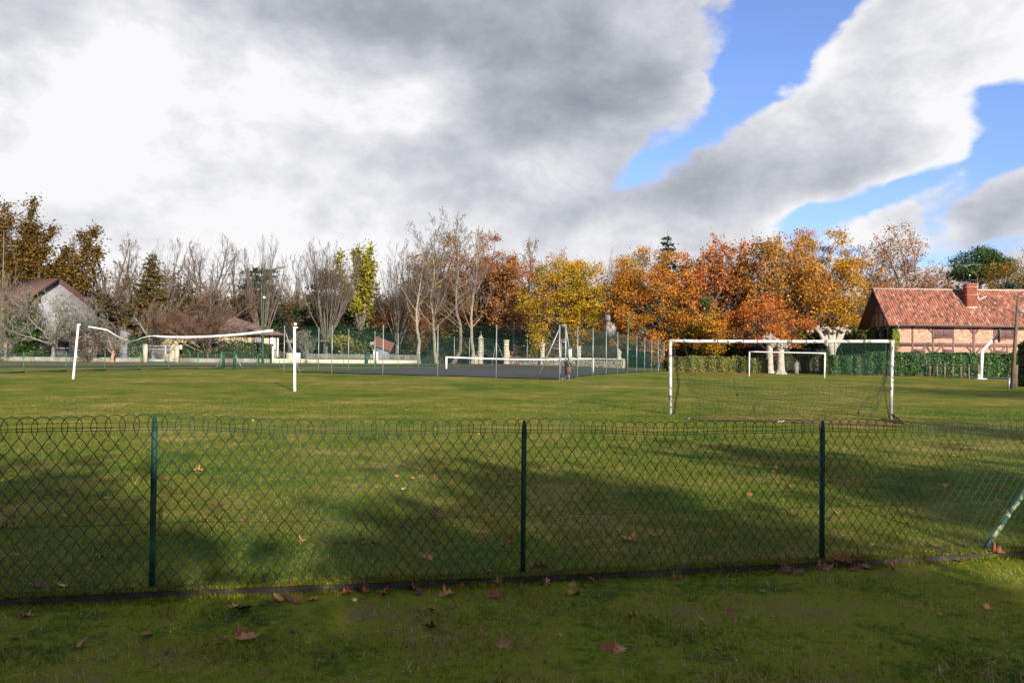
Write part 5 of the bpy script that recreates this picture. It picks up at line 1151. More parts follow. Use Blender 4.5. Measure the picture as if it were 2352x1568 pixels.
g = G(); w0 = W(2339, 690, d); q = np.linspace(0, 1, 16)[:, None]; g.tube(w0*(1-q)+(w0+np.array((22, -14, -.5)))*q-np.array((0, 0, 1))*(.8*np.sin(np.pi*q)), .012, 4); g.build('cable', M_net, up_)
# ------------------------------------------------------------------ half timbered brick farmhouse on the right
M_mort = pm('lime_mortar', (.58, .43, .34), (.52, .38, .30), 3, .95)
M_tim = pm('red_brown_timber', (.165, .085, .075), (.12, .062, .055), 3, .8, .2, 20)
M_shut = pm('red_brown_shutter', (.17, .09, .082), (.13, .068, .062), 2, .7)
BR = [pm('brick_'+n, c, tuple(v*.8 for v in c), 9, .9) for n, c in (('salmon', (.64, .325, .225)), ('peach', (.70, .40, .285)), ('orange', (.60, .285, .18)), ('brown', (.34, .18, .135)), ('pale', (.72, .49, .37)))]
TI = [pm('tile_'+n, c, tuple(v*.72 for v in c), 5, .85, .2, 25) for n, c in (('red', (.235, .085, .056)), ('orange', (.29, .118, .072)), ('brown', (.165, .070, .05)), ('pink', (.36, .19, .135)), ('dark', (.105, .05, .04)))]
HX, HY, HL, HD = 39.0, 80.0, 19.0, 5.7
hz = float(gz(HX, HY))-.2
house = thing('farmhouse', 'long half timbered brick farmhouse with red tiled roof and shutters behind the hedge', 'house', (HX, HY, hz))
def z9(zx, zy): p = W(1940.8+zx*.14648, 746.5+zy*.14648, 80.0); return p[0], p[2]
eave_z, ridge_y, ridge_z, eave_y = 5.02, HY+2.85, 8.95, HY-.72
fwall = G().box((HX+HL/2, HY+.15, (hz+5.6)/2), (HL, .26, 5.6-hz)).build('front_wall', M_mort, house)
gw_ = G(); pts = [(HX+.001, HY+.29, hz), (HX+.001, HY+HD, hz), (HX+.001, HY+HD, 5.5), (HX+.001, ridge_y, 8.5), (HX+.001, HY+.29, 5.5)]
q_ = [np.array(p)+(.25, 0, 0) for p in pts]; gw_.add(pts+q_, [np.arange(5)[None, ::-1], 5+np.arange(5)[None], np.array([(i, (i+1) % 5, (i+1) % 5+5, i+5) for i in range(5)])])
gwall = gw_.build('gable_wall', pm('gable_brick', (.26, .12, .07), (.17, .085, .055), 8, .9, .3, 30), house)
G().box((HX+HL/2, HY+HD, (hz+5)/2), (HL, .25, 5-hz)).build('back_wall', M_mort, house)
blk = []           # timber and opening boxes on the front (x0,x1,z0,z1)
def tim(a, b, w_, nm='timber', t=.07):
    p, q = z9(*a), z9(*b); G().beam((p[0], HY-.035+.02, p[1]), (q[0], HY-.035+.02, q[1]), t+.03, w_, (0, 0, 1) if abs(p[0]-q[0]) > .01 else (1, 0, 0)).build(nm, M_tim, house)
PXm = .14648*80/FPX
posts_x = [1062, 1383, 1700, 2022, 2345, 2660, 2985]
for x, w_ in zip(posts_x, (26, 32, 22, 38, 28, 30, 26)):
    X, z0_ = z9(x, 8); G().box((X, HY-.030, (hz+z0_)/2), (w_*PXm, .10, z0_-hz)).build('timber', M_tim, house); blk.append((X-w_*PXm/2, X+w_*PXm/2, hz, z0_))
X0, zr = z9(785, 301); X1, zr2 = z9(3250, 328)
G().box(((HX+HX+HL)/2, HY-.024, zr), (HL, .092, .36)).build('timber', M_tim, house); blk.append((HX, HX+HL, zr-.15, zr+.15))
for a, b in (((870, 8), (780, 105)), ((1272, 8), (1372, 120)), ((1918, 8), (2008, 128)), ((2130, 8), (2040, 128)), ((885, 315), (775, 430)), ((1255, 320), (1372, 450)), ((1520, 320), (1395, 450)), ((1900, 325), (2010, 465)), ((2145, 330), (2035, 465)), ((2560, 8), (2650, 128)), ((2520, 330), (2365, 480)), ((2250, 330), (2335, 460))):
    p, q = z9(*a), z9(*b); G().beam((p[0], HY-.020, p[1]), (q[0], HY-.020, q[1]), .19, .085, (0, -1, 0)).build('brace_timber', M_tim, house)
def shutter(x0, x1, y0, y1, halves=2, sill=True, head=False):
    a, zt_ = z9(x0, y0); b, zb_ = z9(x1, y1); blk.append((a-.05, b+.05, zb_, zt_+.1))
    if sill: G().box(((a+b)/2, HY-.045, zb_-.06), (b-a+.30, .14, .13)).build('sill', M_tim, house)
    if head: G().box(((a+b)/2, HY-.040, zt_+.10), (b-a+.20, .12, .20)).build('lintel', M_tim, house)
    for k in range(halves):
        s0 = a+(b-a)*k/halves+.015; s1 = a+(b-a)*(k+1)/halves-.015
        sh = G().box(((s0+s1)/2, HY-.012, (zt_+zb_)/2), (s1-s0, .03, zt_-zb_)).build('shutter', M_shut, house)
        npk = 7
        for i in range(npk):
            w_ = (s1-s0)/npk; G().box((s0+w_*(i+.5), HY-.038, (zt_+zb_)/2), (w_-.02, .022, zt_-zb_-.02)).build('plank', M_shut, sh)
        for f in (.22, .80)[:1 if y1-y0 < 100 else 2]:
            G().box(((s0+s1)/2, HY-.058, zb_+(zt_-zb_)*f), (s1-s0-.06, .02, .07)).build('ledge', M_shut, sh)
shutter(1402, 1690, 30, 188); shutter(2362, 2650, 34, 206); shutter(1078, 1232, 405, 560, 2, False, True); shutter(1550, 1692, 408, 560, 2, False, True); shutter(2362, 2530, 425, 560, 2, False, True)
for x in (1243, 1537, 2545):
    X, z_ = z9(x, 315); G().box((X, HY-.026, (hz+z_)/2), (.16, .096, z_-hz)).build('timber', M_tim, house); blk.append((X-.08, X+.08, hz, z_))
# bricks: the nearest ones as single parts, the rest as one mass
rk = np.random.default_rng(21); zlo = zt(2200, 822, 80); rowh = .074; bl = .225
bm = []
for i in range(int((5.0-zlo)/rowh)):
    z = zlo+i*rowh; x = HX+.02+(i % 2)*bl/2
    while x < HX+15.2:
        L = bl*rk.choice((1, 1, 1, .5, .75)); 
        if not any(x > p[0]-.02 and x+L < p[1]+.02 and z > p[2]-.02 and z+rowh < p[3]+.02 for p in blk): bm.append((x+L/2, z+rowh/2, L-.018))
        x += L
BM = {}
def brick_mesh(mi, L):
    k = (mi, round(L, 2))
    if k not in BM:
        o = G().box((0, 0, 0), (L, .05, rowh-.016)).build('brick', BR[mi]); BM[k] = o.data; bpy.data.objects.remove(o)
    return BM[k]
sel = sorted(range(len(bm)), key=lambda i: bm[i][0])
wts = (.38, .32, .15, .04, .11)
gs = [G() for _ in BR]
for n_, i in enumerate(sel):
    x, z, L = bm[i]; mi = int(rk.choice(5, p=wts)); yy = HY+.004+rk.normal(0, .003)
    if n_ < 300:
        o = bpy.data.objects.new('brick', brick_mesh(mi, L)); col.objects.link(o); o.parent = fwall
        o.location = (x-HX, yy-HY, z-hz)
    else: gs[mi].box((x, yy, z), (L, .05, rowh-.016))
# one joined mass of the remaining bricks, five materials
def join_multi(name, gs, mats, parent):
    allg = G(); idx = []
    for k, g in enumerate(gs):
        if g.n == 0: continue
        for V, F, T in ((np.concatenate(g.V), g.F, np.concatenate(g.T)),): allg.add(V, F, T); idx += [k]*sum(len(f) for f in F)
    o = allg.build(name, mats[0], parent, kind='stuff')
    for m in mats[1:]: o.data.materials.append(m)
    o.data.polygons.foreach_set('material_index', np.array(idx, np.int32)); return o
join_multi('bricks', gs, BR, fwall)
# gable: timbers, openings, ivy
GXf = HX-.03
for y0, z0_, y1, z1_, w_ in ((HY+.3, 5.0, HY+HD-.1, 5.0, .22), (HY+1.35, 5.1, HY+1.35, 6.7, .17), (HY+2.3, 5.1, HY+2.3, 7.8, .17), (HY+3.4, 5.1, HY+3.4, 7.8, .17), (HY+4.4, 5.1, HY+4.4, 6.6, .17), (HY+1.0, 6.5, HY+4.7, 6.5, .18), (HY+1.9, hz, HY+1.9, 5, .2), (HY+3.9, hz, HY+3.9, 5, .2)):
    G().beam((GXf, y0, z0_), (GXf, y1, z1_), .09 if abs(y0-y1) > .1 else w_, w_ if abs(y0-y1) > .1 else .09, (0, 0, 1) if abs(y0-y1) > .1 else (1, 0, 0)).build('gable_timber', M_tim, house)
M_dark = pm('dark_pane', (.012, .013, .014), (.02, .02, .022), 2, .2, spec=.5)
for y0, y1, z0_, z1_ in ((HY+1.0, HY+1.8, 3.0, 4.6), (HY+2.6, HY+3.6, 3.0, 4.6), (HY+1.0, HY+1.8, .9, 2.4), (HY+2.4, HY+3.5, .9, 2.4)):
    wn = G().box((GXf-.01, (y0+y1)/2, (z0_+z1_)/2), (.08, y1-y0+.2, z1_-z0_+.2)).build('window', M_tim, house); G().box((GXf-.04, (y0+y1)/2, (z0_+z1_)/2), (.05, y1-y0, z1_-z0_)).build('pane', M_dark, wn)
iv = thing('wall_ivy', 'dark ivy covering the shaded gable of the farmhouse, yellow green at the sunlit corner', 'ivy', (HX-.1, HY+1, hz))
ri = np.random.default_rng(8); n = 9000; y = HY+ri.uniform(-.1, HD, n); z = hz+ri.random(n)*(4.9+.25*np.sin(y*3))
k = np.ones(n, bool)
for y0, y1, z0_, z1_ in ((HY+1.0, HY+1.8, 3.0, 4.6), (HY+2.6, HY+3.6, 3.0, 4.6)): k &= ~((y > y0-.1) & (y < y1+.1) & (z > z0_) & (z < z1_))
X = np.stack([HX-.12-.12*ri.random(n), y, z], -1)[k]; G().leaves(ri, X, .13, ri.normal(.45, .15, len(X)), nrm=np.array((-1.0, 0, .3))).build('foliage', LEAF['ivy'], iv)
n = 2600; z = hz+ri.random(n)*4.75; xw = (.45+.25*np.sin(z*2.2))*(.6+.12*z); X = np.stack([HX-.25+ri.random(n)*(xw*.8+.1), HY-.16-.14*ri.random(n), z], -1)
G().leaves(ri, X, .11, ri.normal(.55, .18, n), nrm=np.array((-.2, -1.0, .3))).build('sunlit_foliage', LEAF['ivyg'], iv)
# roof
rx0 = HX-.95; rx1 = HX+HL+.6
slope = np.array((0, ridge_y-eave_y, ridge_z-eave_z)); SLn = np.linalg.norm(slope); su = slope/SLn; sn = np.array((0, -su[2], su[1]))
by = HY+HD+.72
def slab(p0, p1, up, nrm_, th):
    p0, p1 = np.array(p0, float), np.array(p1, float); v = [p0, p1, p1+up, p0+up]; v += [a-nrm_*th for a in v]
    return G().add(v, np.array(((0, 1, 2, 3), (7, 6, 5, 4), (0, 4, 5, 1), (1, 5, 6, 2), (2, 6, 7, 3), (3, 7, 4, 0))))
roof = slab((rx0, eave_y, eave_z), (rx1, eave_y, eave_z), slope, sn, .10).build('roof', pm('roof_boards', (.10, .05, .04), (.07, .035, .03), 3, .9), house)
bsl = np.array((0, ridge_y-by, ridge_z-4.75)); bsn = nrm(np.array((0, bsl[2], -bsl[1])))
slab((rx1, by, 4.75), (rx0, by, 4.75), bsl, bsn, .10).build('back_roof', TI[2], house)
def tile_geo():
    a = np.linspace(0, math.pi, 6); L = .43; r0, r1 = .105, .125
    V = [(-r1*math.cos(t), -r1*.75*math.sin(t), 0) for t in a]+[(-r0*math.cos(t), -r0*.75*math.sin(t), L) for t in a]
    F = [(i, i+1, i+7, i+6) for i in range(5)]; return np.array(V), np.array(F+[(0, 5, 4, 1)[::1], (1, 4, 3, 2)])
TV, TF = tile_geo(); Rm = np.stack([np.array((1.0, 0, 0)), -sn, su])        # local x, y(out), z(up slope)
TM = []
for m in TI:
    o = G().add(TV @ Rm, TF).build('roof_tile', m); TM.append(o.data); bpy.data.objects.remove(o)
cw, ch = .255, .345; ncol, nrow = int((rx1-rx0)/cw), int(SLn/ch); gs = [G() for _ in TI]
cx0, cx1, cyl = 46.75, 48.25, 80.75
tiles = []
for c in range(ncol):
    for r_ in range(nrow+1):
        p = np.array((rx0+.1+c*cw, eave_y, eave_z))+su*(r_*ch-.05)+sn*(.012+rk.normal(0, .005))
        if r_ == nrow: p = p-su*(nrow*ch+.36-SLn if nrow*ch+.36 > SLn else 0)
        tiles.append((c, r_, p+np.array((rk.normal(0, .008), 0, 0)), int(rk.choice(5, p=(.36, .30, .16, .06, .12)))))
org = np.array((HX, HY, hz))
for n_, (c, r_, p, mi) in enumerate(tiles):
    if cx0-.05 < p[0] < cx1-.15 and cyl-.1 < p[1] < cyl+.75: continue
    if n_ < 300:
        o = bpy.data.objects.new('roof_tile', TM[mi]); col.objects.link(o); o.parent = roof; o.location = p-org
    else: gs[mi].add(TV @ Rm+p, TF)
join_multi('roof_tiles', gs, TI, roof)
# channels between the barrel tiles, a dark stepped sheet slightly above the boards
G().add([np.array((rx0, eave_y, eave_z))+sn*.006, np.array((rx1, eave_y, eave_z))+sn*.006, np.array((rx1, eave_y, eave_z))+slope+sn*.006, np.array((rx0, eave_y, eave_z))+slope+sn*.006], np.array((0, 1, 2, 3))).build('tile_channels', TI[2], roof)
for i in range(int((rx1-rx0)/.42)):
    x = rx0+.2+i*.42; a = np.linspace(0, math.pi, 7); V = [(x-.22, ridge_y-.17*math.cos(t), ridge_z-.02+.13*math.sin(t)) for t in a]+[(x+.22, ridge_y-.155*math.cos(t), ridge_z-.03+.12*math.sin(t)) for t in a]
    G().add(V, np.array([(j, j+1, j+8, j+7) for j in range(6)])).build('ridge_tile', TI[(i*7) % 3], house)
G().beam((rx0, ridge_y-.19, ridge_z-.05), (rx1, ridge_y-.19, ridge_z-.05), .05, .10).build('ridge_mortar', pm('pale_mortar', (.45, .40, .35), None, 4, .9), house)
for u0, u1, sg in (((rx0+.03, eave_y, eave_z-.10), (rx0+.03, ridge_y, ridge_z-.10), 1), ((rx0+.03, by, 4.65), (rx0+.03, ridge_y, ridge_z-.10), 1)):
    G().beam(u0, u1, .05, .20, (0, 0, 1)).build('barge_board', M_tim, house)
for f in (.08, .5, .95): G().beam((rx0, eave_y+(ridge_y-eave_y)*f, eave_z-.22+(ridge_z-eave_z)*f), (HX, eave_y+(ridge_y-eave_y)*f, eave_z-.22+(ridge_z-eave_z)*f), .12, .16).build('purlin', M_tim, house)
a = np.linspace(math.pi, 2*math.pi, 8); V = []
for x in (rx0+.05, rx1): V += [(x, eave_y-.07+.075*math.cos(t), eave_z+.0+.075*math.sin(t)) for t in a]
G().add(V, np.array([(i, i+1, i+9, i+8) for i in range(7)])).build('gutter', M_galv, house)
G().beam((rx0+.05, eave_y+.03, eave_z-.09), (rx1, eave_y+.03, eave_z-.09), .03, .15).build('fascia', pm('pinkish_fascia', (.30, .17, .13), None, 3, .8), house)
X, z_ = z9(790, 0); G().tube([(X, eave_y-.05, eave_z-.05), (X, eave_y+.02, eave_z-.25), (X, HY-.12, eave_z-.6), (X, HY-.12, hz)], .05, 8).build('downpipe', M_galv, house)
# chimney with brick courses
chx, chw, chd, chz0, chz1 = 46.97, 1.08, .70, 6.3, 9.40; chy = 81.0
chm = G().box((chx+chw/2, chy+chd/2, (chz0+chz1)/2), (chw-.03, chd-.03, chz1-chz0)).build('chimney', pm('chimney_mortar', (.20, .085, .05), None, 4, .9), house)
M_cb = [pm('chimney_brick_a', (.31, .090, .048), (.25, .07, .04), 9, .9), pm('chimney_brick_b', (.21, .062, .04), (.16, .05, .035), 9, .9), pm('chimney_brick_c', (.36, .12, .065), (.28, .09, .05), 9, .9)]
CM = {}
for i in range(int((chz1-6.95)/.078)):
    z = 6.99+i*.078
    for face in (0, 1):
        L0 = chw if face == 0 else chd; x = (i % 2)*-.11
        while x < L0:
            a_, b_ = max(0, x), min(L0, x+.21); x += .22
            if b_-a_ < .04: continue
            mi = int(rk.choice(3, p=(.55, .25, .2))); k = (face, round(b_-a_, 2), mi)
            if k not in CM:
                o = G().box((0, 0, 0), (b_-a_-.008 if face == 0 else .03, .03 if face == 0 else b_-a_-.008, .066)).build('brick', M_cb[mi]); CM[k] = o.data; bpy.data.objects.remove(o)
            o = bpy.data.objects.new('brick', CM[k]); col.objects.link(o); o.parent = chm
            c = (chx+(a_+b_)/2, chy+.002, z) if face == 0 else (chx+.002, chy+(a_+b_)/2+.02, z); o.location = np.array(c)-org
for z in (8.25, 9.06): G().box((chx+chw/2, chy+chd/2, z), (chw+.035, chd+.035, .035)).build('pale_band', pm('pale_band', (.5, .42, .36), None, 4, .9), chm)
M_lead = pm('lead_flashing', (.42, .40, .32), (.30, .29, .24), 5, .7, c3=(.25, .24, .10), thr=(.55, .65))
G().box((chx+chw/2, chy-.02, 6.88), (chw+.10, .05, .24)).build('flashing', M_lead, chm); G().beam((chx+chw/2-.6, chy-.08, 6.72), (chx+chw/2+.6, chy-.08, 6.72), .12, .06).build('flashing', M_lead, chm)
for x in (chx-.02, chx+chw+.02): G().beam((x, chy-.05, 6.78), (x, chy+.75, 6.78+.8*su[2]/su[1]), .10, .07).build('flashing', M_lead, chm)
M_iron = pm('black_iron', (.015, .013, .012), (.03, .025, .02), 5, .7)
for x in (.15, chw-.2):
    for y in (.08, chd-.08): G().box((chx+x, chy+y, chz1+.13), (.05, .05, .30)).build('cowl_leg', M_iron, chm)
cw_ = G(); c0_ = np.array((chx+chw/2, chy+chd/2, chz1+.33)); cw_.box(c0_+(0, 0, 0), (1.42, .95, .05)).box(c0_+(.05, 0, .06), (1.1, .7, .06)).build('cowl', M_iron, chm)
G().tube([c0_+(-.12, 0, .05), c0_+(-.12, 0, .46)], .07, 8).tube([c0_+(-.12, 0, .44), c0_+(-.18, 0, .56), c0_+(.02, 0, .60)], [.07, .10, .06], 8).build('vent_pipe', M_iron, chm); G().blobs([c0_+(-.10, -.08, .56)], .085, rk, 2, .9, .02).build('white_cap', M_white, chm)
G().tube([(chx+chw+.02, chy+.1, 8.6), (chx+chw+.14, chy+.05, 8.0), (chx+chw+.12, chy, 7.7), (chx+chw+.75, chy-.15, 8.05)], .028, 6).blobs([(chx+chw+.8, chy-.15, 8.07)], .07, rk, 1, 1, .05).build('dish_arm', M_tape, chm)
an = thing('tv_antenna', 'thin television antenna on a mast beside the farmhouse chimney', 'antenna', (chx-.12, chy+.5, 8.0))
G().tube([(chx-.12, chy+.4, 7.7), (chx-.12, chy+.4, 11.35)], .022, 6).build('mast', M_iron, an)
b0_ = np.array((chx-.75, chy+.4, 11.42)); b1_ = np.array((chx+1.75, chy+.2, 11.40)); ag = G().tube([b0_, b1_], .018, 5)
for t in np.linspace(.02, 1, 12): p = b0_+(b1_-b0_)*t; ag.tube([p+(0, -.16, -.03), p+(0, .16, .03)], .008, 4)
ag.tube([b0_+(-.05, 0, -.3), b0_+(.02, 0, 0), b0_+(.2, 0, .45)], .016, 4).tube([b0_+(-.02, -.2, -.25), b0_+(.2, -.2, .4)], .01, 4).tube([b0_+(.25, 0, -.02), b0_+(.35, 0, -.14), b0_+(1.25, 0, -.14), b0_+(1.35, 0, 0)], .016, 5).build('yagi_boom', M_galv, an)
G().beam((chx-.12, chy+.4, 8.9), (chx+.05, chy+.4, 8.9), .03, .03).beam((chx-.12, chy+.4, 8.4), (chx+.05, chy+.4, 8.4), .03, .03).build('bracket', M_iron, an)

# ------------------------------------------------------------------ house at the left
M_ren = pm('weathered_shade_dimmed_render', (.20, .20, .215), (.135, .135, .148), .8, .95, .2, 20, c3=(.30, .30, .31), thr=(.56, .7), scale3=1.6)  # weathered white render, its colour lowered further for the gable's shade
M_garage = pm('dark_brown_door', (.040, .026, .020), (.028, .020, .016), 2, .7)
M_rooft = pm('old_red_tiles', (.12, .055, .040), (.085, .042, .033), 3, .9, .4, 12, c3=(.12, .09, .06), thr=(.58, .7))
def wallp(px, d): return gp(px, d)
lb_ = gp(66, 93.5); rb_ = gp(222, 101); lh = thing('white_house', 'white rendered house with low red roof, half hidden by the lichened tree', 'house', (lb_+rb_)/2)
e1 = (rb_-lb_)*np.array((1, 1, 0)); Lw = np.linalg.norm(e1); e1 /= Lw; e2 = np.array((-e1[1], e1[0], 0)); zg = float(lb_[2])-.2
ez = zt(215, 700, 99); apz = zt(112, 640, 97); ax_ = .35*Lw
def lp(u, v, z): return lb_*np.array((1, 1, 0))+e1*u+e2*v+np.array((0, 0, z))
V = [lp(0, 0, zg), lp(Lw, 0, zg), lp(Lw, 0, ez-.9), lp(ax_, 0, apz-.3), lp(0, 0, ez+.1)]; V2 = [v+e2*.3 for v in V]
G().add(V+V2, [np.arange(5)[None], 5+np.arange(5)[None, ::-1], np.array([(i, i+5, (i+1) % 5+5, (i+1) % 5) for i in range(5)])]).build('gable_wall', M_ren, lh)
G().box(lp(.15, 5, (zg+ez)/2), (.3, 9.4, ez-zg), (e1, e2, (0, 0, 1))).build('side_wall', M_ren, lh)
def lslab(u0, z0_, u1, z1_, nm):
    a, b = lp(u0, -.8, z0_), lp(u1, -.8, z1_); c, d_ = lp(u1, 10, z1_), lp(u0, 10, z0_); v = [a, b, c, d_]; v += [p-np.array((0, 0, .22)) for p in v]
    return G().add(v, np.array(((0, 1, 2, 3), (7, 6, 5, 4), (0, 4, 5, 1), (1, 5, 6, 2), (2, 6, 7, 3), (3, 7, 4, 0)))).build(nm, M_rooft, lh)
lslab(ax_, apz, -1.6, ez-.35, 'roof'); lslab(Lw+2.2, ez-1.75, ax_, apz-.003, 'roof')
G().beam(lp(ax_, -.83, apz-.12), lp(Lw+2.2, -.83, ez-1.87), .06, .24).build('barge_board', M_garage, lh); G().beam(lp(ax_, -.83, apz-.12), lp(-1.6, -.83, ez-.47), .06, .24).build('barge_board', M_garage, lh)
G().box(lp(1.0, -.03, ez+.35), (.6, .12, .9), (e1, e2, (0, 0, 1))).build('window', M_garage, lh)
zc = zt(160, 775, 98)
wn = G().box(lp(Lw*.66, -.05, zc), (4.4, .14, 2.5), (e1, e2, (0, 0, 1))).build('window', M_garage, lh)
for k in range(4): G().box(lp(Lw*.66-1.62+k*1.08, -.12, zc), (.98, .06, 2.3), (e1, e2, (0, 0, 1))).build('pane', M_dark, wn)
G().box(lp(Lw*.66, -.15, zc-1.35), (5.0, .3, .18), (e1, e2, (0, 0, 1))).build('sill', M_ren, lh)
gb0, gb1 = gp(226, 95), gp(277, 96.5); ztp = zt(250, 750, 96)
G().beam((gb0+gb1)/2*np.array((1, 1, 0))+(0, 0, zg), (gb0+gb1)/2*np.array((1, 1, 0))+(0, 0, ztp), .2, np.linalg.norm(gb1-gb0), (0, 1, 0)).build('garage_door', M_garage, lh)
for k in range(6): p = gb0+(gb1-gb0)*(k+.5)/6; G().box((p[0], p[1]-.14, (zg+ztp)/2), (.36, .05, ztp-zg-.2)).build('door_plank', M_garage, lh)
V = []
for d_ in (0, 1.2): V += [gp(275, 94)*np.array((1, 1, 0))+(0, d_, zg), gp(301, 94)*np.array((1, 1, 0))+(0, d_, zg), gp(290, 94)*np.array((1, 1, 0))+(0, d_, zt(290, 764, 94)), gp(275, 94)*np.array((1, 1, 0))+(0, d_, zt(275, 758, 94))]
G().add(V, np.array(((0, 1, 2, 3), (7, 6, 5, 4), (0, 4, 5, 1), (1, 5, 6, 2), (2, 6, 7, 3), (3, 7, 4, 0)))).build('flared_pillar', M_ren, lh)
p0, p1 = gp(160, 94), gp(223, 94); G().box((p0+p1)/2+(0, 0, 1.3), (p1[0]-p0[0], .4, 3.4)).build('block_wall', pm('grey_block', (.30, .31, .33), (.24, .25, .27), 1.5, .9), lh)
an = thing('tv_antenna', 'television antenna mast at the left edge above the red roof', 'antenna', gp(3, 100)); b = gp(3, 100); zt_ = zt(3, 530, 100)
G().tube([b+(0, 0, 6), (b[0], b[1], zt_)], .025, 6).build('mast', M_galv, an); g = G()
for zz, w_ in ((zt_, 4.6), (zt(3, 566, 100), 4.0)):
    a_ = np.array((b[0]-.3, b[1], zz)); g.tube([a_, a_+(w_*.55, 0, .12)], .018, 5)
    for t in np.linspace(0, 1, 8): p = a_+np.array((w_*.55*t, 0, .12*t)); g.tube([p+(0, -.3, 0), p+(0, .3, 0)], .009, 4)
g.build('yagi_boom', M_galv, an)

# ------------------------------------------------------------------ bungalow with brown tiled hip roof
M_cream = pm('cream_render', (.62, .52, .30), (.55, .46, .27), 1.2, .9, .15, 20); M_brt = pm('brown_concrete_tiles', (.115, .078, .072), (.085, .06, .056), 2, .9)
M_frame = pm('brown_window_frame', (.05, .028, .02), None, 3, .6); M_wsh = pm('white_roller_shutter', (.62, .63, .66), (.52, .53, .57), 2, .7)
B0, B1 = gp(398, 94), gp(637, 104); bung = thing('bungalow', 'cream bungalow with brown hipped roof and closed white shutters behind the street lamp', 'house', (B0+B1)/2)
f1 = (B1-B0)*np.array((1, 1, 0)); BL = np.linalg.norm(f1); f1 /= BL; f2 = np.array((-f1[1], f1[0], 0)); bz = float(B1[2])-.25; be = zt(637, 769, 104)
def bp(u, v, z): return B0*np.array((1, 1, 0))+f1*u+f2*v+np.array((0, 0, z))
axb = (f1, f2, np.array((0, 0, 1)))
G().box(bp(BL/2, 4, (bz+be)/2), (BL, 8, be-bz), axb).build('wall', M_cream, bung)
ov = .6; rz = be+2.15; ev = [bp(-ov, -ov, be), bp(BL+ov, -ov, be), bp(BL+ov, 8+ov, be), bp(-ov, 8+ov, be)]; rg = [bp(4.0, 4, rz), bp(BL-4.0, 4, rz)]
brf = G().add(ev+rg+[p-np.array((0, 0, .18)) for p in ev], [np.array(((0, 1, 5, 4), (2, 3, 4, 5))), np.array(((1, 2, 5), (3, 0, 4))), np.array(((0, 6, 7, 1), (1, 7, 8, 2), (2, 8, 9, 3), (3, 9, 6, 0), (9, 8, 7, 6)))]).build('roof', M_brt, bung)
def courses(a, b, c, d_, n_, nm):
    """a-b eave, d-c ridge: one lapped strip of tiles per course"""
    for k in range(n_):
        t0_, t1_ = k/n_, (k+1.12)/n_; t1_ = min(t1_, 1); nn = nrm(np.cross(b-a, d_-a))
        p, q, r_, s_ = a+(d_-a)*t0_, b+(c-b)*t0_, b+(c-b)*t1_, a+(d_-a)*t1_
        G().add([p+nn*.07, q+nn*.07, r_+nn*.012, s_+nn*.012, p+nn*.005, q+nn*.005], np.array(((0, 1, 2, 3), (4, 5, 1, 0)))).build(nm, M_brt, brf)
courses(ev[0], ev[1], rg[1], rg[0], 15, 'tile_course')
a_, b_, c_ = ev[1], ev[2], rg[1]
courses(a_, b_, c_, c_, 15, 'tile_course')
G().tube([ev[1]+(0, 0, .05), rg[1]+(0, 0, .06)], .09, 6).tube([ev[0]+(0, 0, .05), rg[0]+(0, 0, .06)], .09, 6).tube([rg[0]+(0, 0, .05), rg[1]+(0, 0, .05)], .10, 6).build('hip_tiles', M_brt, bung)
G().beam(bp(-ov, -ov-.02, be-.12), bp(BL+ov, -ov-.02, be-.12), .05, .16).build('gutter', M_frame, bung); G().beam(bp(BL+ov+.02, -ov, be-.12), bp(BL+ov+.02, 8+ov, be-.12), .05, .16).build('gutter', M_frame, bung)
def uat(px):
    lo, hi = 0.0, BL
    for _ in range(40):
        m = (lo+hi)/2
        if proj(bp(m, 0, 2))[0] < px: lo = m
        else: hi = m
    return lo
def z6x(x): return x*.17577+562.7
def z6z(y, px, u): 
    p = bp(u, 0, 0); return zt(px, 700.5+y*.17577, depth(p))
for x0, x1, y0, y1 in ((108, 210, 400, 600), (312, 408, 404, 590), (502, 672, 410, 690)):
    u0, u1 = uat(z6x(x0)), uat(z6x(x1)); um = (u0+u1)/2; zt_, zb_ = z6z(y0, z6x((x0+x1)/2), um), max(z6z(y1, z6x((x0+x1)/2), um), bz+.3)
    wn = G().box(bp(um, -.03, (zt_+zb_)/2), (u1-u0, .14, zt_-zb_), axb).build('window', M_frame, bung); ns = 9
    for k in range(ns): h_ = (zt_-zb_-.16)/ns; G().box(bp(um, -.10, zb_+.08+h_*(k+.5)), (u1-u0-.20, .06, h_-.02), axb).build('shutter_slat', M_wsh, wn)
u0 = uat(430); u1 = uat(545)
for c_ in (uat(445), uat(500), uat(550)):
    wn = G().box(bp(c_, -.03, bz+2.2), (1.6, .14, 1.5), axb).build('window', M_frame, bung); G().box(bp(c_, -.10, bz+2.2), (1.35, .06, 1.25), axb).build('shutter_slat', M_wsh, wn)
a = np.linspace(0, 1, 14); sc_ = bp(BL+.06, 1.6, bz+2.35); G().tube(np.stack([sc_[0]+f2[0]*.22*np.sin(a*6.3), sc_[1]+f2[1]*.22*np.sin(a*6.3), sc_[2]+.45*(a-.5)], -1), .03, 5).build('wall_emblem', pm('red_paint', (.45, .12, .08), None, 3, .6), bung)

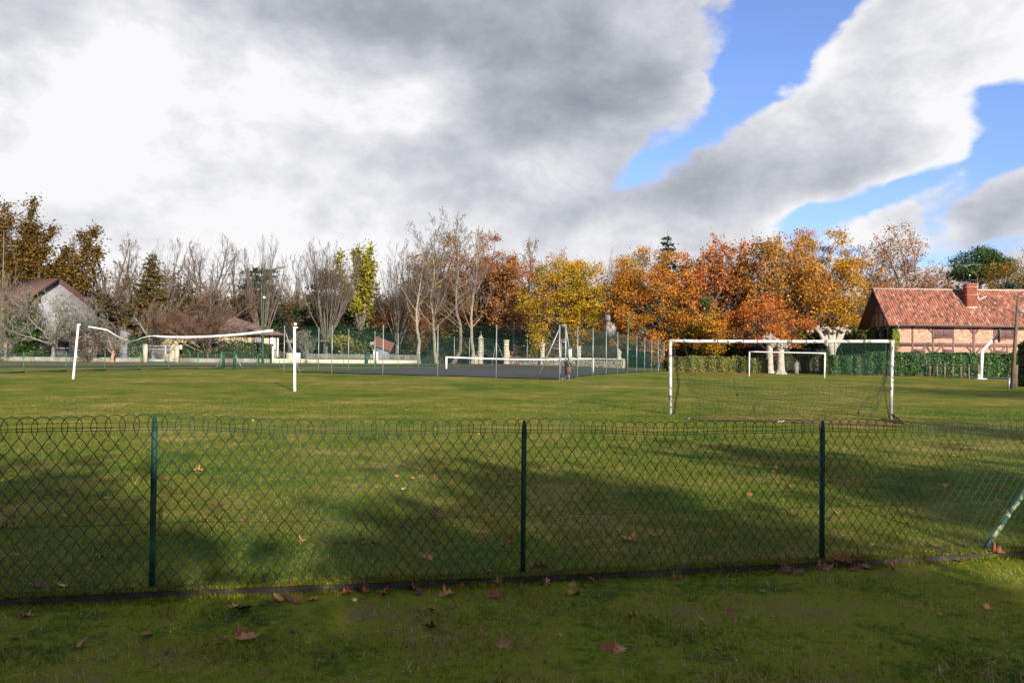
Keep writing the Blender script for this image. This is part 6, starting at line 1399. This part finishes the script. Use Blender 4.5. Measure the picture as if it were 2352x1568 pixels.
# ------------------------------------------------------------------ more distant houses
def small_house(label, px0, px1, d, top, eave, wallm, roofm, wins=(), name='house', dz=6.0, hip=False):
    a, b = gp(px0, d), gp(px1, d); zg_ = min(a[2], b[2])-.2; ze, zr_ = zt((px0+px1)/2, eave, d), zt((px0+px1)/2, top, d+3); c = (a+b)/2; L = b[0]-a[0]
    h = thing(name, label, 'house', c); G().box((c[0], c[1]+dz/2, (zg_+ze)/2), (L, dz, ze-zg_)).build('wall', wallm, h)
    x0, x1, y0, y1 = a[0]-.4, b[0]+.4, c[1]-.5, c[1]+dz+.5; ym = (y0+y1)/2; i_ = (x1-x0)*.25 if hip else 0
    G().add([(x0, y0, ze), (x1, y0, ze), (x1, y1, ze), (x0, y1, ze), (x0+i_, ym, zr_), (x1-i_, ym, zr_)], [np.array(((0, 1, 5, 4), (2, 3, 4, 5), (3, 2, 1, 0))), np.array(((1, 2, 5), (3, 0, 4)))]).build('roof', roofm, h)
    for px, py, w_, hh in wins:
        p = W(px, py, d); wn = G().box((p[0], c[1]-.02, p[2]), (w_, .12, hh)).build('window', M_frame, h); G().box((p[0], c[1]-.07, p[2]), (w_-.2, .06, hh-.2)).build('pane', M_dark, wn)
    return h
M_or = pm('orange_render', (.62, .34, .18), (.55, .30, .16), 2, .9); M_vil = pm('pinkish_render', (.50, .43, .38), (.40, .35, .31), 1, .9)
small_house('orange rendered house with brown roof beyond the bungalow', 668, 718, 128, 722, 738, M_or, M_brt, ((690, 752, 1.2, 1.2),))
small_house('white walled house with grey roof left of the orange house', 640, 668, 132, 728, 742, M_ren, M_brt)
small_house('small red roofed outbuilding below the orange house', 690, 706, 112, 752, 764, M_ren, pm('bright_red_tiles', (.40, .10, .05), None, 4, .9))
small_house('tiny white house glimpsed between the dark evergreens', 828, 846, 150, 742, 752, M_ren, M_rooft)
small_house('pale pinkish villa seen between the yellow and the orange oaks', 1395, 1500, 128, 668, 705, M_vil, M_brt, ((1412, 725, 1.3, 2.2), (1440, 725, 1.3, 2.2), (1468, 725, 1.3, 2.2), (1440, 768, 1.3, 2.4), (1468, 768, 1.3, 2.4)), 'villa', 8, True)
s0_, s1_ = gp(857, 103), gp(892, 103); sh = thing('garden_shed', 'small grey shed with a slanting red tiled roof behind the cream wall', 'shed', (s0_+s1_)/2)
zt0, zt1 = zt(860, 792, 103), zt(898, 806, 103)
G().add([(s0_[0], s0_[1], s0_[2]-.2), (s1_[0], s1_[1], s1_[2]-.2), (s1_[0], s1_[1], zt1), (s0_[0], s0_[1], zt0), (s0_[0], s0_[1]+3, s0_[2]-.2), (s1_[0], s1_[1]+3, s1_[2]-.2), (s1_[0], s1_[1]+3, zt1+.9), (s0_[0], s0_[1]+3, zt0+.9)], np.array(((0, 1, 2, 3), (5, 4, 7, 6), (0, 3, 7, 4), (1, 5, 6, 2)))).build('wall', pm('blue_grey_boards', (.16, .19, .21), (.12, .14, .16), 4, .9), sh)
G().add([(s0_[0]-.15, s0_[1]-.3, zt0), (s1_[0]+.35, s1_[1]-.3, zt1-.12), (s1_[0]+.35, s1_[1]+3.2, zt1+1.1), (s0_[0]-.15, s0_[1]+3.2, zt0+1.2)], np.array((0, 1, 2, 3))).build('roof', pm('orange_shed_tiles', (.17, .068, .042), (.13, .055, .035), 4, .9), sh)
G().box((s0_[0]-.2, s0_[1]+.3, zt0+.05), (.55, .5, .7)).build('chimney', M_conc, sh)

# ------------------------------------------------------------------ low walls, gates
def low_wall(label, pts, h, th, mat, cap=None, name='garden_wall', capm=None):
    P = [gp(px, d) for px, d in pts]; w_ = thing(name, label, 'wall', sum(P)/len(P))
    for a, b in zip(P[:-1], P[1:]):
        a2, b2 = np.array(a), np.array(b); z0_ = min(a[2], b[2]); G().beam(a2*np.array((1, 1, 0))+(0, 0, z0_-.15+(h+.15)/2), b2*np.array((1, 1, 0))+(0, 0, z0_-.15+(h+.15)/2), th, h+.15).build('wall_face', mat, w_)
        if cap: G().beam(a2*np.array((1, 1, 0))+(0, 0, z0_+h+cap/2), b2*np.array((1, 1, 0))+(0, 0, z0_+h+cap/2), th+.08, cap).build('coping', capm or M_conc, w_)
    return w_
low_wall('low grey concrete wall in front of the white house', [(-30, 86), (160, 88), (329, 90)], .46, .22, M_conc, .06)
low_wall('low grey concrete wall under the dark hedge right of the driveway gate', [(412, 90.5), (520, 92), (621, 93.5)], .46, .22, M_conc, .06)
def pillar(label, px, d, w_, top, mat, name='gate_pillar', cap=.06, pyr=0.0, group=None):
    b = gp(px, d); z1 = zt(px, top, d); r_ = thing(name, label, 'pillar', b, group); G().box((b[0], b[1], (b[2]-.15+z1-cap)/2), (w_, w_, z1-cap-b[2]+.15)).build('shaft', mat, r_)
    c = (b[0], b[1], z1-cap/2); G().box(c, (w_+.12, w_+.12, cap)).build('cap', mat, r_)
    if pyr: h_ = w_/2+.02; G().add([(b[0]-h_, b[1]-h_, z1), (b[0]+h_, b[1]-h_, z1), (b[0]+h_, b[1]+h_, z1), (b[0]-h_, b[1]+h_, z1), (b[0], b[1], z1+pyr)], [np.array(((0, 1, 4), (1, 2, 4), (2, 3, 4), (3, 0, 4)))]).build('cap_top', mat, r_)
    return b, z1
M_beige = pm('beige_concrete', (.40, .34, .27), (.31, .26, .21), 3, .9)
pillar('left beige pillar of the grey driveway gate', 334.5, 89.6, .42, 792, M_beige, pyr=.15); pillar('right beige pillar of the grey driveway gate with a paper notice', 407, 90.2, .42, 793.5, M_beige, pyr=.15)
nb_ = gp(413, 89.7); nt_ = thing('paper_notice', 'pale paper notice fixed beside the right driveway pillar', 'notice', nb_); G().box((nb_[0]+.1, nb_[1], zt(413, 797, 89.7)), (.26, .02, .46)).build('sheet', M_tape, nt_)
g0, g1 = gp(339.5, 89.8), gp(402, 90.2); gt = thing('driveway_gate', 'grey metal driveway gate with diamond lattice between beige pillars', 'gate', (g0+g1)/2); M_gg = pm('grey_gate_paint', (.26, .27, .29), (.20, .21, .23), 3, .6)
ztop, zmid, zlow = zt(370, 794.5, 90), zt(370, 801, 90), zt(370, 825, 90); zb0 = float(g0[2])+.06
def gpt(f, z): p = g0+(g1-g0)*f; return np.array((p[0], p[1], z))
for lf, (fa, fb) in enumerate(((0.0, .645), (.665, 1.0))):
    for z in (ztop, zmid): G().beam(gpt(fa, z), gpt(fb, z), .05, .07).build('rail', M_gg, gt)
    G().beam(gpt(fa, (zlow+zb0)/2), gpt(fb, (zlow+zb0)/2), .04, zlow-zb0).build('bottom_panel', M_gg, gt)
    for f in (fa+.008, fb-.008): G().beam(gpt(f, zb0), gpt(f, ztop+.03), .06, .06 if lf or f < .6 else .12, (1, 0, 0)).build('stile', M_gg, gt)
    g = G(); H_ = zmid-zlow; Lf = np.linalg.norm(g1-g0); st = .30/Lf; k = H_*.8/Lf
    for f in np.arange(fa, fb, st):
        g.tube([gpt(f, zlow), gpt(min(f+k, fb), zlow+H_*min(1, (fb-f)/k))], .016, 4); g.tube([gpt(f, zmid), gpt(min(f+k, fb), zmid-H_*min(1, (fb-f)/k))], .016, 4)
    g.build('lattice', M_gg, gt, kind='stuff')
wpost = pm('white_concrete_post', (.66, .60, .52), (.55, .5, .43), 4, .9)
pillar('slim white post between the grey wall and the bungalow mesh fence', 627, 92, .2, 795, wpost)
# cream walls with grey lattice fence panels on top
M_crw = pm('cream_wall', (.60, .52, .36), (.50, .44, .31), 1.5, .9)
def lattice_wall(label, px0, d0, px1, d1, n_):
    a, b = gp(px0, d0), gp(px1, d1); w_ = thing('boundary_wall', label, 'wall', (a+b)/2); z0_ = min(a[2], b[2]); e = np.array((1, 1, 0))
    G().beam(a*e+(0, 0, z0_+.16), b*e+(0, 0, z0_+.16), .18, .62).build('base_wall', M_crw, w_)
    G().beam(a*e+(0, 0, z0_+.51), b*e+(0, 0, z0_+.51), .22, .07).build('coping', pm('dark_coping', (.09, .08, .07), None, 3, .9), w_)
    for k in range(n_):
        p, q = a*e+(b-a)*e*(k/n_), a*e+(b-a)*e*((k+1)/n_)
        for z, h_ in ((.66, .10), (.80, .10), (.94, .10), (1.08, .10)): G().beam(p+(0, 0, z0_+z), q+(0, 0, z0_+z), .05, h_).build('slat', M_conc, w_)
        G().box(p+(0, 0, z0_+.84), (.10, .10, .64)).build('post', M_conc, w_)
lattice_wall('long low cream wall with grey slatted concrete fence below the bungalow', 705, 97, 858, 99.5, 9)
lattice_wall('second low cream wall with grey slats right of the green garden gate', 868, 100, 961, 104, 6)
low_wall('low cream wall with welded mesh in front of the bungalow window', [(630, 93), (667, 94)], .5, .18, M_crw)
a, b = gp(667, 94.2), gp(684, 95); mb = thing('meter_box', 'pair of beige utility cabinets beside the bungalow gate', 'box', a); G().box(a+(.0, 0, .55), (.85, .4, 1.3)).build('cabinet', M_crw, mb); G().box(b+(-.1, 0, .55), (.85, .4, 1.35)).build('cabinet', pm('light_grey_cabinet', (.5, .48, .45), None, 3, .7), mb)
g = G(); mf = thing('welded_mesh', 'grey welded mesh panel on the cream wall by the bungalow', 'fence', gp(648, 93.5)); a, b = gp(630, 93), gp(667, 94)
for k in range(24): p = a+(b-a)*k/23; g.tube([p+(0, 0, .5), p+(0, 0, 1.35)], .006, 4)
for k in range(7): g.tube([a+(0, 0, .55+k*.13), b+(0, 0, .55+k*.13)], .006, 4)
g.build('mesh_panel', M_galv, mf, kind='stuff')
low_wall('low cream wall below the bungalow door', [(684, 95), (705, 97)], .48, .18, M_crw)
pillar('left slim white post of the green garden gate', 859.5, 99.8, .22, 804, wpost); pillar('right slim white post of the green garden gate', 866.5, 99.9, .22, 807, wpost); pillar('slim white post at the right end of the second cream wall', 962.5, 104, .22, 808, wpost)
gg = thing('garden_gate', 'dark green sheet metal garden gate between white posts', 'gate', gp(849, 99.3)); a, b = gp(838, 99), gp(858, 99.6); G().beam(a+(0, 0, .62), b+(0, 0, .62), .05, 1.2).build('sheet', M_green, gg); G().beam(a+(0, -.05, 1.2), b+(0, -.05, 1.2), .06, .07).build('top_rail', M_green, gg)
# mushroom shaped clipped trees in the bungalow garden
def capped(label, px, d, top, capw, caph, seed, m=M_barkd, leaf=None):
    rc_ = np.random.default_rng(seed); b = gp(px, d); z1 = zt(px, top, d); t_ = thing('clipped_tree', label, 'tree', b); w2 = capw/2*d/FPX; hh = caph*d/FPX
    G().tube([b-(0, 0, .1), b+(0, 0, .3), b*.3+np.array((b[0], b[1], z1))*.7, (b[0], b[1], z1-hh*.3)], [.26, .2, .17, .22], 9).build('trunk', m, t_, smooth=True)
    C = np.array([(b[0]+w2*q*math.cos(a), b[1]+w2*q*math.sin(a), z1-hh*.5+rc_.normal(0, hh*.12)) for q, a in zip(np.sqrt(rc_.random(26))*.85, rc_.uniform(0, 6.28, 26))])
    G().blobs(C, rc_.uniform(.5, .85, 26)*hh*.5, rc_, 1, .8, .2).build('knuckle', pm('brown_knuckles', (.16, .105, .07), (.10, .07, .05), 5, .95, .6, 12), t_, smooth=True)
    if leaf: G().leaves(rc_, C[rc_.integers(0, 26, 900)]+rc_.normal(0, .35, (900, 3)), .14, rc_.normal(.5, .2, 900)).build('foliage', LEAF[leaf], t_)
capped('flat capped knobbly stump of the bare fan shaped tree right of the bungalow', 745, 101.6, 779, 25, 9, 1)
capped('flat topped clipped tree with yellow leaves behind the cream wall', 785, 102, 777, 52, 14, 2, leaf='yellowgreen')
capped('rounded knobbly clipped tree in front of the bungalow door', 664, 97, 778, 16, 12, 3)
tree('clipped_plane', 'small grey pollard with upright stubs right of the bungalow', 710, 106, 752, 62, 'broom', None, 0, bark=M_lich, twig=M_lich, seed=90, n1=12, r=.22)

# ------------------------------------------------------------------ stone boundary wall with piers and railings
M_st = [pm('stone_'+n, c, tuple(v*.75 for v in c), 6, .95, .3, 20) for n, c in (('cream', (.50, .44, .34)), ('ochre', (.42, .34, .21)), ('grey', (.33, .30, .26)), ('pale', (.56, .52, .45)))]
M_pier = pm('pier_stone', (.42, .37, .29), (.30, .26, .20), 3, .95, .5, 12, c3=(.18, .165, .13), thr=(.55, .68), scale3=2.5)
M_join = pm('stone_joint', (.30, .26, .20), (.22, .19, .15), 5, .95)
sw = thing('stone_wall', 'rubble stone boundary wall with iron railings behind the tennis court', 'wall', gp(1290, 98)); rs = np.random.default_rng(31)
WP = [(968, 146), (1108, 119), (1160, 110), (1413, 92), (1432, 91)]
def stone_run(px0, d0, px1, d1, h, budget, gs):
    a, b = gp(px0, d0), gp(px1, d1); L = np.linalg.norm((b-a)[:2]); u = nrm((b-a)*np.array((1, 1, 0))); nn = np.array((u[1], -u[0], 0)); z0_ = lambda f: a[2]+(b[2]-a[2])*f
    G().beam(a+nn*-.17+(0, 0, h/2-.1), b+nn*-.17+(0, 0, h/2-.1), .30, h).build('wall_core', M_join, sw)
    cnt = 0; z = 0.0
    while z < h-.05:
        rh_ = rs.uniform(.10, .20); s_ = -rs.random()*.1
        while s_ < L:
            l = rs.uniform(.14, .38); f = min(max((s_+l/2)/L, 0), 1); c = a+(b-a)*f; c = np.array((c[0], c[1], z0_(f)+z+rh_/2))+nn*(.0+rs.normal(0, .012))
            mi = int(rs.choice(4, p=(.42, .16, .16, .26))); o_ = np.array([(x, y, q) for q in (-1, 1) for y in (-1, 1) for x in (-1, 1)], float)*np.array(((l-.03)/2, .06, (rh_-.025)/2))*(1+rs.normal(0, .09, (8, 3)))
            v = c+o_ @ np.stack([u, nn, np.array((0, 0, 1))]); F = np.array(((0, 2, 3, 1), (4, 5, 7, 6), (0, 1, 5, 4), (2, 6, 7, 3), (0, 4, 6, 2), (1, 3, 7, 5)))
            if budget > cnt: G().add(v, F).build('stone', M_st[mi], sw); cnt += 1
            else: gs[mi].add(v, F)
            s_ += l
        z += rh_
    G().beam(a+nn*-.08+(0, 0, h+.0), b+nn*-.08+(0, 0, h+.0), .42, .10).build('coping', M_pier, sw)
gs = [G() for _ in M_st]
stone_run(1162, 110, 1432, 91, 1.02, 300, gs); stone_run(968, 146, 1104, 119.5, 1.05, 0, gs)
join_multi('stones', gs, M_st, sw)
g = G()
def wall_at(px):
    for (x0, d0), (x1, d1) in zip(WP[:-1], WP[1:]):
        if x0 <= px <= x1: return gp(px, d0+(d1-d0)*(px-x0)/(x1-x0))
    return gp(px, 91)
pxs = np.concatenate([np.arange(972, 1092, 2.2), np.arange(1180, 1420, 2.2)])
M_rail = pm('rusty_railing', (.10, .06, .035), (.05, .04, .03), 3, .8)
bars = []
for px in pxs:
    b = wall_at(px)+(0, .25, 1.0); bars.append(b); g.tube([b, b+(0, 0, 1.45+.03*math.sin(px))], .020, 4); g.tube([b+(0, 0, 1.43), b+(0, 0, 1.62)], [.035, .004], 4)
for i in range(len(bars)-1):
    if np.linalg.norm(bars[i+1]-bars[i]) < 2:
        for z in (.12, 1.3): g.tube([bars[i]+(0, 0, z), bars[i+1]+(0, 0, z)], .02, 4)
g.build('railing', M_rail, sw, kind='stuff')
g = G(); pr = []
for px in np.arange(880, 966, 2.0):
    b = gp(px, 130); pr.append(b); g.tube([b+(0, 0, .6), b+(0, 0, 2.5)], .022, 4)
for z in (.8, 2.3): g.tube([p+(0, 0, z) for p in pr], .02, 4)
rl = thing('iron_railing', 'rusty iron railing left of the pointed stone pillar', 'railing', gp(925, 130)); g.build('railing', M_rail, rl, kind='stuff')
def pier(label, px, d, wpx, top, finial=None, scroll=0, cap=.14):
    b = gp(px, d); z1 = zt(px, top, d); w_ = wpx*d/FPX; r_ = thing('stone_pier', label, 'pillar', b)
    n_ = max(2, int((z1-b[2])/.38))
    for k in range(n_):
        hh = (z1-b[2])/n_; G().box((b[0]+rs.normal(0, .006), b[1], b[2]+hh*(k+.5)-.03), (w_*(1+rs.normal(0, .01)), w_, hh-.018)).build('stone', M_pier, r_)
    G().box((b[0], b[1], (b[2]+z1)/2-.05), (w_*.95, w_*.95, z1-b[2])).build('core', M_join, r_)
    G().box((b[0], b[1], z1+cap/2-.02), (w_*1.28, w_*1.28, cap)).box((b[0], b[1], z1-.06), (w_*1.12, w_*1.12, .08)).build('cap', M_pier, r_)
    if finial:
        H_ = finial*d/FPX; s_ = w_
        G().lathe((b[0], b[1], z1+cap-.02), [(0, s_*.48), (H_*.12, s_*.46), (H_*.22, s_*.34), (H_*.40, s_*.20), (H_*.52, s_*.15), (H_*.60, s_*.24), (H_*.72, s_*.30), (H_*.86, s_*.20), (H_*.94, s_*.08), (H_, .02)], 12).build('finial', M_pier, r_, smooth=True)
    if scroll:
        t = np.linspace(0, 1, 11); sx = scroll*w_*1.55; zt_ = (z1-b[2])*.72; x = b[0]+math.copysign(w_/2, scroll)+sx*(1-np.cos(t*math.pi/2)); z = b[2]+1.0+(zt_-1.0)*(1-np.sin(t*math.pi/2))
        n2 = len(t); base_ = np.stack([x, np.full(n2, b[1]-.16), np.full(n2, b[2]-.1)], -1); topv = np.stack([x, np.full(n2, b[1]-.16), z], -1); V = np.concatenate([base_, topv, base_+(0, .34, 0), topv+(0, .34, 0)]); i = np.arange(n2-1)
        G().add(V, np.concatenate([np.stack([i+a*n2, i+1+a*n2, i+1+c*n2, i+c*n2], -1) for a, c in ((0, 1), (1, 3), (3, 2))])).build('scroll', M_pier, r_)
pier('square stone pier left of the railings with a flat cap', 943.5, 132, 9, 791)
pier('stone pier with a pointed urn finial behind the net post', 1022.5, 134, 11, 797, 22)
pier('left gate pier with a curved scroll and tall urn finial', 1104, 117, 10, 778, 19, scroll=-1)
pier('right gate pier with a curved scroll and broken flat top', 1163, 109.5, 11, 782, None, scroll=1, cap=.12)
pier('pale pillar with a pyramid top right of the scrolled pier', 1246, 103.5, 9, 790, 9)
pier('slim pale pillar behind the court gate frame', 1330, 97.5, 7.5, 797)
pier('weathered end pillar of the stone wall near the green lamp post', 1422, 92, 8, 809, 6)
rd = thing('red_sign', 'small dark red sign hanging beside the scrolled gate pier', 'sign', gp(1176, 109)); p = W(1177, 811, 109.0); G().box(p, (.42, .04, .5)).build('plate', pm('dark_red_sign', (.20, .03, .035), None, 3, .6), rd); G().tube([p+(0, .03, .3), p+(0, .03, -1.2)], .02, 5).build('stem', M_iron, rd)
rr_ = gp(1215, 106); st_ = thing('loose_stones', 'two pale round stones resting on the boundary wall coping', 'stones', rr_); G().blobs([rr_+(0, .05, 1.2), rr_+(.9, .05, 1.22)], [.16, .24], rs, 2, .75, .06).build('stone', M_st[3], st_)

# ------------------------------------------------------------------ street lamp, green post, low field fence, green gate frame
sl_ = thing('street_lamp', 'tall green street lamp with a curved arm by the bungalow', 'lamp', gp(603.5, 88)); b = gp(603.5, 88); d = 88
G().tube([b-(0, 0, .1), b+(0, 0, 1.0), W(605, 720, d), W(607, 650, d)], [.14, .135, .10, .075], 12).build('pole', M_green, sl_, smooth=True)
aa = [W(607, 652, d), W(608.5, 640, d), W(612, 630, d), W(620, 622.5, d), W(632, 617.5, d), W(642, 614.5, d)]; G().tube(aa, [.07, .06, .055, .05, .05, .05], 8).build('arm', M_green, sl_, smooth=True)
c = W(648, 612.5, d); u = nrm(W(655, 609.5, d)-W(638, 615.5, d)); sd_ = np.cross(u, (0, 1, 0)); 
G().tube([c-u*.45, c-u*.3, c+u*.1, c+u*.35, c+u*.44], [.07, .15, .19, .13, .03], 10).build('lamp_head', pm('grey_lamp', (.20, .20, .18), (.10, .10, .09), 4, .6), sl_, smooth=True); G().tube([c-u*.2-sd_*-.07, c+u*.25-sd_*-.07], [.14, .12], 8).build('lens', pm('pale_lens', (.6, .6, .58), None, 3, .3), sl_)
c = W(600.5, 643, d); G().box(c, (.42, .35, .38)).build('floodlight_box', pm('dark_box', (.05, .055, .055), None, 3, .6), sl_); G().box(c+(0, -.19, .02), (.32, .03, .28)).build('glass', M_dark, sl_)
G().box(W(607, 683, d), (.24, .2, .22)).build('junction_box', M_wsh, sl_)
gp2 = thing('green_pole', 'thick green lamp pole behind the right side of the tennis court', 'pole', gp(1442, 83)); b = gp(1439.5, 83); G().tube([b-(0, 0, .1), W(1441.5, 800, 83), W(1444, 715, 83)], [.11, .095, .05], 12).build('pole', pm('bright_green_pole', (.022, .09, .062), None, 3, .5), gp2, smooth=True)
FF = [(-14, 42.5), (55, 44.5), (152, 47.5), (241, 50.5), (322, 53.5), (388, 55.5), (455, 57.5), (508, 59.3)]; FG = [(543, 60.3), (592, 62), (642, 63.5), (728, 66.5), (790, 69), (850, 71.5), (905, 74), (960, 78), (1000, 84)]
lf = thing('field_fence', 'low green chain link fence along the road on the left of the field', 'fence', gp(322, 53.5)); lk = thing('fence_kerb', 'low dark mossy kerb under the left field fence', 'kerb', gp(322, 53.6))
M_pgreen = pm('faded_green_post', (.06, .13, .06), (.045, .10, .05), 5, .6)
for L in (FF, FG):
    for px, d in L: b = gp(px, d); G().beam(b-(0, 0, .1), b+(.01*math.sin(px), 0, 1.20), .045, .045).build('post', M_pgreen, lf)
    for (p0, d0), (p1, d1) in zip(L[:-1], L[1:]):
        a, c = gp(p0, d0), gp(p1, d1); mesh_panel(a[:2], c[:2], .06, 1.08, .07, .0016).build('mesh_panel', M_gmesh, lf, kind='stuff')
        G().tube([a+(0, 0, 1.1), c+(0, 0, 1.1)], .004, 4).tube([a+(0, 0, .55), c+(0, 0, .55)], .004, 4).build('line_wire', M_gmesh, lf)
        if p1 < 700: G().beam(a+(0, 0, .02), c+(0, 0, .02), .14, .16).build('kerb_stone', M_kerb, lk)
gf = thing('field_gate', 'empty dark green gate frame in the low field fence', 'gate', gp(526, 60)); a, b = gp(512.5, 59.6), gp(539.5, 60.2)
for p in (a, b): G().beam(p-(0, 0, .1), p+(0, 0, 1.26), .15, .12, (1, 0, 0)).build('gate_post', M_green, gf)
for z in (1.24, .06): G().beam(a+(0, 0, z), b+(0, 0, z), .06, .06).build('cross_bar', M_green, gf)
G().beam(a+(.12, 0, .1), a+(.12, 0, 1.2), .05, .05, (1, 0, 0)).beam(b-(.12, 0, -.1), b-(.12, 0, -1.2), .05, .05, (1, 0, 0)).build('leaf_stile', M_green, gf)
for p, dx in ((a, -.55), (b, .60)): G().beam(p+(np.sign(dx)*.06, 0, 1.0), p+(dx, 0, -.03), .045, .045).build('brace', M_brace, gf)
# ------------------------------------------------------------------ trees behind the camera that shade the verge and the near field
for i, (x, y, H, w_, st) in enumerate(((3.6, -15.8, 10.2, 3.5, 'spread'), (8.2, -15.4, 10.4, 3.4, 'spread'), (16.2, -11.4, 10.3, 3.2, 'spread'), (-1.5, -18.5, 10.0, 3.2, 'spread'), (25.5, -11.0, 12.5, 4.2, 'spread'))):
    tree('oak_tree', ('spreading brown oak standing behind the verge, %s from the fence' % ('first', 'second', 'third', 'fourth', 'fifth')[i]), 0, 20, 0, 2*w_*FPX/20, st, 'brownoak', 9000 if i < 2 else 6500, .2, M_barkd, M_tw_b, 200+i, at=(x, y, 0.03), top_h=H, sig=.6, n1=9)
tree('oak_tree', 'spreading evergreen oak just outside the right edge that shades the field corner', 0, 20, 0, 2*5.2*FPX/20, 'full', 'evergreen', 12000, .2, M_barkd, M_tw_b, 77, at=(32.0, 18.0, 0), top_h=9.6, crown=.2, sig=.6)

def added_shade_hedge(label, x0, x1, y, h, seed, n):  # unseen hedge added behind the camera to keep the verge in shade
    rh = np.random.default_rng(seed); root = thing('hedge', label, 'hedge', ((x0+x1)/2, y, 0)); L = x1-x0
    K = int(L*7); C = np.stack([rh.uniform(x0, x1, K), y+rh.normal(0, .5, K), rh.random(K)**.8*h*(.92+.08*np.sin(rh.random(K)*20))], -1); idx = rh.integers(0, K, n)
    X = C[idx]+rh.normal(0, .35, (n, 3)); X[:, 2] = np.abs(X[:, 2])
    st = np.stack([C[::3]*np.array((1, 1, 0)), C[::3]], 1); G().tubes(st, .02, 4).build('stems', M_barkd, root, kind='stuff')
    G().leaves(rh, X, .15, rh.normal(.5, .2, n)).build('foliage', LEAF['hedge'], root, kind='stuff')
added_shade_hedge('unseen tall loose hedge added behind the verge to shade it', -9, 7.2, -8.0, 5.3, 301, 15000)
added_shade_hedge('unseen loose hedge added further right to shade the verge', 10.6, 16, -8.0, 4.6, 302, 5000)
